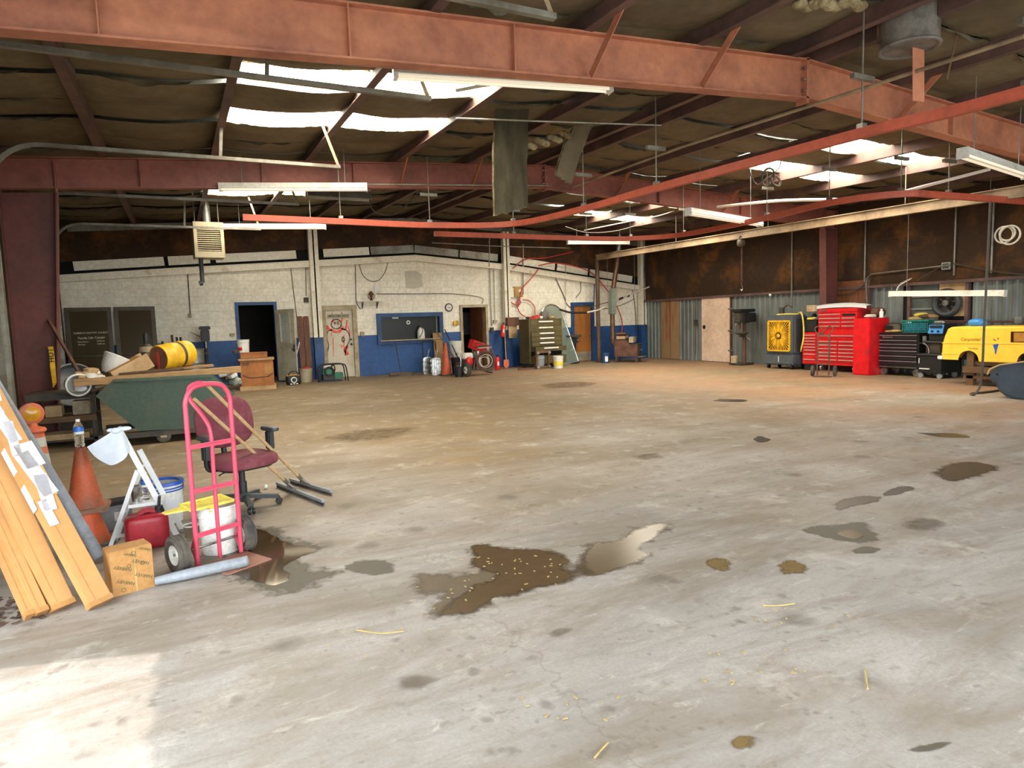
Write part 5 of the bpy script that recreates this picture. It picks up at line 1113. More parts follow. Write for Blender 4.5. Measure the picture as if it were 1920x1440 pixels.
# ================================================================== PUDDLES, STAINS, DEBRIS
def wet(name, col, rough, spec=.5, lo=.2, hi=.26, amp=.5, ns=7, mx_=1.0):
    m = bpy.data.materials.new(name); m.use_nodes = True; nt = m.node_tree; L = nt.links; b = nt.nodes['Principled BSDF']; pos = nt.nodes.new('ShaderNodeNewGeometry').outputs['Position']
    n = nt.nodes.new('ShaderNodeTexNoise'); n.inputs['Scale'].default_value = ns; n.inputs['Detail'].default_value = 8; n.inputs['Roughness'].default_value = .65; L.new(pos, n.inputs[0])
    mx = nt.nodes.new('ShaderNodeMix'); mx.data_type = 'RGBA'; L.new(n.outputs[0], mx.inputs[0]); c = lin(col); mx.inputs[6].default_value = (*[x*.8 for x in c], 1); mx.inputs[7].default_value = (*[min(1, x*1.2) for x in c], 1); L.new(mx.outputs[2], b.inputs['Base Color'])
    at = nt.nodes.new('ShaderNodeAttribute'); at.attribute_name = 'edge'
    ma = nt.nodes.new('ShaderNodeMath'); ma.operation = 'MULTIPLY_ADD'; L.new(n.outputs[0], ma.inputs[0]); ma.inputs[1].default_value = amp*2; ma.inputs[2].default_value = -amp
    ad = nt.nodes.new('ShaderNodeMath'); ad.operation = 'ADD'; L.new(at.outputs['Fac'], ad.inputs[0]); L.new(ma.outputs[0], ad.inputs[1])
    mr = nt.nodes.new('ShaderNodeMapRange'); mr.inputs[1].default_value = lo; mr.inputs[2].default_value = hi; mr.inputs[4].default_value = mx_; L.new(ad.outputs[0], mr.inputs[0]); L.new(mr.outputs[0], b.inputs['Alpha'])
    b.inputs['Roughness'].default_value = rough; b.inputs['Specular IOR Level'].default_value = spec; MT[name] = m
wet('water_dark', '#4A3A28', .06, .4, .45, .5, .3, 5); wet('water_brown', '#5A4932', .22, .2, .4, .6, .45); wet('damp', '#665743', .5, .2, .38, .8, .8, 8, .9); wet('oil', '#3E3428', .3, .3, .4, .75, .6); wet('damp_grey', '#625B4C', .5, .2, .38, .75, .8, 9, .8); wet('stain', '#5C4D3A', .8, .1, .35, 1.3, 1.2, 8, .5); wet('sawdust', '#77623F', .9, .1, .45, .9, 1.1, 14)
def puddle(px, m, lab, z=.003, nm='puddle', cat='puddle', jag=.02):
    P = [onZ(*p) for p in px]; c = sum(P, V())/len(P); c.z = 0
    C = np.array([(p.x-c.x, p.y-c.y) for p in curve_pts(P+[P[0]], 5)[:-1]]); D = np.roll(C, -1, 0)
    area = abs(np.sum(C[:, 0]*D[:, 1]-D[:, 0]*C[:, 1]))/2; wd = min(.13, .17*math.sqrt(area))
    lo, hi = C.min(0)-wd, C.max(0)+wd; nx, ny = [int(min(60, max(14, (hi[k]-lo[k])/.03))) for k in (0, 1)]
    X, Yg = np.meshgrid(np.linspace(lo[0], hi[0], nx+1), np.linspace(lo[1], hi[1], ny+1)); G = np.stack([X.ravel(), Yg.ravel()], 1)
    e = D-C; t = np.clip(((G[:, None]-C[None])*e[None]).sum(2)/np.maximum((e*e).sum(1), 1e-12), 0, 1); d = np.sqrt(((G[:, None]-C[None]-t[..., None]*e[None])**2).sum(2)).min(1)
    cr = (C[None, :, 1] > G[:, None, 1]) != (D[None, :, 1] > G[:, None, 1]); xi = C[None, :, 0]+(G[:, None, 1]-C[None, :, 1])/np.where(np.abs(e[None, :, 1]) < 1e-9, 1e-9, e[None, :, 1])*e[None, :, 0]
    ins = ((cr & (G[:, None, 0] < xi)).sum(1) % 2) == 1; at = np.clip(.5+np.where(ins, d, -d)/(2*wd), 0, 1)
    fs = []
    for j in range(ny):
        for i in range(nx):
            q = (j*(nx+1)+i, j*(nx+1)+i+1, (j+1)*(nx+1)+i+1, (j+1)*(nx+1)+i)
            if max(at[list(q)]) > .02: fs.append(q)
    used = sorted({v for f in fs for v in f}); mp = {v: i for i, v in enumerate(used)}
    me = bpy.data.meshes.new(nm); me.from_pydata([(G[v][0], G[v][1], z) for v in used], [], [tuple(mp[v] for v in f) for f in fs])
    la = me.attributes.new('edge', 'FLOAT', 'POINT'); la.data.foreach_set('value', [float(at[v]) for v in used]); me.materials.append(MT[m])
    o = bpy.data.objects.new(nm, me); COL.objects.link(o); o.location = c; return tag(o, lab, cat)
puddle([(470, 990), (520, 990), (545, 1010), (585, 1018), (602, 1028), (560, 1045), (590, 1065), (640, 1072), (610, 1090), (560, 1110), (500, 1112), (470, 1095), (440, 1085), (420, 1050)], 'damp_grey', 'grey damp edge around the puddle under the hand truck', .0015, jag=.03)
puddle([(440, 1010), (480, 992), (520, 1010), (545, 1022), (595, 1032), (560, 1045), (530, 1065), (545, 1085), (515, 1098), (480, 1090), (455, 1082), (425, 1050)], 'water_dark', 'dark reflective puddle spreading from under the hand truck', .003)
puddle([(645, 1062), (690, 1050), (735, 1056), (735, 1072), (690, 1078), (655, 1070)], 'damp_grey', 'small grey damp patch between the two large puddles', .002)
puddle([(765, 1085), (800, 1075), (890, 1072), (885, 1040), (900, 1022), (960, 1030), (1020, 1032), (1065, 1045), (1060, 1062), (1080, 1060), (1110, 1018), (1160, 1012), (1200, 990), (1245, 982), (1245, 1000), (1195, 1025), (1210, 1045), (1150, 1070), (1080, 1085), (1000, 1108), (930, 1120), (880, 1150), (820, 1154), (800, 1142), (820, 1125), (775, 1105)], 'damp', 'long brown damp patch spread across the floor centre', .0015, jag=.03)
puddle([(890, 1062), (890, 1028), (905, 1022), (960, 1030), (1020, 1033), (1062, 1047), (1058, 1066), (1085, 1085), (1000, 1108), (930, 1122), (885, 1148), (830, 1152), (845, 1130), (880, 1105), (935, 1080)], 'water_brown', 'brown puddle in the middle of the long damp patch', .003)
puddle([(1085, 1064), (1112, 1020), (1160, 1014), (1205, 990), (1245, 984), (1240, 1000), (1195, 1026), (1215, 1044), (1150, 1070), (1100, 1082)], 'water_brown', 'brown puddle at the right end of the long damp patch', .003)
puddle([(1565, 948), (1575, 938), (1620, 931), (1655, 933), (1640, 942), (1600, 950), (1572, 957)], 'oil', 'dark wet pool at the crack on the right', .003)
puddle([(1655, 925), (1690, 912), (1715, 916), (1690, 926), (1660, 930)], 'oil', 'small dark wet pool beyond the crack pool', .003, jag=.01)
puddle([(1750, 885), (1790, 868), (1830, 868), (1872, 878), (1820, 898), (1775, 902)], 'oil', 'large dark oily pool near the right edge', .003)
puddle([(1490, 992), (1560, 985), (1620, 980), (1640, 1000), (1645, 1018), (1580, 1015), (1530, 1005)], 'damp_grey', 'grey green damp patch on the right foreground', .0015)
puddle([(1565, 1002), (1595, 993), (1618, 1005), (1600, 1012)], 'water_brown', 'brown water in the grey green damp patch', .003, jag=.01)
puddle([(1595, 1033), (1625, 1025), (1652, 1030), (1640, 1037), (1610, 1039)], 'damp_grey', 'thin grey damp spot below the grey green patch', .0018, jag=.01)
puddle([(1322, 1052), (1345, 1045), (1372, 1055), (1365, 1070), (1335, 1070)], 'sawdust', 'round brown sawdust spot, left of two', .003, 'stain', 'stain', .015); puddle([(1455, 1060), (1480, 1050), (1515, 1062), (1505, 1075), (1470, 1076)], 'sawdust', 'round brown sawdust spot, right of two', .003, 'stain', 'stain', .015)
puddle([(600, 822), (680, 806), (780, 802), (740, 820), (660, 828)], 'stain', 'long brown stain on the floor right of the hopper', .002, 'stain', 'stain')
puddle([(1010, 722), (1060, 716), (1120, 718), (1090, 726), (1030, 728)], 'stain', 'faint brown stain before the green tool chest', .002, 'stain', 'stain')
puddle([(1412, 825), (1422, 818), (1440, 822), (1445, 826), (1425, 830)], 'oil', 'small black oil blot right of floor centre', .003, 'stain', 'stain', .008)
puddle([(1690, 980), (1730, 970), (1775, 980), (1750, 994), (1705, 992)], 'stain', 'brown stain right of the grey green patch', .002, 'stain', 'stain')
puddle([(1365, 1393), (1390, 1380), (1420, 1385), (1415, 1400), (1380, 1405)], 'sawdust', 'dark olive spot near the bottom edge', .003, 'stain', 'stain', .015)
puddle([(1020, 1190), (1050, 1178), (1072, 1182), (1045, 1196)], 'stain', 'dark smudge on the pale foreground floor', .002, 'stain', 'stain')
puddle([(740, 1275), (780, 1265), (820, 1275), (790, 1292), (755, 1290)], 'stain', 'dark smudge left of the foreground middle', .002, 'stain', 'stain')
puddle([(1700, 1408), (1760, 1392), (1785, 1395), (1740, 1410)], 'damp_grey', 'dark streak near the lower right corner', .002, 'stain', 'stain')
puddle([(1180, 855), (1230, 850), (1240, 858), (1200, 862)], 'stain', 'brown fleck stain at floor centre', .002, 'stain', 'stain')
puddle([(1350, 748), (1400, 750), (1385, 754), (1340, 752)], 'oil', 'thin dark oil streak at middle distance', .002, 'stain', 'stain', .005)
puddle([(1720, 812), (1790, 813), (1820, 820), (1770, 820)], 'oil', 'dark oil streak near right edge below the blue car', .002, 'stain', 'stain', .01)
m = MB()
for (x, y_, n_) in ((950, 1075, 40), (860, 1110, 12), (1050, 1320, 10), (1400, 1250, 16), (700, 1200, 10), (1500, 1150, 10)):
    for k in range(n_):
        p = onZ(x+random.uniform(-90, 110), y_+random.uniform(-35, 35)); m.box(p+V((0, 0, .006)), (random.uniform(.008, .025), random.uniform(.004, .01), .003), RZ(random.random()*3))
tag(m.build('wood_chips', 'straw', None, False), 'pale wood chips scattered on puddle and floor', 'wood chips', kind='stuff')
for (p0, p1, p2, lab) in (((668, 1184), (715, 1190), (757, 1186), 'pale curved twig left of foreground centre'), ((1115, 1424), (1125, 1412), (1140, 1396), 'straw stalk near the bottom edge'), ((1622, 1258), (1624, 1278), (1627, 1295), 'dry straw stalk in the right foreground'), ((1430, 1138), (1460, 1138), (1490, 1134), 'thin dry stalk right of the sawdust spots')):
    P = [onZ(*p)+V((0, 0, .008)) for p in (p0, p1, p2)]; single('twig', MB().tube(curve_pts(P, 5), .004, 5), 'straw', lab, 'twig')
# ================================================================== ALONG THE BLOCK WALL
# storefront doors leaning
def glass_door(px0, px1, lab, txt=False):
    p, q = bw(px0, 577), bw(px1, 577); wd = q.x-p.x; h = 2.3; lean = math.radians(-5)
    t = thing('glass_door', lab, 'glass door', ((p.x+q.x)/2, B-.26, 0), rot=(lean, 0, 0)); s = wd/2; f_ = .1
    for a, b_, c, d in ((-s, -s+f_, 0, h), (s-f_, s, 0, h), (-s+f_, s-f_, 0, .22), (-s+f_, s-f_, h-.1, h)): MB().mm((a, -.022, c), (b_, .022, d)).build('frame', 'bronze', t)
    MB().mm((-s+f_, -.004, .22), (s-f_, .004, h-.1)).build('pane', 'tint_glass', t)
    MB().tube([(-s+.06, -.06, 1.02), (s-.06, -.06, 1.02)], .014, 8).build('push_bar', 'steel', t)
    if txt:
        for body, sz, z, x in (('CAMERON BAPTIST CHURCH', .06, 1.63, 0.03), ('Family Life Center', .082, 1.5, .03), ('Clinic Hours', .05, 1.4, -.17), ('Monday', .05, 1.33, -.2), ('10:30 am', .05, 1.41, .23), ('10:45 am', .05, 1.335, .23)):
            text(body, sz, 'letter_white', 'lettering', t, face_frame((x, -.006, z), (1, 0, 0), (0, 0, 1)))
    return t
glass_door(121, 208, 'tinted glass door with white church lettering leaning on the wall', True); glass_door(213, 290, 'tinted glass door without lettering leaning beside the lettered one')
# cylinder
q = onY(272, 624, 13.5); t = thing('gas_cylinder', 'dark brown gas cylinder with black cap behind the hopper', 'gas cylinder', (q.x, 13.5, 0)); zt = q.z
MB().lathe([(0, 0), (.115, .01), (.115, zt-.32), (.1, zt-.25), (.05, zt-.2), (.045, zt-.18)], 22, cap=False).build('bottle', 'rust' if 0 else 'bronze', t); MB().lathe([(.05, zt-.2), (.055, zt-.06), (.035, zt-.01), (0, zt)], 16, cap=False).build('cap', 'black', t); MB().lathe([(.117, zt-.34), (.113, zt-.29), (.1, zt-.245)], 22, cap=False).build('shoulder_band', 'tan_frame', t)
# grey drum with tool handles
q = bw(361, 655, 1.2); t = thing('tool_drum', 'grey metal drum holding handles behind the yellow drum', 'drum', (q.x, B-1.2, 0)); zt = q.z
MB().lathe([(0, .01), (.27, .01), (.27, zt*.33), (.285, zt*.35), (.27, zt*.37), (.27, zt*.66), (.285, zt*.68), (.27, zt*.7), (.28, zt), (.265, zt), (.26, .03)], 26, cap=False).build('shell', 'galv', t); MB().torus((0, 0, zt), .28, .014).build('rim', 'galv', t)
for k, (px, py, m_, lab) in enumerate(((304, 640, 'black', 'short black tool handle left of the drum'), (322, 628, 'wood_dark', 'wooden tool handle standing near the drum'), (331, 632, 'black', 'black tool handle beside the wooden one'), (338, 632, 'black', 'rightmost black tool handle near the drum'))):
    e = bw(px, py, 1.0); single('hand_tool', MB().cyl((e.x+.08, e.y, .0), (e.x, e.y, e.z), .028, n=8).cyl((e.x+.06, e.y, e.z*.35), (e.x+.07, e.y, e.z*.05), .06, n=8), m_, lab, 'tool')
# bench drill press
q = bw(374, 612, .5); zt = q.z; t = thing('bench_drill', 'small dark drill press standing beside the grey drum', 'drill press', (q.x+.12, B-.5, 0))
MB().mm((-.2, -.25, 0), (.2, .25, .05)).build('base', 'castiron', t); MB().cyl((0, .1, .05), (0, .1, zt), .045, n=12).build('column', 'castiron', t); MB().mm((-.15, -.15, .95), (.15, .15, .98)).build('table', 'castiron', t)
MB().mm((-.11, -.25, zt-.42), (.11, .15, zt-.1)).build('head', 'black', t, bevel=.02); MB().mm((-.14, -.3, zt-.1), (.14, .2, zt)).build('belt_cover', 'black', t, bevel=.02); MB().cyl((0, -.15, zt-.42), (0, -.15, zt-.6), .035, n=10).build('chuck', 'steel', t); MB().tube([(-.1, -.2, zt-.3), (-.35, -.25, zt-.15)], .012, 6).build('feed_lever', 'steel', t)
# crate stack
a_, b_ = onZ(452, 733), onZ(517, 729); ang = math.atan2(b_.y-a_.y, b_.x-a_.x); L = (b_-a_).length
mat('crate', '#A86A34', .65, c2='#8E5526', scale=3, lo=.4, hi=.7)
t = thing('wooden_crate', 'orange brown wooden crate on a pallet before the dark doorway', 'crate', a_, rz=ang)
MB().mm((.02, .02, .1), (L-.02, .72, .78)).build('body', 'crate', t, bevel=.006); MB().mm((-.02, -.02, .78), (L+.01, .76, .82)).build('lid', 'wood_pale', t)
for y_ in (0, .33, .66): MB().mm((-.02, y_, 0), (L+.02, y_+.08, .1)).build('pallet_runner', 'wood_pale', t)
MB().mm((L*.72, .012, .42), (L*.92, .021, .66)).build('patch', 'cardboard', t)
for e in (.1, .19): MB().torus((e, .018, .68), .03, .008, (0, 1, 0), 14, 5).build('stencil_mark', 'letter_black', t)
P = [(x*L, .014, .3+.1*abs(x-.5)*2+.03*math.sin(x*15)) for x in (.08, .25, .45, .6, .8, .95)]; MB().tube(curve_pts(P), .008, 5).build('crack', 'letter_black', t)
t = thing('flat_crate', 'flat brown box on top of the wooden crate', 'box', a_+V((.06, .2, .825)), rz=ang+.05); MB().mm((0, 0, 0), (.66, .42, .13)).build('body', 'crate', t, bevel=.006); MB().mm((-.01, -.01, .13), (.67, .43, .15)).build('lid', 'crate', t)
bucket(a_+V((.16, .4, .978)), 'white bucket with red print on the crate stack', .16, .34, label=None, handle=False); 
q = a_+V((.02, .25, .978)); single('crate_clutter', MB().sq(q+V((-.06, 0, .04)), (.09, .06, .04), .6, .6).mm(q+V((-.1, -.1, .0)), q+V((.02, .1, .03))), 'castiron', 'dark tool left of the bucket on the crate', 'tool')
t = [o for o in bpy.data.objects if o.get('label', '').startswith('white bucket with red print')][0]; MB().lathe([(.1435, .05), (.151, .2)], 10, (0, 0, 0)).build('hidden_core', 'white_plastic', t) if 0 else None
MB().add([(.149*math.sin(a), -.149*math.cos(a), z) for z in (.06, .2) for a in (-1.2, -.9, -.6, -.3)], [(0, 1, 5, 4), (1, 2, 6, 5), (2, 3, 7, 6)]).build('red_print', 'red', t)
# tool bag, bucket
q = onZ(552, 722); t = thing('tool_bag', 'black and tan open tool bag on the floor by the open door', 'tool bag', q)
MB().sq((0, .15, .13), (.2, .14, .13), .4, .5, 20, 10).build('body', 'black', t)
for k in range(5): MB().sq((-.12+.06*k, .13, .26+.02*(k % 2)), (.06, .06, .03), .8, .8, 10, 6).build('contents', 'straw' if k % 2 else 'carton_long', t)
MB().torus((0, .01, .14), .07, .015, (0, 1, 0), 18, 6).build('logo_ring', 'white_plastic', t); MB().tube(curve_pts([(-.15, .1, .22), (-.08, .06, .36), (.08, .06, .36), (.15, .1, .22)]), .014, 6).build('handle', 'black', t)
for e in (-.08, 0, .08): MB().mm((e-.025, .005, .02), (e+.025, .012, .045)).build('trim_tag', 'white_plastic', t)
bucket(onZ(576, 717)+V((0, .12, 0)), 'cream bucket holding red rags before the brown shutters', .18, .4, m='heater_cream', handle=False)
q = onZ(576, 717)+V((0, .12, .38)); single('red_rags', MB().sq(q, (.14, .14, .05), .8, .8, 14, 8).sq(q+V((.05, .02, .03)), (.08, .07, .04), .8, .8, 10, 8), 'hose_red', 'red rags stuffed into the cream bucket', 'rags')
single('dust_pan', MB().lathe([(.1, 0), (.14, .6), (.13, .6)], 16, (2.95, B-.3, 0)), 'dkgrey', 'dark bin standing behind the open door leaf', 'bin')
single('leaning_stick', MB().cyl((2.95, B-.35, .35), (3.28, B-.06, 1.3), .02, n=8), 'white_paint', 'white stick leaning out of the dark bin', 'stick')
# shutters
for k, (px, lab) in enumerate(((565, 'brown louvre shutter leaning on the wall, left of the pair'), (576.5, 'brown louvre shutter leaning on the wall, right of the pair'))):
    q = bw(px, 640, .1); t = thing('shutter', lab, 'shutter', (q.x, B-.2, 0), rot=(math.radians(-4.5), 0, 0)); zt = 1.93
    MB().prism([(-.083, 0), (.083, 0), (.083, zt-.06), (.06, zt), (-.06, zt), (-.083, zt-.06)], -.012, .012).build('board', 'shutter', t)
    for z in (1.5, 1.6, .78): MB().mm((-.083, -.03, z), (.083, -.012, z+.05)).build('cleat', 'shutter', t)
# generator
q = onZ(622, 716); t = thing('generator', 'green machine with black frame before the graffiti door', 'generator', q+V((0, .2, 0)))
MB().mm((-.22, -.18, .05), (.08, .15, .2)).build('engine_base', 'black', t); MB().mm((-.22, -.16, .2), (.06, .14, .38)).build('engine', 'gen_green', t, bevel=.02); MB().mm((.1, -.15, .08), (.36, .15, .25)).build('fuel_tank', 'gen_green', t, bevel=.02)
MB().sq((-.08, -.02, .42), (.1, .1, .06), .7, .7).build('air_cleaner', 'white_plastic', t); MB().torus((-.05, -.17, .3), .12, .03, (0, 1, 0), 20, 8).build('hose', 'hose_black', t); MB().torus((.08, -.12, .38), .1, .02, (1, .3, 0), 18, 6).build('cord', 'hose_black', t)
for y_ in (-.18, .16): MB().tube(curve_pts([(-.3, y_, .03), (-.32, y_, .3), (-.25, y_, .45), (-.1, y_, .5), (.3, y_, .5), (.42, y_, .45), (.46, y_, .25), (.48, y_, .0)], 4), .018, 8).build('frame_tube', 'black', t)
MB().mm((-.33, -.2, .0), (.3, .18, .04)).build('skid', 'black', t)
# push broom
q = onZ(752, 705); t = thing('push_broom', 'push broom standing under the service window', 'broom', q); MB().mm((-.36, -.04, .06), (.36, .04, .11)).build('head', 'wood_dark', t); MB().mm((-.35, -.035, 0), (.35, .035, .06)).build('bristles', 'rubber', t)
e = bw(741, 640, .3)-q; MB().cyl((0, 0, .1), e, .014, n=8).build('handle', 'castiron', t)
# sprayer jug on ledge
q = bw(790, 638, .1); t = thing('spray_jug', 'white sprayer jug standing on the service window ledge', 'sprayer', (q.x, B-.1, 1.1)); MB().lathe([(0, 0), (.11, .005), (.12, .04), (.12, .22), (.1, .3), (.05, .35), (.04, .38)], 20, cap=False).build('tank', 'white_plastic', t); MB().lathe([(.07, .37), (.05, .39), (.03, .41), (.03, .45)], 14).build('pump_cap', 'dkgrey', t)
MB().tube(curve_pts([(0, -.06, .38), (.02, -.13, .25), (-.06, -.125, .1), (-.1, -.08, .05)]), .009, 6).build('hose', 'hose_black', t)
# silver cases
for k, (px, py, lab) in enumerate(((806, 702, 'ribbed silver metal case with knobs, left of the floor cone'), (822, 704, 'grey silver metal case touching the floor cone'))):
    q = onZ(px, py); t = thing('metal_case', lab, 'metal case', q+V((0, .2, 0)), rz=-.15)
    MB().prism([(-.15, .06), (-.12, 0), (.12, 0), (.15, .06), (.15, .48), (.1, .54), (-.1, .54), (-.15, .48)], -.12, .12).build('body', 'chrome' if k == 0 else 'steel', t, bevel=.015)
    for e in range(4): MB().mm((-.12+.07*e, -.135, .06), (-.09+.07*e, -.12, .46)).build('rib', 'chrome', t)
    for z in (.1, .24, .38): MB().cyl((-.15, -.05, z), (-.2, -.05, z), .035, n=12).build('knob', 'rubber', t)
    MB().tube(curve_pts([(.02, 0, .52), (.06, 0, .7), (.1, 0, .78)]), .014, 6).build('handle', 'steel', t)
single('tube_rack', MB().tube([(7.05, B-.25, .45), (7.05, B-.2, 1.0), (7.5, B-.2, 1.0), (7.5, B-.25, .3)], .02, 6), 'black', 'thin black tube frame behind the silver cases', 'frame')
cone(onZ(840, 704)+V((0, .12, 0)), 'tall orange cone on black base before the block wall', .98, .15, .2, 'orange', 'rubber')
plank((7.55, B-.45, .0), (7.62, B-.08, 1.27), .3, .02, 'wood', 'wide tan board leaning right of the service window', 'leaning_board', 'board')
plank((7.95, B-.5, .0), (7.75, B-.08, 1.0), .12, .02, 'rust', 'narrow rusty board leaning behind the orange cone', 'leaning_board', 'board')
for px, py, qx, qy, lab in ((817, 619, 857, 680, 'long grey rod leaning in the black bin, left'), (834, 618, 862, 678, 'long dark rod leaning in the black bin, right')):
    a_, b_ = bw(px, py, .35), onY(qx, qy, 19.0); single('steel_rod', MB().cyl(a_, b_, .02, n=8).cyl(b_.lerp(a_, .2), b_.lerp(a_, .24), .035, n=8), 'steel' if px < 820 else 'castiron', lab, 'rod')
# stacked pails
q = onZ(862, 694); qq = V((8.15, 19.4, 0)); qq = onY(861, 690, 19.4); qq.z = 0
t = thing('trash_bin', 'tall black bin behind the black bucket', 'bin', onY(859, 690, 19.0).xy.to_3d()); MB().lathe([(0, .01), (.18, .01), (.22, .5), (.2, .5), (.16, .03)], 20, cap=False).build('shell', 'black', t); MB().torus((0, 0, .5), .215, .015).build('rim', 'black', t)
for k, lab in enumerate(('grey bucket at the bottom of the pail stack by the tan doorway', 'grey bucket in the middle of the pail stack by the tan doorway', 'white bucket on top of the pail stack by the tan doorway')):
    bucket(V((qq.x+.05, 19.75, .0+.31*k)), lab, .19+.005*k, .38, m='white_plastic', handle=False)
q = onZ(864, 707); bucket(q+V((0, .14, 0)), 'black bucket on the floor left of the pressure washer', .14, .3, m='black', name='bucket')
single('chain_piece', MB().tube(curve_pts([q+V((.05, .1, .3)), q+V((.06, .1, .5)), q+V((.03, .12, .62))]), .02, 6), 'steel', 'pale stick poking out of the black bucket', 'stick')
# pressure washer
q = onZ(898, 705); t = thing('pressure_washer', 'pressure washer with engine, coiled hose and pneumatic wheels', 'pressure washer', q+V((0, .35, 0)))
wheel(t, (-.35, -.28, .2), (1, .1, 0), .2, .12, ribs=2, hub='white_plastic'); wheel(t, (-.35, .3, .2), (1, .1, 0), .2, .12, ribs=2, hub='white_plastic')
MB().tube([(-.4, -.22, .2), (.45, -.22, .16), (.5, -.22, .06), (.5, .22, .06), (.45, .22, .16), (-.4, .22, .2)], .02, 8).build('chassis', 'castiron', t)
MB().mm((-.35, -.15, .25), (-.02, .18, .5)).build('engine', 'castiron', t, bevel=.03); MB().mm((-.36, -.12, .5), (-.05, .15, .68)).build('fuel_tank', 'white_plastic', t, bevel=.03); MB().sq((-.22, -.2, .45), (.1, .06, .12), .7, .7).build('recoil_cover', 'red', t)
MB().cyl((.15, .0, .2), (.15, .0, .72), .13, n=18).build('water_tank', 'chrome', t)
m = MB()
for k in range(9): m.torus((.28+.02*math.sin(k*2.1), -.26+.014*k, .42+.015*math.cos(k*3.3)), .31-.012*k, .012, (.12*math.sin(k*5), 1, .12*math.cos(k*3)), 32, 5)
m.build('hose_coil', 'rust', t); MB().torus((.3, -.22, .42), .2, .01, (.1, 1, .1), 26, 6).torus((.26, -.2, .4), .14, .01, (.2, 1, -.1), 22, 6).build('inner_hose', 'cable_white', t)
MB().tube(curve_pts([(-.1, -.22, .2), (.0, -.22, .7), (.1, -.22, .88), (.4, -.22, .88), (.52, -.22, .7), (.55, -.22, .2)], 4), .02, 8).tube(curve_pts([(.05, .2, .2), (.1, .2, .88), (.4, .2, .88), (.55, .2, .2)], 4), .02, 8).build('push_frame', 'rust', t)
MB().mm((.05, -.24, .8), (.5, -.18, .84)).build('hose_bracket', 'steel', t)
q = onY(893, 650, 18.6); t = thing('red_crate', 'red plastic crate tilted on the pressure washer', 'crate', q-V((0, 0, .12)), rot=(.1, .35, .1)); m = MB()
for k in range(6): m.mm((-.26+.1*k, -.13, 0), (-.235+.1*k, -.12, .28))
for k in range(4): m.mm((-.26, -.132, .085*k), (.265, -.122, .085*k+.025))
m.build('lattice', 'red', t); MB().mm((-.26, -.12, 0), (.265, .13, .012)).mm((-.26, .12, 0), (.265, .13, .28)).mm((-.26, -.12, 0), (-.25, .12, .28)).mm((.255, -.12, 0), (.265, .12, .28)).build('shell', 'red', t); MB().bar((-.2, -.14, .05), (.2, -.14, .24), .02, .01, (0, 1, 0)).build('strap', 'black', t)
# extinguishers
def extinguisher(loc, lab, h=.5, tilt=0):
    t = thing('fire_extinguisher', lab, 'fire extinguisher', loc, rot=(0, tilt, 0)); MB().lathe([(0, 0), (.075, .005), (.08, .03), (.08, h*.74), (.06, h*.82), (.025, h*.87)], 18, cap=False).build('cylinder', 'red', t)
    MB().cyl((0, 0, h*.86), (0, 0, h*.93), .02, n=8).box((0, -.02, h*.96), (.025, .13, .02)).build('valve', 'black', t); MB().tube(curve_pts([(.03, 0, h*.9), (.1, 0, h*.85), (.095, 0, h*.5)]), .01, 6).build('hose', 'black', t); MB().mm((-.03, -.083, h*.3), (.03, -.079, h*.55)).build('label_plate', 'white_plastic', t); MB().mm((-.03, .06, h*.55), (.03, .1, h*.6)).build('bracket', 'black', t)
q = bw(939, 632, .4); extinguisher((q.x+.06, B-.408, q.z), 'red fire extinguisher hung on the cream post', .5, .1)
q = onZ(935, 695); extinguisher(q+V((.1, .3, 0)), 'red extinguisher standing on the floor behind the hose coil', .5)
single('wall_bracket_board', MB().mm((10.08, B-.45, 1.0), (10.4, B-.4, 1.42)), 'wood_pale', 'pale board fixed to the post beside the green chest', 'board')
single('post_box', MB().mm((10.02, B-.5, 1.42), (10.46, B-.34, 1.7)), 'rust', 'brown box mounted above the pale board on the post', 'box')
q = onZ(952, 692); t = thing('shovel', 'red bladed shovel leaning on the side of the green chest', 'shovel', q+V((.05, .2, 0))); MB().cyl((0, 0, .25), (.05, .15, 1.45), .017, n=8).build('handle', 'wood_pale', t); MB().prism([(-.09, .3), (.09, .3), (.1, .1), (0, .0), (-.1, .1)], -.006, .006).build('blade', 'orange_hi', t)
# green tool chest
t = thing('tool_chest', 'tall olive green tool chest with white handles and open drawers', 'tool chest', (10.95, 19.55, 0), rz=math.radians(6)); WD = .68; 
MB().mm((-WD, -.3, .14), (WD, .3, 1.6)).build('body', 'olive', t, bevel=.01); MB().mm((-WD, -.31, 1.6), (WD, .3, 1.62)).build('top', 'olive', t)
dr = ((1.4, .19, 0), (1.2, .19, 0), (1.03, .16, .05), (.87, .15, .05), (.72, .14, .05), (.55, .15, .28), (.14, .26, .25))
for z, h_, out in dr:
    d = MB().mm((-WD+.06, -.31-out, z), (WD-.04, -.295-out if out < .01 else -.3, z+h_)).build('drawer', 'olive', t, bevel=.006)
    if z > .3: MB().mm((-.3, -.345-out, z+h_*.55), (.28, -.31-out, z+h_*.55+.045)).build('handle', 'white_plastic', d)
MB().mm((-WD+.06, -.302, .4), (WD-.06, -.299, .55)).build('drawer_gap', 'dark_hole', t)  # dark strip on the solid body, painting the shade between drawers
for x in (-WD+.12, WD-.12):
    for y_ in (-.22, .22): MB().cyl((x-.02, y_, .07), (x+.02, y_, .07), .07, n=16).mm((x-.025, y_-.03, .07), (x+.025, y_+.03, .15)).build('caster', 'castiron', t)
m = MB()
for k in range(4): m.torus((-.25+.02*k, -.05, 1.64+.02*k), .2-.02*k, .018, (0, .1*k, 1), 24, 6)
m2 = m.build('hose_pile', 'hose_red', None); m2.location = (10.9, 19.5, 0); tag(m2, 'red hose piled on top of the green chest', 'hose')
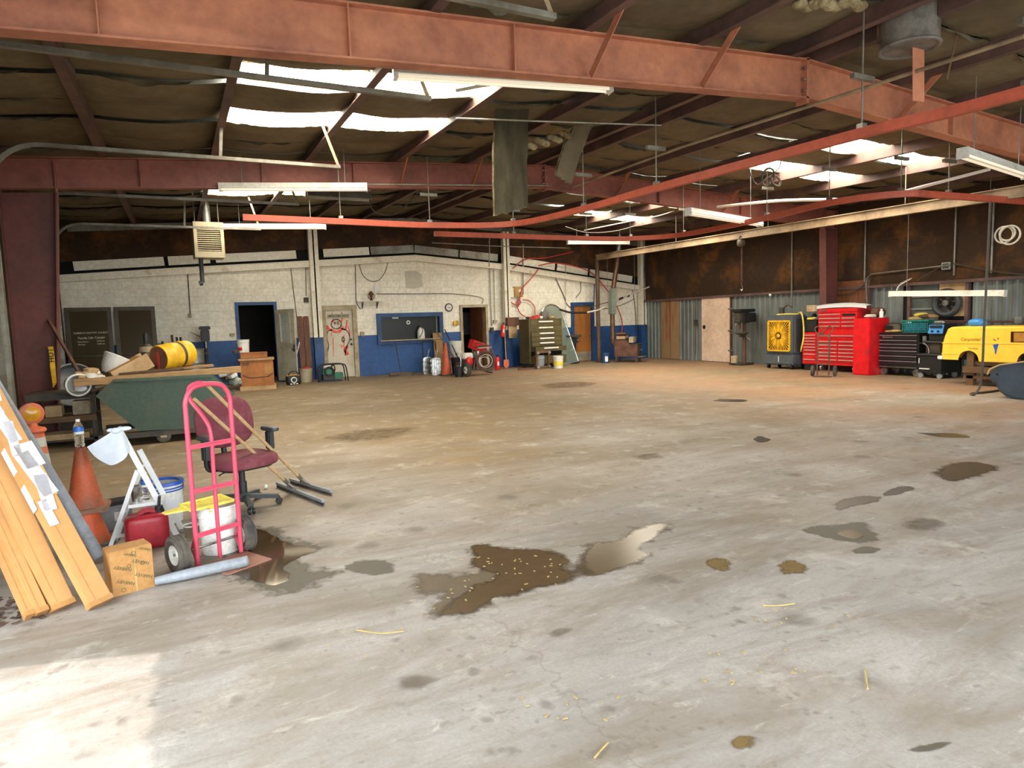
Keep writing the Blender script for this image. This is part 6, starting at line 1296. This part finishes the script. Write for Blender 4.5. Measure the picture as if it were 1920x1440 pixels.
q = V((10.95, 19.55, 1.62)); t = thing('grinder_tool', 'round metal tool on top of the green chest', 'tool', q+V((.18, .05, 0))); MB().cyl((0, -.1, .13), (0, .1, .13), .13, n=18).build('drum', 'steel', t); MB().mm((-.12, -.08, 0), (.15, .08, .04)).build('foot', 'castiron', t)
for k, (dx, c, lab) in enumerate(((-.1, 'white_plastic', 'white bottle lying on the green chest'), (.42, 'straw', 'tan tool lying at the right on the green chest'), (-.5, 'castiron', 'dark clamp at the left on the green chest'))):
    t = thing('chest_clutter', lab, 'tool', q+V((dx, -.15+.05*k, 0)), rz=.4*k); MB().cyl((-.14, 0, .045), (.1, 0, .045), .045, n=12).build('body', c, t); MB().cyl((.1, 0, .045), (.16, 0, .045), .02, n=8).build('tip', 'castiron', t)
# arched glass panel
t = thing('arched_glass', 'arched green glass panel leaning behind the green chest', 'glass panel', (12.15, 19.75, 0), rot=(math.radians(-12), math.radians(-13), 0))
wdt, hh_ = .42, 1.75; out = [(-wdt, 0), (-wdt, hh_)]+[(-wdt*math.cos(a), hh_+.45*math.sin(a)) for a in [math.pi*k/14 for k in range(1, 14)]]+[(wdt, hh_), (wdt, 0)]
mat('glass_green', '#7F8C7E', .12, spec=.7, var=.06, alpha=.55); MB().prism(out, -.006, .006).build('pane', 'glass_green', t)
MB().tube([(x, 0, z) for x, z in out], .028, 8).build('frame', 'chrome', t); MB().sq((.05, -.01, hh_+.15), (.06, .012, .09)).build('sticker', 'grey_trim', t)
# dolly with bucket
q = onZ(1018, 691); t = thing('wooden_dolly', 'brown wooden frame dolly standing on edge before the green chest', 'dolly', q, rz=.1)
MB().mm((-.27, -.03, .02), (-.2, .03, .58)).mm((.2, -.03, .02), (.27, .03, .58)).mm((-.2, -.03, .51), (.2, .03, .58)).mm((-.2, -.03, .02), (.2, .03, .08)).build('frame', 'wood_dark', t)
for x in (-.23, .23):
    for z in (.06, .52): MB().cyl((x, -.04, z), (x, -.09, z), .045, n=12).build('caster', 'grey_plastic', t)
bucket(q+V((.02, .25, 0)), 'blue grey bucket behind the wooden dolly frame', .17, .42, m='pvc_grey', rim='white_plastic')
bucket(onZ(1052, 691)+V((0, .17, 0)), 'white and yellow bucket right of the wooden dolly', .165, .4, label='yellow_pale')
t = thing('floor_bar', 'low metal bar lying under the green chest', 'bar', onZ(990, 693)); MB().bar((-.35, 0, .03), (.3, .05, .03), .06, .05).build('bar', 'rust', t); MB().cyl((.28, .05, .05), (.36, .05, .05), .04, n=10).build('knob', 'steel', t)
# vise stand
q = bw(1072, 628, .55); t = thing('grinder_stand', 'black pedestal stand with bench grinder by the brown door', 'pedestal', (q.x-.02, B-.55, 0)); zt = q.z
MB().mm((-.2, -.2, 0), (.2, .2, .03)).build('base', 'black', t); MB().prism([(-.1, .03), (.1, .03), (.16, zt-.08), (-.16, zt-.08)], -.1, .1).build('pedestal', 'black', t); MB().mm((-.32, -.2, zt-.08), (.32, .2, zt)).build('top', 'castiron', t, bevel=.02)
MB().cyl((-.24, -.05, zt-.2), (-.15, -.05, zt-.2), .1, n=16).cyl((.14, -.05, zt-.2), (.23, -.05, zt-.2), .1, n=16).build('wheel_guard', 'steel', t); MB().cyl((-.1, -.12, zt*.48), (-.02, -.12, zt*.48), .04).build('switch', 'white_plastic', t)
# wood stove
q = onZ(1158, 681); t = thing('wood_stove', 'rusty brown wood stove on legs in the far corner', 'stove', (14.2, 19.05, 0), rz=math.radians(-50))
MB().prism([(-.42, .2), (.4, .2), (.4, .62), (.12, .62), (-.02, .8), (-.42, .8)], -.3, .3).build('body', 'rust', t, bevel=.012)
MB().mm((-.44, -.32, .8), (.0, .32, .825)).mm((.1, -.32, .62), (.43, .32, .645)).build('top_plate', 'castiron', t)
MB().mm((.4, -.2, .28), (.42, .2, .56)).build('door', 'castiron', t); MB().mm((.4, -.28, .18), (.6, .28, .21)).build('ash_shelf', 'steel', t)
for x in (-.36, .36):
    for y_ in (-.25, .25): MB().mm((x-.03, y_-.03, 0), (x+.03, y_+.03, .2)).build('leg', 'castiron', t)
MB().cyl((.42, .1, .42), (.47, .1, .42), .03).build('handle', 'chrome', t)
t2 = thing('firewood', 'split boards stacked on top of the wood stove', 'firewood', (14.2, 19.05, .83), rz=math.radians(-50)); MB().box((-.2, 0, .06), (.3, .5, .1), RX(.06)).build('board', 'wood_pale', t2); MB().box((-.2, .02, .16), (.34, .55, .06), RX(-.1)).build('board', 'wood_dark', t2); MB().box((.15, .05, -.06+.02), (.16, .4, .2)).build('box', 'tan_frame', t2)
sx0 = onY(1150, 645, 19.3); sp = [onY(1151, 640, 19.3), onY(1148, 590, 19.3)]
t = thing('stove_pipe', 'tall rusty stove pipe with grey heat box beside the brown post', 'stove pipe', (sp[0].x, 19.3, 0)); o = V((sp[0].x, 19.3, 0))
mat('pipe_rust', '#7A5C44', .45, .5, c2='#5A4234', scale=3)
K = lambda px, py: onY(px, py, 19.3)-o
MB().tube(curve_pts([K(1154, 648)+V((.2, -.1, -.02)), K(1151, 645), K(1149, 625), K(1148, 588)]), .085, 14).build('lower_pipe', 'pipe_rust', t); MB().bar(K(1148, 589), K(1149, 541), .2, .22, (0, 1, 0)).build('heat_box', 'grey_trim', t, bevel=.01); MB().tube([K(1150, 541), K(1160, 470)], .085, 14).build('upper_pipe', 'pipe_rust', t); MB().tube([K(1160, 470), K(1162, 440)], .085, 14).build('roof_pipe', 'galv', t)
bucket(onZ(1140, 681)+V((0, .15, 0)), 'dark blue bucket between the brown post and stove', .15, .36, m='blue_trim', label=None)
t = [o for o in bpy.data.objects if o.get('label', '').startswith('dark blue bucket between')][0]; MB().add([(.146*math.sin(a), -.146*math.cos(a), z) for z in (.06, .24) for a in (-.7, -.45, -.2, .05)], [(0, 1, 5, 4), (1, 2, 6, 5), (2, 3, 7, 6)]).build('white_print', 'white_plastic', t)
# ================================================================== ALONG THE RIGHT WALL (local -y faces the room)
RW = -math.pi/2
q = onZ(1408, 683); t = thing('drill_press', 'dark floor standing drill press beside the pale pink door', 'drill press', (15.55, q.y, 0), rz=RW); zt = 1.72
MB().mm((-.3, -.3, 0), (.2, .25, .07)).build('base', 'castiron', t, bevel=.01); MB().cyl((0, .05, .07), (0, .05, zt-.1), .055, n=14).build('column', 'rust', t); MB().lathe([(.06, .86), (.1, .93), (.2, .98), (.2, 1.0), (0, 1.0)], 18, (0, -.05, 0)).build('table', 'castiron', t); MB().tube([(.1, -.05, .93), (.38, -.1, .78)], .014, 6).tube([(-.1, -.05, .98), (-.45, -.1, .99)], .014, 6).build('table_crank', 'steel', t)
MB().mm((-.14, -.28, zt-.42), (.14, .15, zt-.1)).build('head', 'castiron', t, bevel=.025); MB().mm((-.2, -.32, zt-.1), (.22, .3, zt)).build('belt_cover', 'black', t, bevel=.02); MB().mm((.14, -.05, zt-.4), (.34, .22, zt-.12)).build('motor', 'black', t, bevel=.03); MB().cyl((0, -.16, zt-.42), (0, -.16, zt-.62), .04).build('chuck', 'rust', t)
for a in (.4, 2.5, 4.6): MB().cyl((-.15, -.12, zt-.3), (-.17, -.12+.2*math.cos(a), zt-.3+.2*math.sin(a)), .012, n=6).build('feed_handle', 'steel', t)
single('tin_can', MB().lathe([(0, 0), (.1, 0), (.1, .22), (.09, .22), (.09, .02)], 16, (15.3, q.y+.12, .07)), 'tan_frame', 'small tan can standing on the drill press base', 'can')
# cooler
y1, y0 = 13.72, 12.62; t = thing('swamp_cooler', 'grey evaporative cooler with yellow sunburst grille', 'cooler', (15.03, (y0+y1)/2, 0), rz=RW); hw = (y1-y0)/2*.9; H2 = 1.5
MB().mm((-hw, 0, .42), (hw, .55, H2)).build('cabinet', 'charcoal', t, bevel=.04); MB().mm((-hw-.02, -.02, .12), (hw+.02, .58, .42)).build('water_tank', 'charcoal', t, bevel=.03)
for k in range(7): MB().mm((-hw+.06+.13*k, -.024, .4), (-hw+.13+.13*k, -.015, .415)).build('slot', 'black', t)
gw, g0, g1 = hw*.74, .52, 1.34; gc = V((.0, -.03, .93))
MB().mm((-gw, -.004, g0), (gw, .002, g1)).build('grille_back', 'dark_hole', t)
mat('grille_gold', '#E0A822', .4, c2='#C08A1A', scale=5)
for a, b_ in (((-gw, g0), (gw, g0)), ((gw, g0), (gw, g1)), ((gw, g1), (-gw, g1)), ((-gw, g1), (-gw, g0))): MB().bar((a[0], -.02, a[1]), (b_[0], -.02, b_[1]), .045, .03, (0, 1, 0)).build('grille_frame', 'yellow_pale' if 0 else 'yellow', t)
for k in range(44):
    a = 2*math.pi*k/44+.03; dx, dz = math.cos(a), math.sin(a); s = min((gw)/max(1e-6, abs(dx)), ((g1-g0)/2)/max(1e-6, abs(dz))); MB().bar(gc+V((dx*.07, 0, dz*.07)), gc+V((dx*s, .0, dz*s)), .022, .014, (0, 1, 0)).build('grille_ray', 'grille_gold', t)
for k in range(10): 
    a = math.pi*(k+.5)/10*2; MB().bar(gc+V((math.cos(a)*.12, -.012, math.sin(a)*.12)), gc+V((math.cos(a)*.26, -.012, math.sin(a)*.33)), .04, .012, (0, 1, 0)).build('grille_fin', 'yellow', t)
MB().sq(gc+V((0, -.015, 0)), (.06, .02, .06)).build('grille_hub', 'yellow', t); MB().mm((-.01, -.026, .2), (.01, -.02, .36)).build('level_strip', 'white_plastic', t)
MB().mm((hw-.001, .1, .5), (hw+.006, .5, 1.4)).build('side_pad', 'dkgrey', t)
for x in (-hw+.08, hw-.1):
    for y_ in (.06, .5): MB().cyl((x-.025, y_, .06), (x+.025, y_, .06), .06, n=14).mm((x-.03, y_-.02, .06), (x+.03, y_+.02, .13)).build('caster', 'black', t)
single('yellow_hose', MB().tube(curve_pts([(15.2, 13.4, 1.52), (15.25, 13.1, 1.53), (15.22, 12.75, 1.52), (15.15, 12.55, 1.56), (15.12, 12.45, 1.3), (15.1, 12.42, .9), (15.12, 12.5, .6), (15.2, 12.58, .5)]), .02, 8), 'yellow_pale', 'yellow hose draped over the grey cooler', 'hose')
single('cooler_clutter', MB().cyl((15.45, 13.45, 1.5), (15.45, 13.45, 1.72), .07, n=12).tube(curve_pts([(15.45, 13.4, 1.7), (15.45, 13.25, 1.78), (15.45, 13.1, 1.72)]), .02, 6), 'castiron', 'dark can on top of the grey cooler', 'can')
# red tool chest
def drawers(t, x0, x1, zs, h, dy, m, hm, nm='drawer', ins=.012):
    for z in zs:
        d = MB().mm((x0, dy-.02, z), (x1, dy, z+h)).build(nm, m, t, bevel=.004); MB().mm((x0+.02, dy-.045, z+h-.035), (x1-.02, dy-.02, z+h-.008)).build('handle', hm, d)
t = thing('red_tool_chest', 'large red tool chest with silver drawer pulls and white panel on top', 'tool chest', (15.14, 11.44, 0), rz=RW); mat('pull', '#D8B0A8', .3, .4)
MB().mm((-.56, 0, .17), (.56, .55, .98)).build('base_cabinet', 'red', t, bevel=.008); MB().mm((-.56, 0, .98), (.56, .5, 1.62)).build('upper_chest', 'red', t, bevel=.008)
MB().mm((-.57, -.01, 1.54), (.57, .5, 1.64)).build('lid', 'red', t, bevel=.01)
drawers(t, -.53, .04, [.25+.095*k for k in range(6)], .085, 0, 'red', 'pull'); drawers(t, .06, .53, [.25+.095*k for k in range(6)], .085, 0, 'red', 'pull'); drawers(t, -.53, .53, [.86], .1, 0, 'red', 'pull')
drawers(t, -.53, .12, [1.12+.1*k for k in range(4)], .09, 0, 'red', 'pull'); drawers(t, .14, .53, [1.12+.1*k for k in range(3)], .09, 0, 'red', 'pull'); MB().mm((.15, -.004, 1.44), (.52, .0, 1.5)).build('open_slot', 'dark_hole', t)
MB().mm((-.5, -.016, 1.57), (-.3, -.01, 1.61)).build('badge', 'steel', t); MB().mm((-.53, -.012, .98), (-.4, -.0, 1.03)).build('badge', 'steel', t)
for x in (-.48, .48):
    for y_ in (.08, .47): MB().cyl((x-.03, y_, .08), (x+.03, y_, .08), .08, n=16).mm((x-.035, y_-.03, .08), (x+.035, y_+.03, .18)).build('caster', 'steel', t)
t = thing('side_cabinet', 'narrow red drawer cabinet attached left of the red tool chest', 'tool cabinet', (15.16, 12.26, 0), rz=RW); MB().mm((-.24, 0, .17), (.24, .26, 1.02)).build('body', 'red', t, bevel=.008); drawers(t, -.19, .2, [.5+.08*k for k in range(6)], .07, 0, 'red', 'pull'); drawers(t, -.19, .2, [.34, .2], .12, 0, 'red', 'pull'); MB().mm((-.2, .03, 0.0), (.2, .24, .17)).build('plinth', 'black', t)
t = thing('parts_bin', 'black bin with yellow gloves on the narrow red cabinet', 'bin', (15.28, 12.26, 1.02), rz=RW); MB().mm((-.22, -.11, 0), (.2, .1, .34)).build('body', 'black', t, bevel=.02); MB().sq((.0, -.1, .37), (.12, .05, .03), .8, .8).sq((.1, -.12, .39), (.08, .04, .02), .8, .8).build('gloves', 'yellow_pale', t); MB().sq((-.02, .05, .44), (.07, .07, .07)).build('ball', 'black', t)
# white bumper skin on top
t = thing('bumper_cover', 'long white bumper cover lying across the red tool chest', 'bumper', (15.3, 11.5, 1.645), rz=RW)
def bf(u, v):
    x = -.86+1.72*u; arch = .1*(1-(2*u-1)**2)**.6+.1*max(0, u-.0)*.3; return (x, -.15+.28*v, .0+arch*(.6+.4*math.sin(math.pi*v))+.02+(.09 if u > .88 else 0)*0)
MB().grid(bf, 22, 5).build('skin', 'white_paint', t); MB().add([V(bf(u/22, 0))+V((0, 0, -.07 if k else 0)) for k in (0, 1) for u in range(23)], [(i, i+1, 24+i, 23+i) for i in range(22)]).build('lower_lip', 'white_paint', t); MB().mm((-.3, -.1, 0), (.5, .1, .06)).build('support', 'black', t); MB().mm((.5, -.05, .0), (.66, .1, .12)).build('end_bracket', 'dkgrey', t)
# red hand truck
q = onZ(1543, 706); t = thing('red_hand_truck', 'slim dark red hand truck parked before the red tool chest', 'hand truck', q, rz=RW+.5)
for x in (-.13, .13): MB().tube([(x, 0, .03), (x, .03, 1.02)], .018, 8).build('side_rail', 'rust', t)
for z in (.3, .55, .8, 1.0): MB().bar((-.13, .01+.02*z, z), (.13, .01+.02*z, z), .01, .03).build('rung', 'rust', t)
MB().tube(curve_pts([(-.13, .03, 1.02), (-.2, .03, 1.15), (-.12, .03, 1.22), (0, .03, 1.12), (.12, .03, 1.22), (.2, .03, 1.15), (.13, .03, 1.02)]), .015, 8).build('handle', 'rust', t); MB().mm((-.2, -.2, .01), (.2, .02, .02)).build('toe_plate', 'rust', t)
wheel(t, (.25, .1, .13), (1, 0, 0), .13, .07, ribs=2, hub='rust'); wheel(t, (-.25, .1, .13), (1, 0, 0), .13, .07, ribs=2, hub='rust'); MB().cyl((-.25, .1, .13), (.25, .1, .13), .012).bar((-.13, .0, .06), (-.13, .1, .13), .02, .02).bar((.13, .0, .06), (.13, .1, .13), .02, .02).build('axle', 'rust', t)
# locker
t = thing('red_locker', 'tall plain red cabinet right of the red tool chest', 'cabinet', (14.78, 10.5, 0), rz=RW); MB().mm((-.22, .01, 0), (.22, .72, 1.38)).build('body', 'red', t, bevel=.008); MB().mm((-.21, -.005, .03), (.21, .012, 1.35)).build('door', 'red', t, bevel=.005); MB().mm((.17, -.016, .5), (.19, -.004, .62)).build('handle', 'steel', t)
single('white_bottle', MB().lathe([(0, 0), (.045, 0), (.045, .13), (.02, .17), (.025, .18), (.025, .21), (0, .21)], 14, (15.2, 10.28, 1.385)), 'white_plastic', 'white squeeze bottle on top of the plain red cabinet', 'bottle')
t = thing('cable_coil', 'white cable coil on top of the plain red cabinet', 'cable', (15.1, 10.5, 1.39)); MB().torus((0, 0, .03), .12, .02).torus((.02, 0, .06), .1, .02).build('coil', 'cable_white', t); MB().sq((.3, 0, .12), (.2, .12, .12), .7, .7).build('bag', 'rust', t)
# black chest
t = thing('black_tool_chest', 'black roller tool chest with pinkish drawer trims', 'tool chest', (15.14, 9.79, 0), rz=RW); mat('trim_pink', '#A890A0', .3, .5)
MB().mm((-.48, 0, .18), (.48, .6, 1.0)).build('body', 'black', t, bevel=.01)
for z, h_ in ((.88, .1), (.78, .08), (.7, .07), (.62, .07), (.5, .11), (.38, .11), (.27, .1)):
    d = MB().mm((-.46, -.018, z), (.44, 0, z+h_-.01)).build('drawer', 'black', t, bevel=.004); MB().mm((-.46, -.04, z+h_-.03), (.44, -.018, z+h_-.012)).build('trim', 'trim_pink', d)
MB().mm((-.485, -.03, 1.0), (.485, .62, 1.02)).build('top_mat', 'black', t); MB().mm((.481, .12, .8), (.484, .26, .94)).build('sticker', 'white_plastic', t); MB().mm((-.46, -.02, .2), (.44, -.01, .215)).build('kick_trim', 'steel', t); MB().mm((-.4, -.0195, .9), (-.15, -.018, .93)).build('badge', 'steel', t)
for x in (-.4, .4):
    for y_ in (.07, .53): MB().lathe([(0, -.025), (.05, -.03), (.09, -.02), (.09, .02), (.05, .03), (0, .025)], 18, (x, y_, .09), (0, 1, 0)).build('caster', 'steel', t)
Z1 = 1.021
t = thing('black_helmet', 'grey black welding helmet on the black tool chest', 'helmet', (15.36, 10.06, Z1), rz=RW); MB().sq((0, 0, .1), (.2, .14, .13), .7, .8, 20, 12).build('shell', 'castiron', t); MB().mm((-.1, -.15, .08), (.06, -.12, .16)).build('visor', 'dark_glass', t)
for k, (dy, lab) in enumerate(((9.83, 'white spray bottle on the black chest, left of two'), (9.75, 'white spray bottle on the black chest, right of two'))):
    t = thing('spray_bottle', lab, 'bottle', (15.45, dy, Z1)); MB().lathe([(0, 0), (.04, 0), (.04, .14), (.018, .19), (.018, .22)], 14, cap=False).build('body', 'white_plastic', t); MB().box((0, -.015, .235), (.025, .08, .03)).build('trigger', 'white_plastic', t)
t = thing('work_gloves', 'pale crumpled gloves on the black chest front', 'gloves', (15.26, 9.95, Z1)); MB().sq((0, 0, .035), (.1, .14, .035), .8, .8, 14, 8).build('palm', 'straw', t); MB().sq((-.05, .15, .03), (.05, .09, .025), .8, .8, 10, 6).build('fingers', 'carton_long', t)
t = thing('teal_basket', 'teal plastic basket of rags on the black tool chest', 'basket', (15.5, 9.52, Z1), rz=RW); m = MB()
for k in range(12): m.mm((-.3+.053*k, -.2, 0), (-.285+.053*k, -.19, .26))
for k in range(6): m.mm((-.3, -.202, .05*k), (.3, -.192, .05*k+.016))
m.build('lattice', 'teal', t); MB().mm((-.3, -.19, 0), (.3, .2, .01)).mm((-.3, .19, 0), (.3, .2, .28)).mm((-.3, -.19, 0), (-.29, .19, .28)).mm((.29, -.19, 0), (.3, .19, .28)).build('shell', 'teal', t); MB().torus((0, 0, .28), .01, .01).mm((-.32, -.22, .26), (.32, -.19, .29)).build('rim', 'teal', t); MB().mm((-.28, -.18, .01), (.28, .18, .2)).build('contents', 'blue_light', t, bevel=.03); MB().mm((.301, -.05, .15), (.305, .1, .2)).build('tag', 'white_plastic', t)
t = thing('rag_heap', 'brown and tan rags heaped on the teal basket', 'rags', (15.5, 9.52, Z1+.27), rz=RW)
for k, (x, z, r_, c) in enumerate(((-.1, .05, .17, 'straw'), (.1, .1, .15, 'wood_dark'), (-.02, .14, .14, 'yellow_pale'), (.22, .1, .14, 'wood'), (-.2, .02, .1, 'blue_light'))): MB().sq((x, .02*k, z), (r_, .12, .05), .8, .8, 14, 8, RY(.3*math.sin(k*3))).build('rag', c, t)
# welder cart
t = thing('welder_cart', 'black welding cart with blue lit panel beside the yellow van', 'welder', (15.05, 8.95, 0), rz=RW); MB().mm((-.32, 0, .12), (.2, .7, .52)).build('lower_cabinet', 'black', t, bevel=.01); MB().mm((-.34, -.03, .52), (.3, .7, .55)).build('shelf', 'dkgrey', t)
MB().mm((-.22, .1, .55), (.12, .6, .8)).build('feeder', 'castiron', t, bevel=.02); MB().mm((-.25, .05, .8), (.25, .6, .84)).build('middle_shelf', 'dkgrey', t); MB().mm((-.16, .1, .84), (.2, .6, 1.22)).build('welder_body', 'black', t, bevel=.02); MB().box((.02, .075, 1.1), (.32, .03, .2), RX(-.25)).build('front_panel', 'blue_light', t); MB().box((.02, .055, 1.16), (.26, .02, .05), RX(-.25)).build('display', 'dark_glass', t); MB().sq((.02, .2, 1.25), (.12, .05, .04), .6, .6).build('top_handle', 'steel', t)
for e in (-.05, .08): MB().cyl((e, .05, 1.06), (e, .02, 1.055), .02, n=10).build('dial', 'black', t)
for k in range(3): MB().torus((-.3, .1+.03*k, .62), .16+.01*k, .014, (.3, 1, .2*k), 20, 6).build('cable_loop', 'cable_white' if k == 1 else 'hose_black', t)
for x in (-.5, .2): MB().cyl((.0, .0, 0), (0, 0, 0.001), .001).build('x', 'black', t) if 0 else None
MB().mm((-.3, -.012, .33), (-.285, -.002, .45)).build('door_handle', 'white_plastic', t); MB().mm((-.28, -.02, .2), (-.05, -.002, .225)).build('drawer_pull', 'white_plastic', t); MB().cyl((-.33, .1, .45), (-.33, .1, .5), .02).build('peg', 'steel', t)
for x in (-.28, .14): 
    for y_ in (.05, .6): MB().cyl((x, y_-.02, .06), (x, y_+.02, .06), .06, n=12).build('caster', 'grey_plastic', t)
# yellow van body on timber stand
VX = 14.15
vp = lambda px, py: onX(px, py, VX)
yr = vp(1762, 676).y; zb = vp(1775, 674).z; ztp = vp(1850, 612).z
t = thing('yellow_van_body', 'small yellow fibreglass van body resting on timbers at right', 'van body', (VX, yr, 0), rz=RW)   # local x forward along the van, local y into the wall
Lv = 2.35; Hv = ztp-zb; Wv = .82
def arch(cx, r, n=10): return [(cx-r*math.cos(a), zb+r*math.sin(a)*1.0) for a in [math.pi*k/n for k in range(n+1)]]
side = [(0.02, zb+.0)]+arch(.56, .2)+arch(1.62, .2)+[(Lv, zb), (Lv, zb+.28), (Lv-.32, zb+.36), (Lv-.55, ztp-.03), (Lv-.62, ztp), (.3, ztp), (.2, ztp-.01), (.13, ztp-.05), (.07, ztp-.2), (.03, zb+.3)]
win = [(1.3, zb+.37), (1.3, ztp-.1), (1.56, ztp-.1), (1.72, zb+.37)]
mat('van_inside', '#B4792A', .6)
bm = bmesh.new()
def ring(pts_, y_): return [bm.verts.new((x, y_, z)) for x, z in pts_]
for y_ in (0, Wv):
    v1 = ring(side, y_); v2 = ring(win, y_); e = [bm.edges.new((a, b_)) for L_ in (v1, v2) for a, b_ in zip(L_, L_[1:]+L_[:1])]; bmesh.ops.triangle_fill(bm, edges=e, use_beauty=True)
    if y_ == 0: va = v1
    else: vb = v1
n = len(side)
for i in range(n):
    if i < 22 and i > 0 or i == 0: continue
    j = (i+1) % n
    bm.faces.new((va[i], va[j], vb[j], vb[i]))
bmesh.ops.remove_doubles(bm, verts=bm.verts, dist=.0001); bmesh.ops.recalc_face_normals(bm, faces=bm.faces)
ed = [e for e in bm.edges if len(e.link_faces) == 2 and e.calc_face_angle(0) > .8]
bmesh.ops.bevel(bm, geom=ed, offset=.035, segments=3, affect='EDGES', clamp_overlap=True)
me = bpy.data.meshes.new('body_shell'); bm.to_mesh(me); bm.free(); me.materials.append(MT['van_yellow']); me.polygons.foreach_set('use_smooth', [True]*len(me.polygons)); me.set_sharp_from_angle(angle=.6)
ob = bpy.data.objects.new('body_shell', me); COL.objects.link(ob); ob.parent = t
MB().mm((1.2, .3, zb+.3), (1.8, .32, ztp-.03)).build('inner_panel', 'van_inside', t); MB().prism([(1.34, zb+.385), (1.34, ztp-.115), (1.54, ztp-.115), (1.68, zb+.385)], .02, .024).build('window_inset', 'van_inside', t)
for cx in (.56, 1.62): MB().torus((cx, -.002, zb), .2, .014, (0, 1, 0), 24, 6, 0, 2*math.pi).build('wheel_arch', 'van_yellow', t) if 0 else MB().tube([(x, -.004, z) for x, z in arch(cx, .205, 16)], .014, 6).build('wheel_arch_lip', 'van_yellow', t)
for cx in (.56, 1.62): MB().prism([(x, z) for x, z in arch(cx, .198, 12)], .12, .13).build('wheel_well', 'dark_hole', t)
MB().mm((.76, -.016, zb-.02), (1.42, .02, zb+.03)).build('rocker', 'van_yellow', t, bevel=.01); MB().tube([(.04, -.004, zb+.34), (1.28, -.004, zb+.345), (Lv-.34, -.004, zb+.35)], .008, 6).build('belt_line', 'van_yellow', t); MB().tube([(.03, -.004, zb+.12), (.36, -.004, zb+.12)], .006, 6).build('lower_crease', 'van_yellow', t); MB().mm((-.05, -.01, zb+.0), (.06, .3, zb+.07)).build('rear_bumper', 'white_plastic', t, bevel=.01)
mat('van_script', '#B98A2A', .5)
text("Carpenter's", .09, 'van_script', 'lettering', t, face_frame((.62, -.003, zb+.42), (1, 0, 0), (0, 0, 1)), .0005); text('Service', .06, 'van_script', 'lettering', t, face_frame((.64, -.003, zb+.24), (1, 0, 0), (0, 0, 1)), .0005)
MB().prism([(1.0, zb+.32), (1.1, zb+.34), (1.07, zb+.22), (1.06, zb+.14), (1.045, zb+.14), (1.035, zb+.22)], -.006, -.002).build('emblem', 'blue', t); MB().bar((1.0, -.004, zb+.43), (1.05, -.004, zb+.4), .015, .003, (0, 1, 0)).bar((1.08, -.004, zb+.42), (1.09, -.004, zb+.46), .015, .003, (0, 1, 0)).build('emblem_scratch', 'rust', t)
single('blue_bundle', MB().sq((14.5, yr-.52, ztp+.07), (.14, .16, .08), .8, .8, 18, 10).mm((14.4, yr-.65, ztp+.005), (14.6, yr-.4, ztp+.03)), 'blue_light', 'bright blue bundle lying on the yellow van roof', 'cap')
t = thing('timber_stand', 'weathered timber stand holding up the yellow van', 'stand', (VX, yr-.55, 0), rz=RW)
for x in (-.05, .9): 
    for y_ in (.05, .6): MB().mm((x, y_, 0), (x+.13, y_+.13, zb+.17 if x < 0 else zb-.02)).build('post', 'wood_dark', t)
MB().mm((-.1, .0, .26), (1.1, .12, .38)).mm((-.1, .65, .26), (1.1, .77, .38)).build('beam', 'wood_dark', t); MB().mm((-.1, .05, .14), (1.1, .1, .2)).build('rail', 'wood_dark', t); MB().mm((.0, .1, zb-.1), (1.0, .7, zb-.02)).build('deck', 'wood_dark', t)
# dark blue car nose at right edge
CX = 12.55; cpx = lambda px, py: onX(px, py, CX)
prof_px = [(1851, 702), (1856, 692), (1875, 684), (1905, 680), (1935, 676), (1990, 672), (1990, 758), (1935, 756), (1915, 752), (1885, 745), (1872, 735), (1865, 722), (1853, 710)]
pp = [cpx(*p) for p in prof_px]; o = V((CX, pp[0].y, 0)); t = thing('blue_car_nose', 'dark blue car body shell cut by the right picture edge', 'car body', o, rz=RW)
poly = [(-(p.y-o.y), p.z) for p in pp]; ext = max(p[0] for p in poly)
MB().prism(poly, 0, .75).build('body', 'navy', t, bevel=.05)
MB().tube([(x, -.004, z) for x, z in poly[:5]], .012, 6).build('hood_edge', 'straw', t); a_ = cpx(1870, 702)-o; MB().cyl((-a_.y, -.006, a_.z), (-a_.y, .01, a_.z), .018, n=12).build('side_hole', 'dark_hole', t)
for x in (.55, ): MB().mm((x, .1, 0), (x+.15, .6, min(p[1] for p in poly)+.06)).build('support_block', 'wood_dark', t)
# ================================================================== GROUPS OF REPEATS
GR = dict(bucket='plastic buckets around the shop', strip_light='ceiling strip lights', traffic_cone='orange traffic cones', water_bottle='clear water bottles', long_carton='long cartons leaning at left', floor_squeegee='floor squeegees by the chair',
          puddle='wet patches on the floor', stain='stains on the floor', monorail='overhead red rails', door_track='overhead door tracks', portal_frame='steel portal frames', glass_door='glass doors leaning on the wall', shutter='brown shutters', hand_tool='tools by the grey drum',
          air_hose='red air hoses on the block wall', wall_cable='loose wall cables', wall_conduit='wall conduits', metal_case='silver metal cases', fire_extinguisher='red fire extinguishers', plank='boards on the hopper', leaning_board='boards leaning by the window', steel_rod='rods in the black bin',
          scrap_piece='scrap lumps on the hopper', twig='twigs and straw on the floor', wall_post='cream wall posts', outlet_box='small wall outlets', spray_bottle='spray bottles on the black chest', ceiling_cable='cables under the ceiling', ceiling_conduit='conduits under the ceiling', chest_clutter='tools on the green chest', shelf_box='boxes on the bench shelf', torn_insulation='torn insulation flaps', loose_tube='loose white tubes', door_jamb='door jambs on the left wall', wall_dispenser='packets under the clock', exposed_wool='tufts of glass wool')
for o in bpy.data.objects:
    if o.parent is None and o.get('category') and o.name.split('.')[0] in GR: o['group'] = GR[o.name.split('.')[0]]
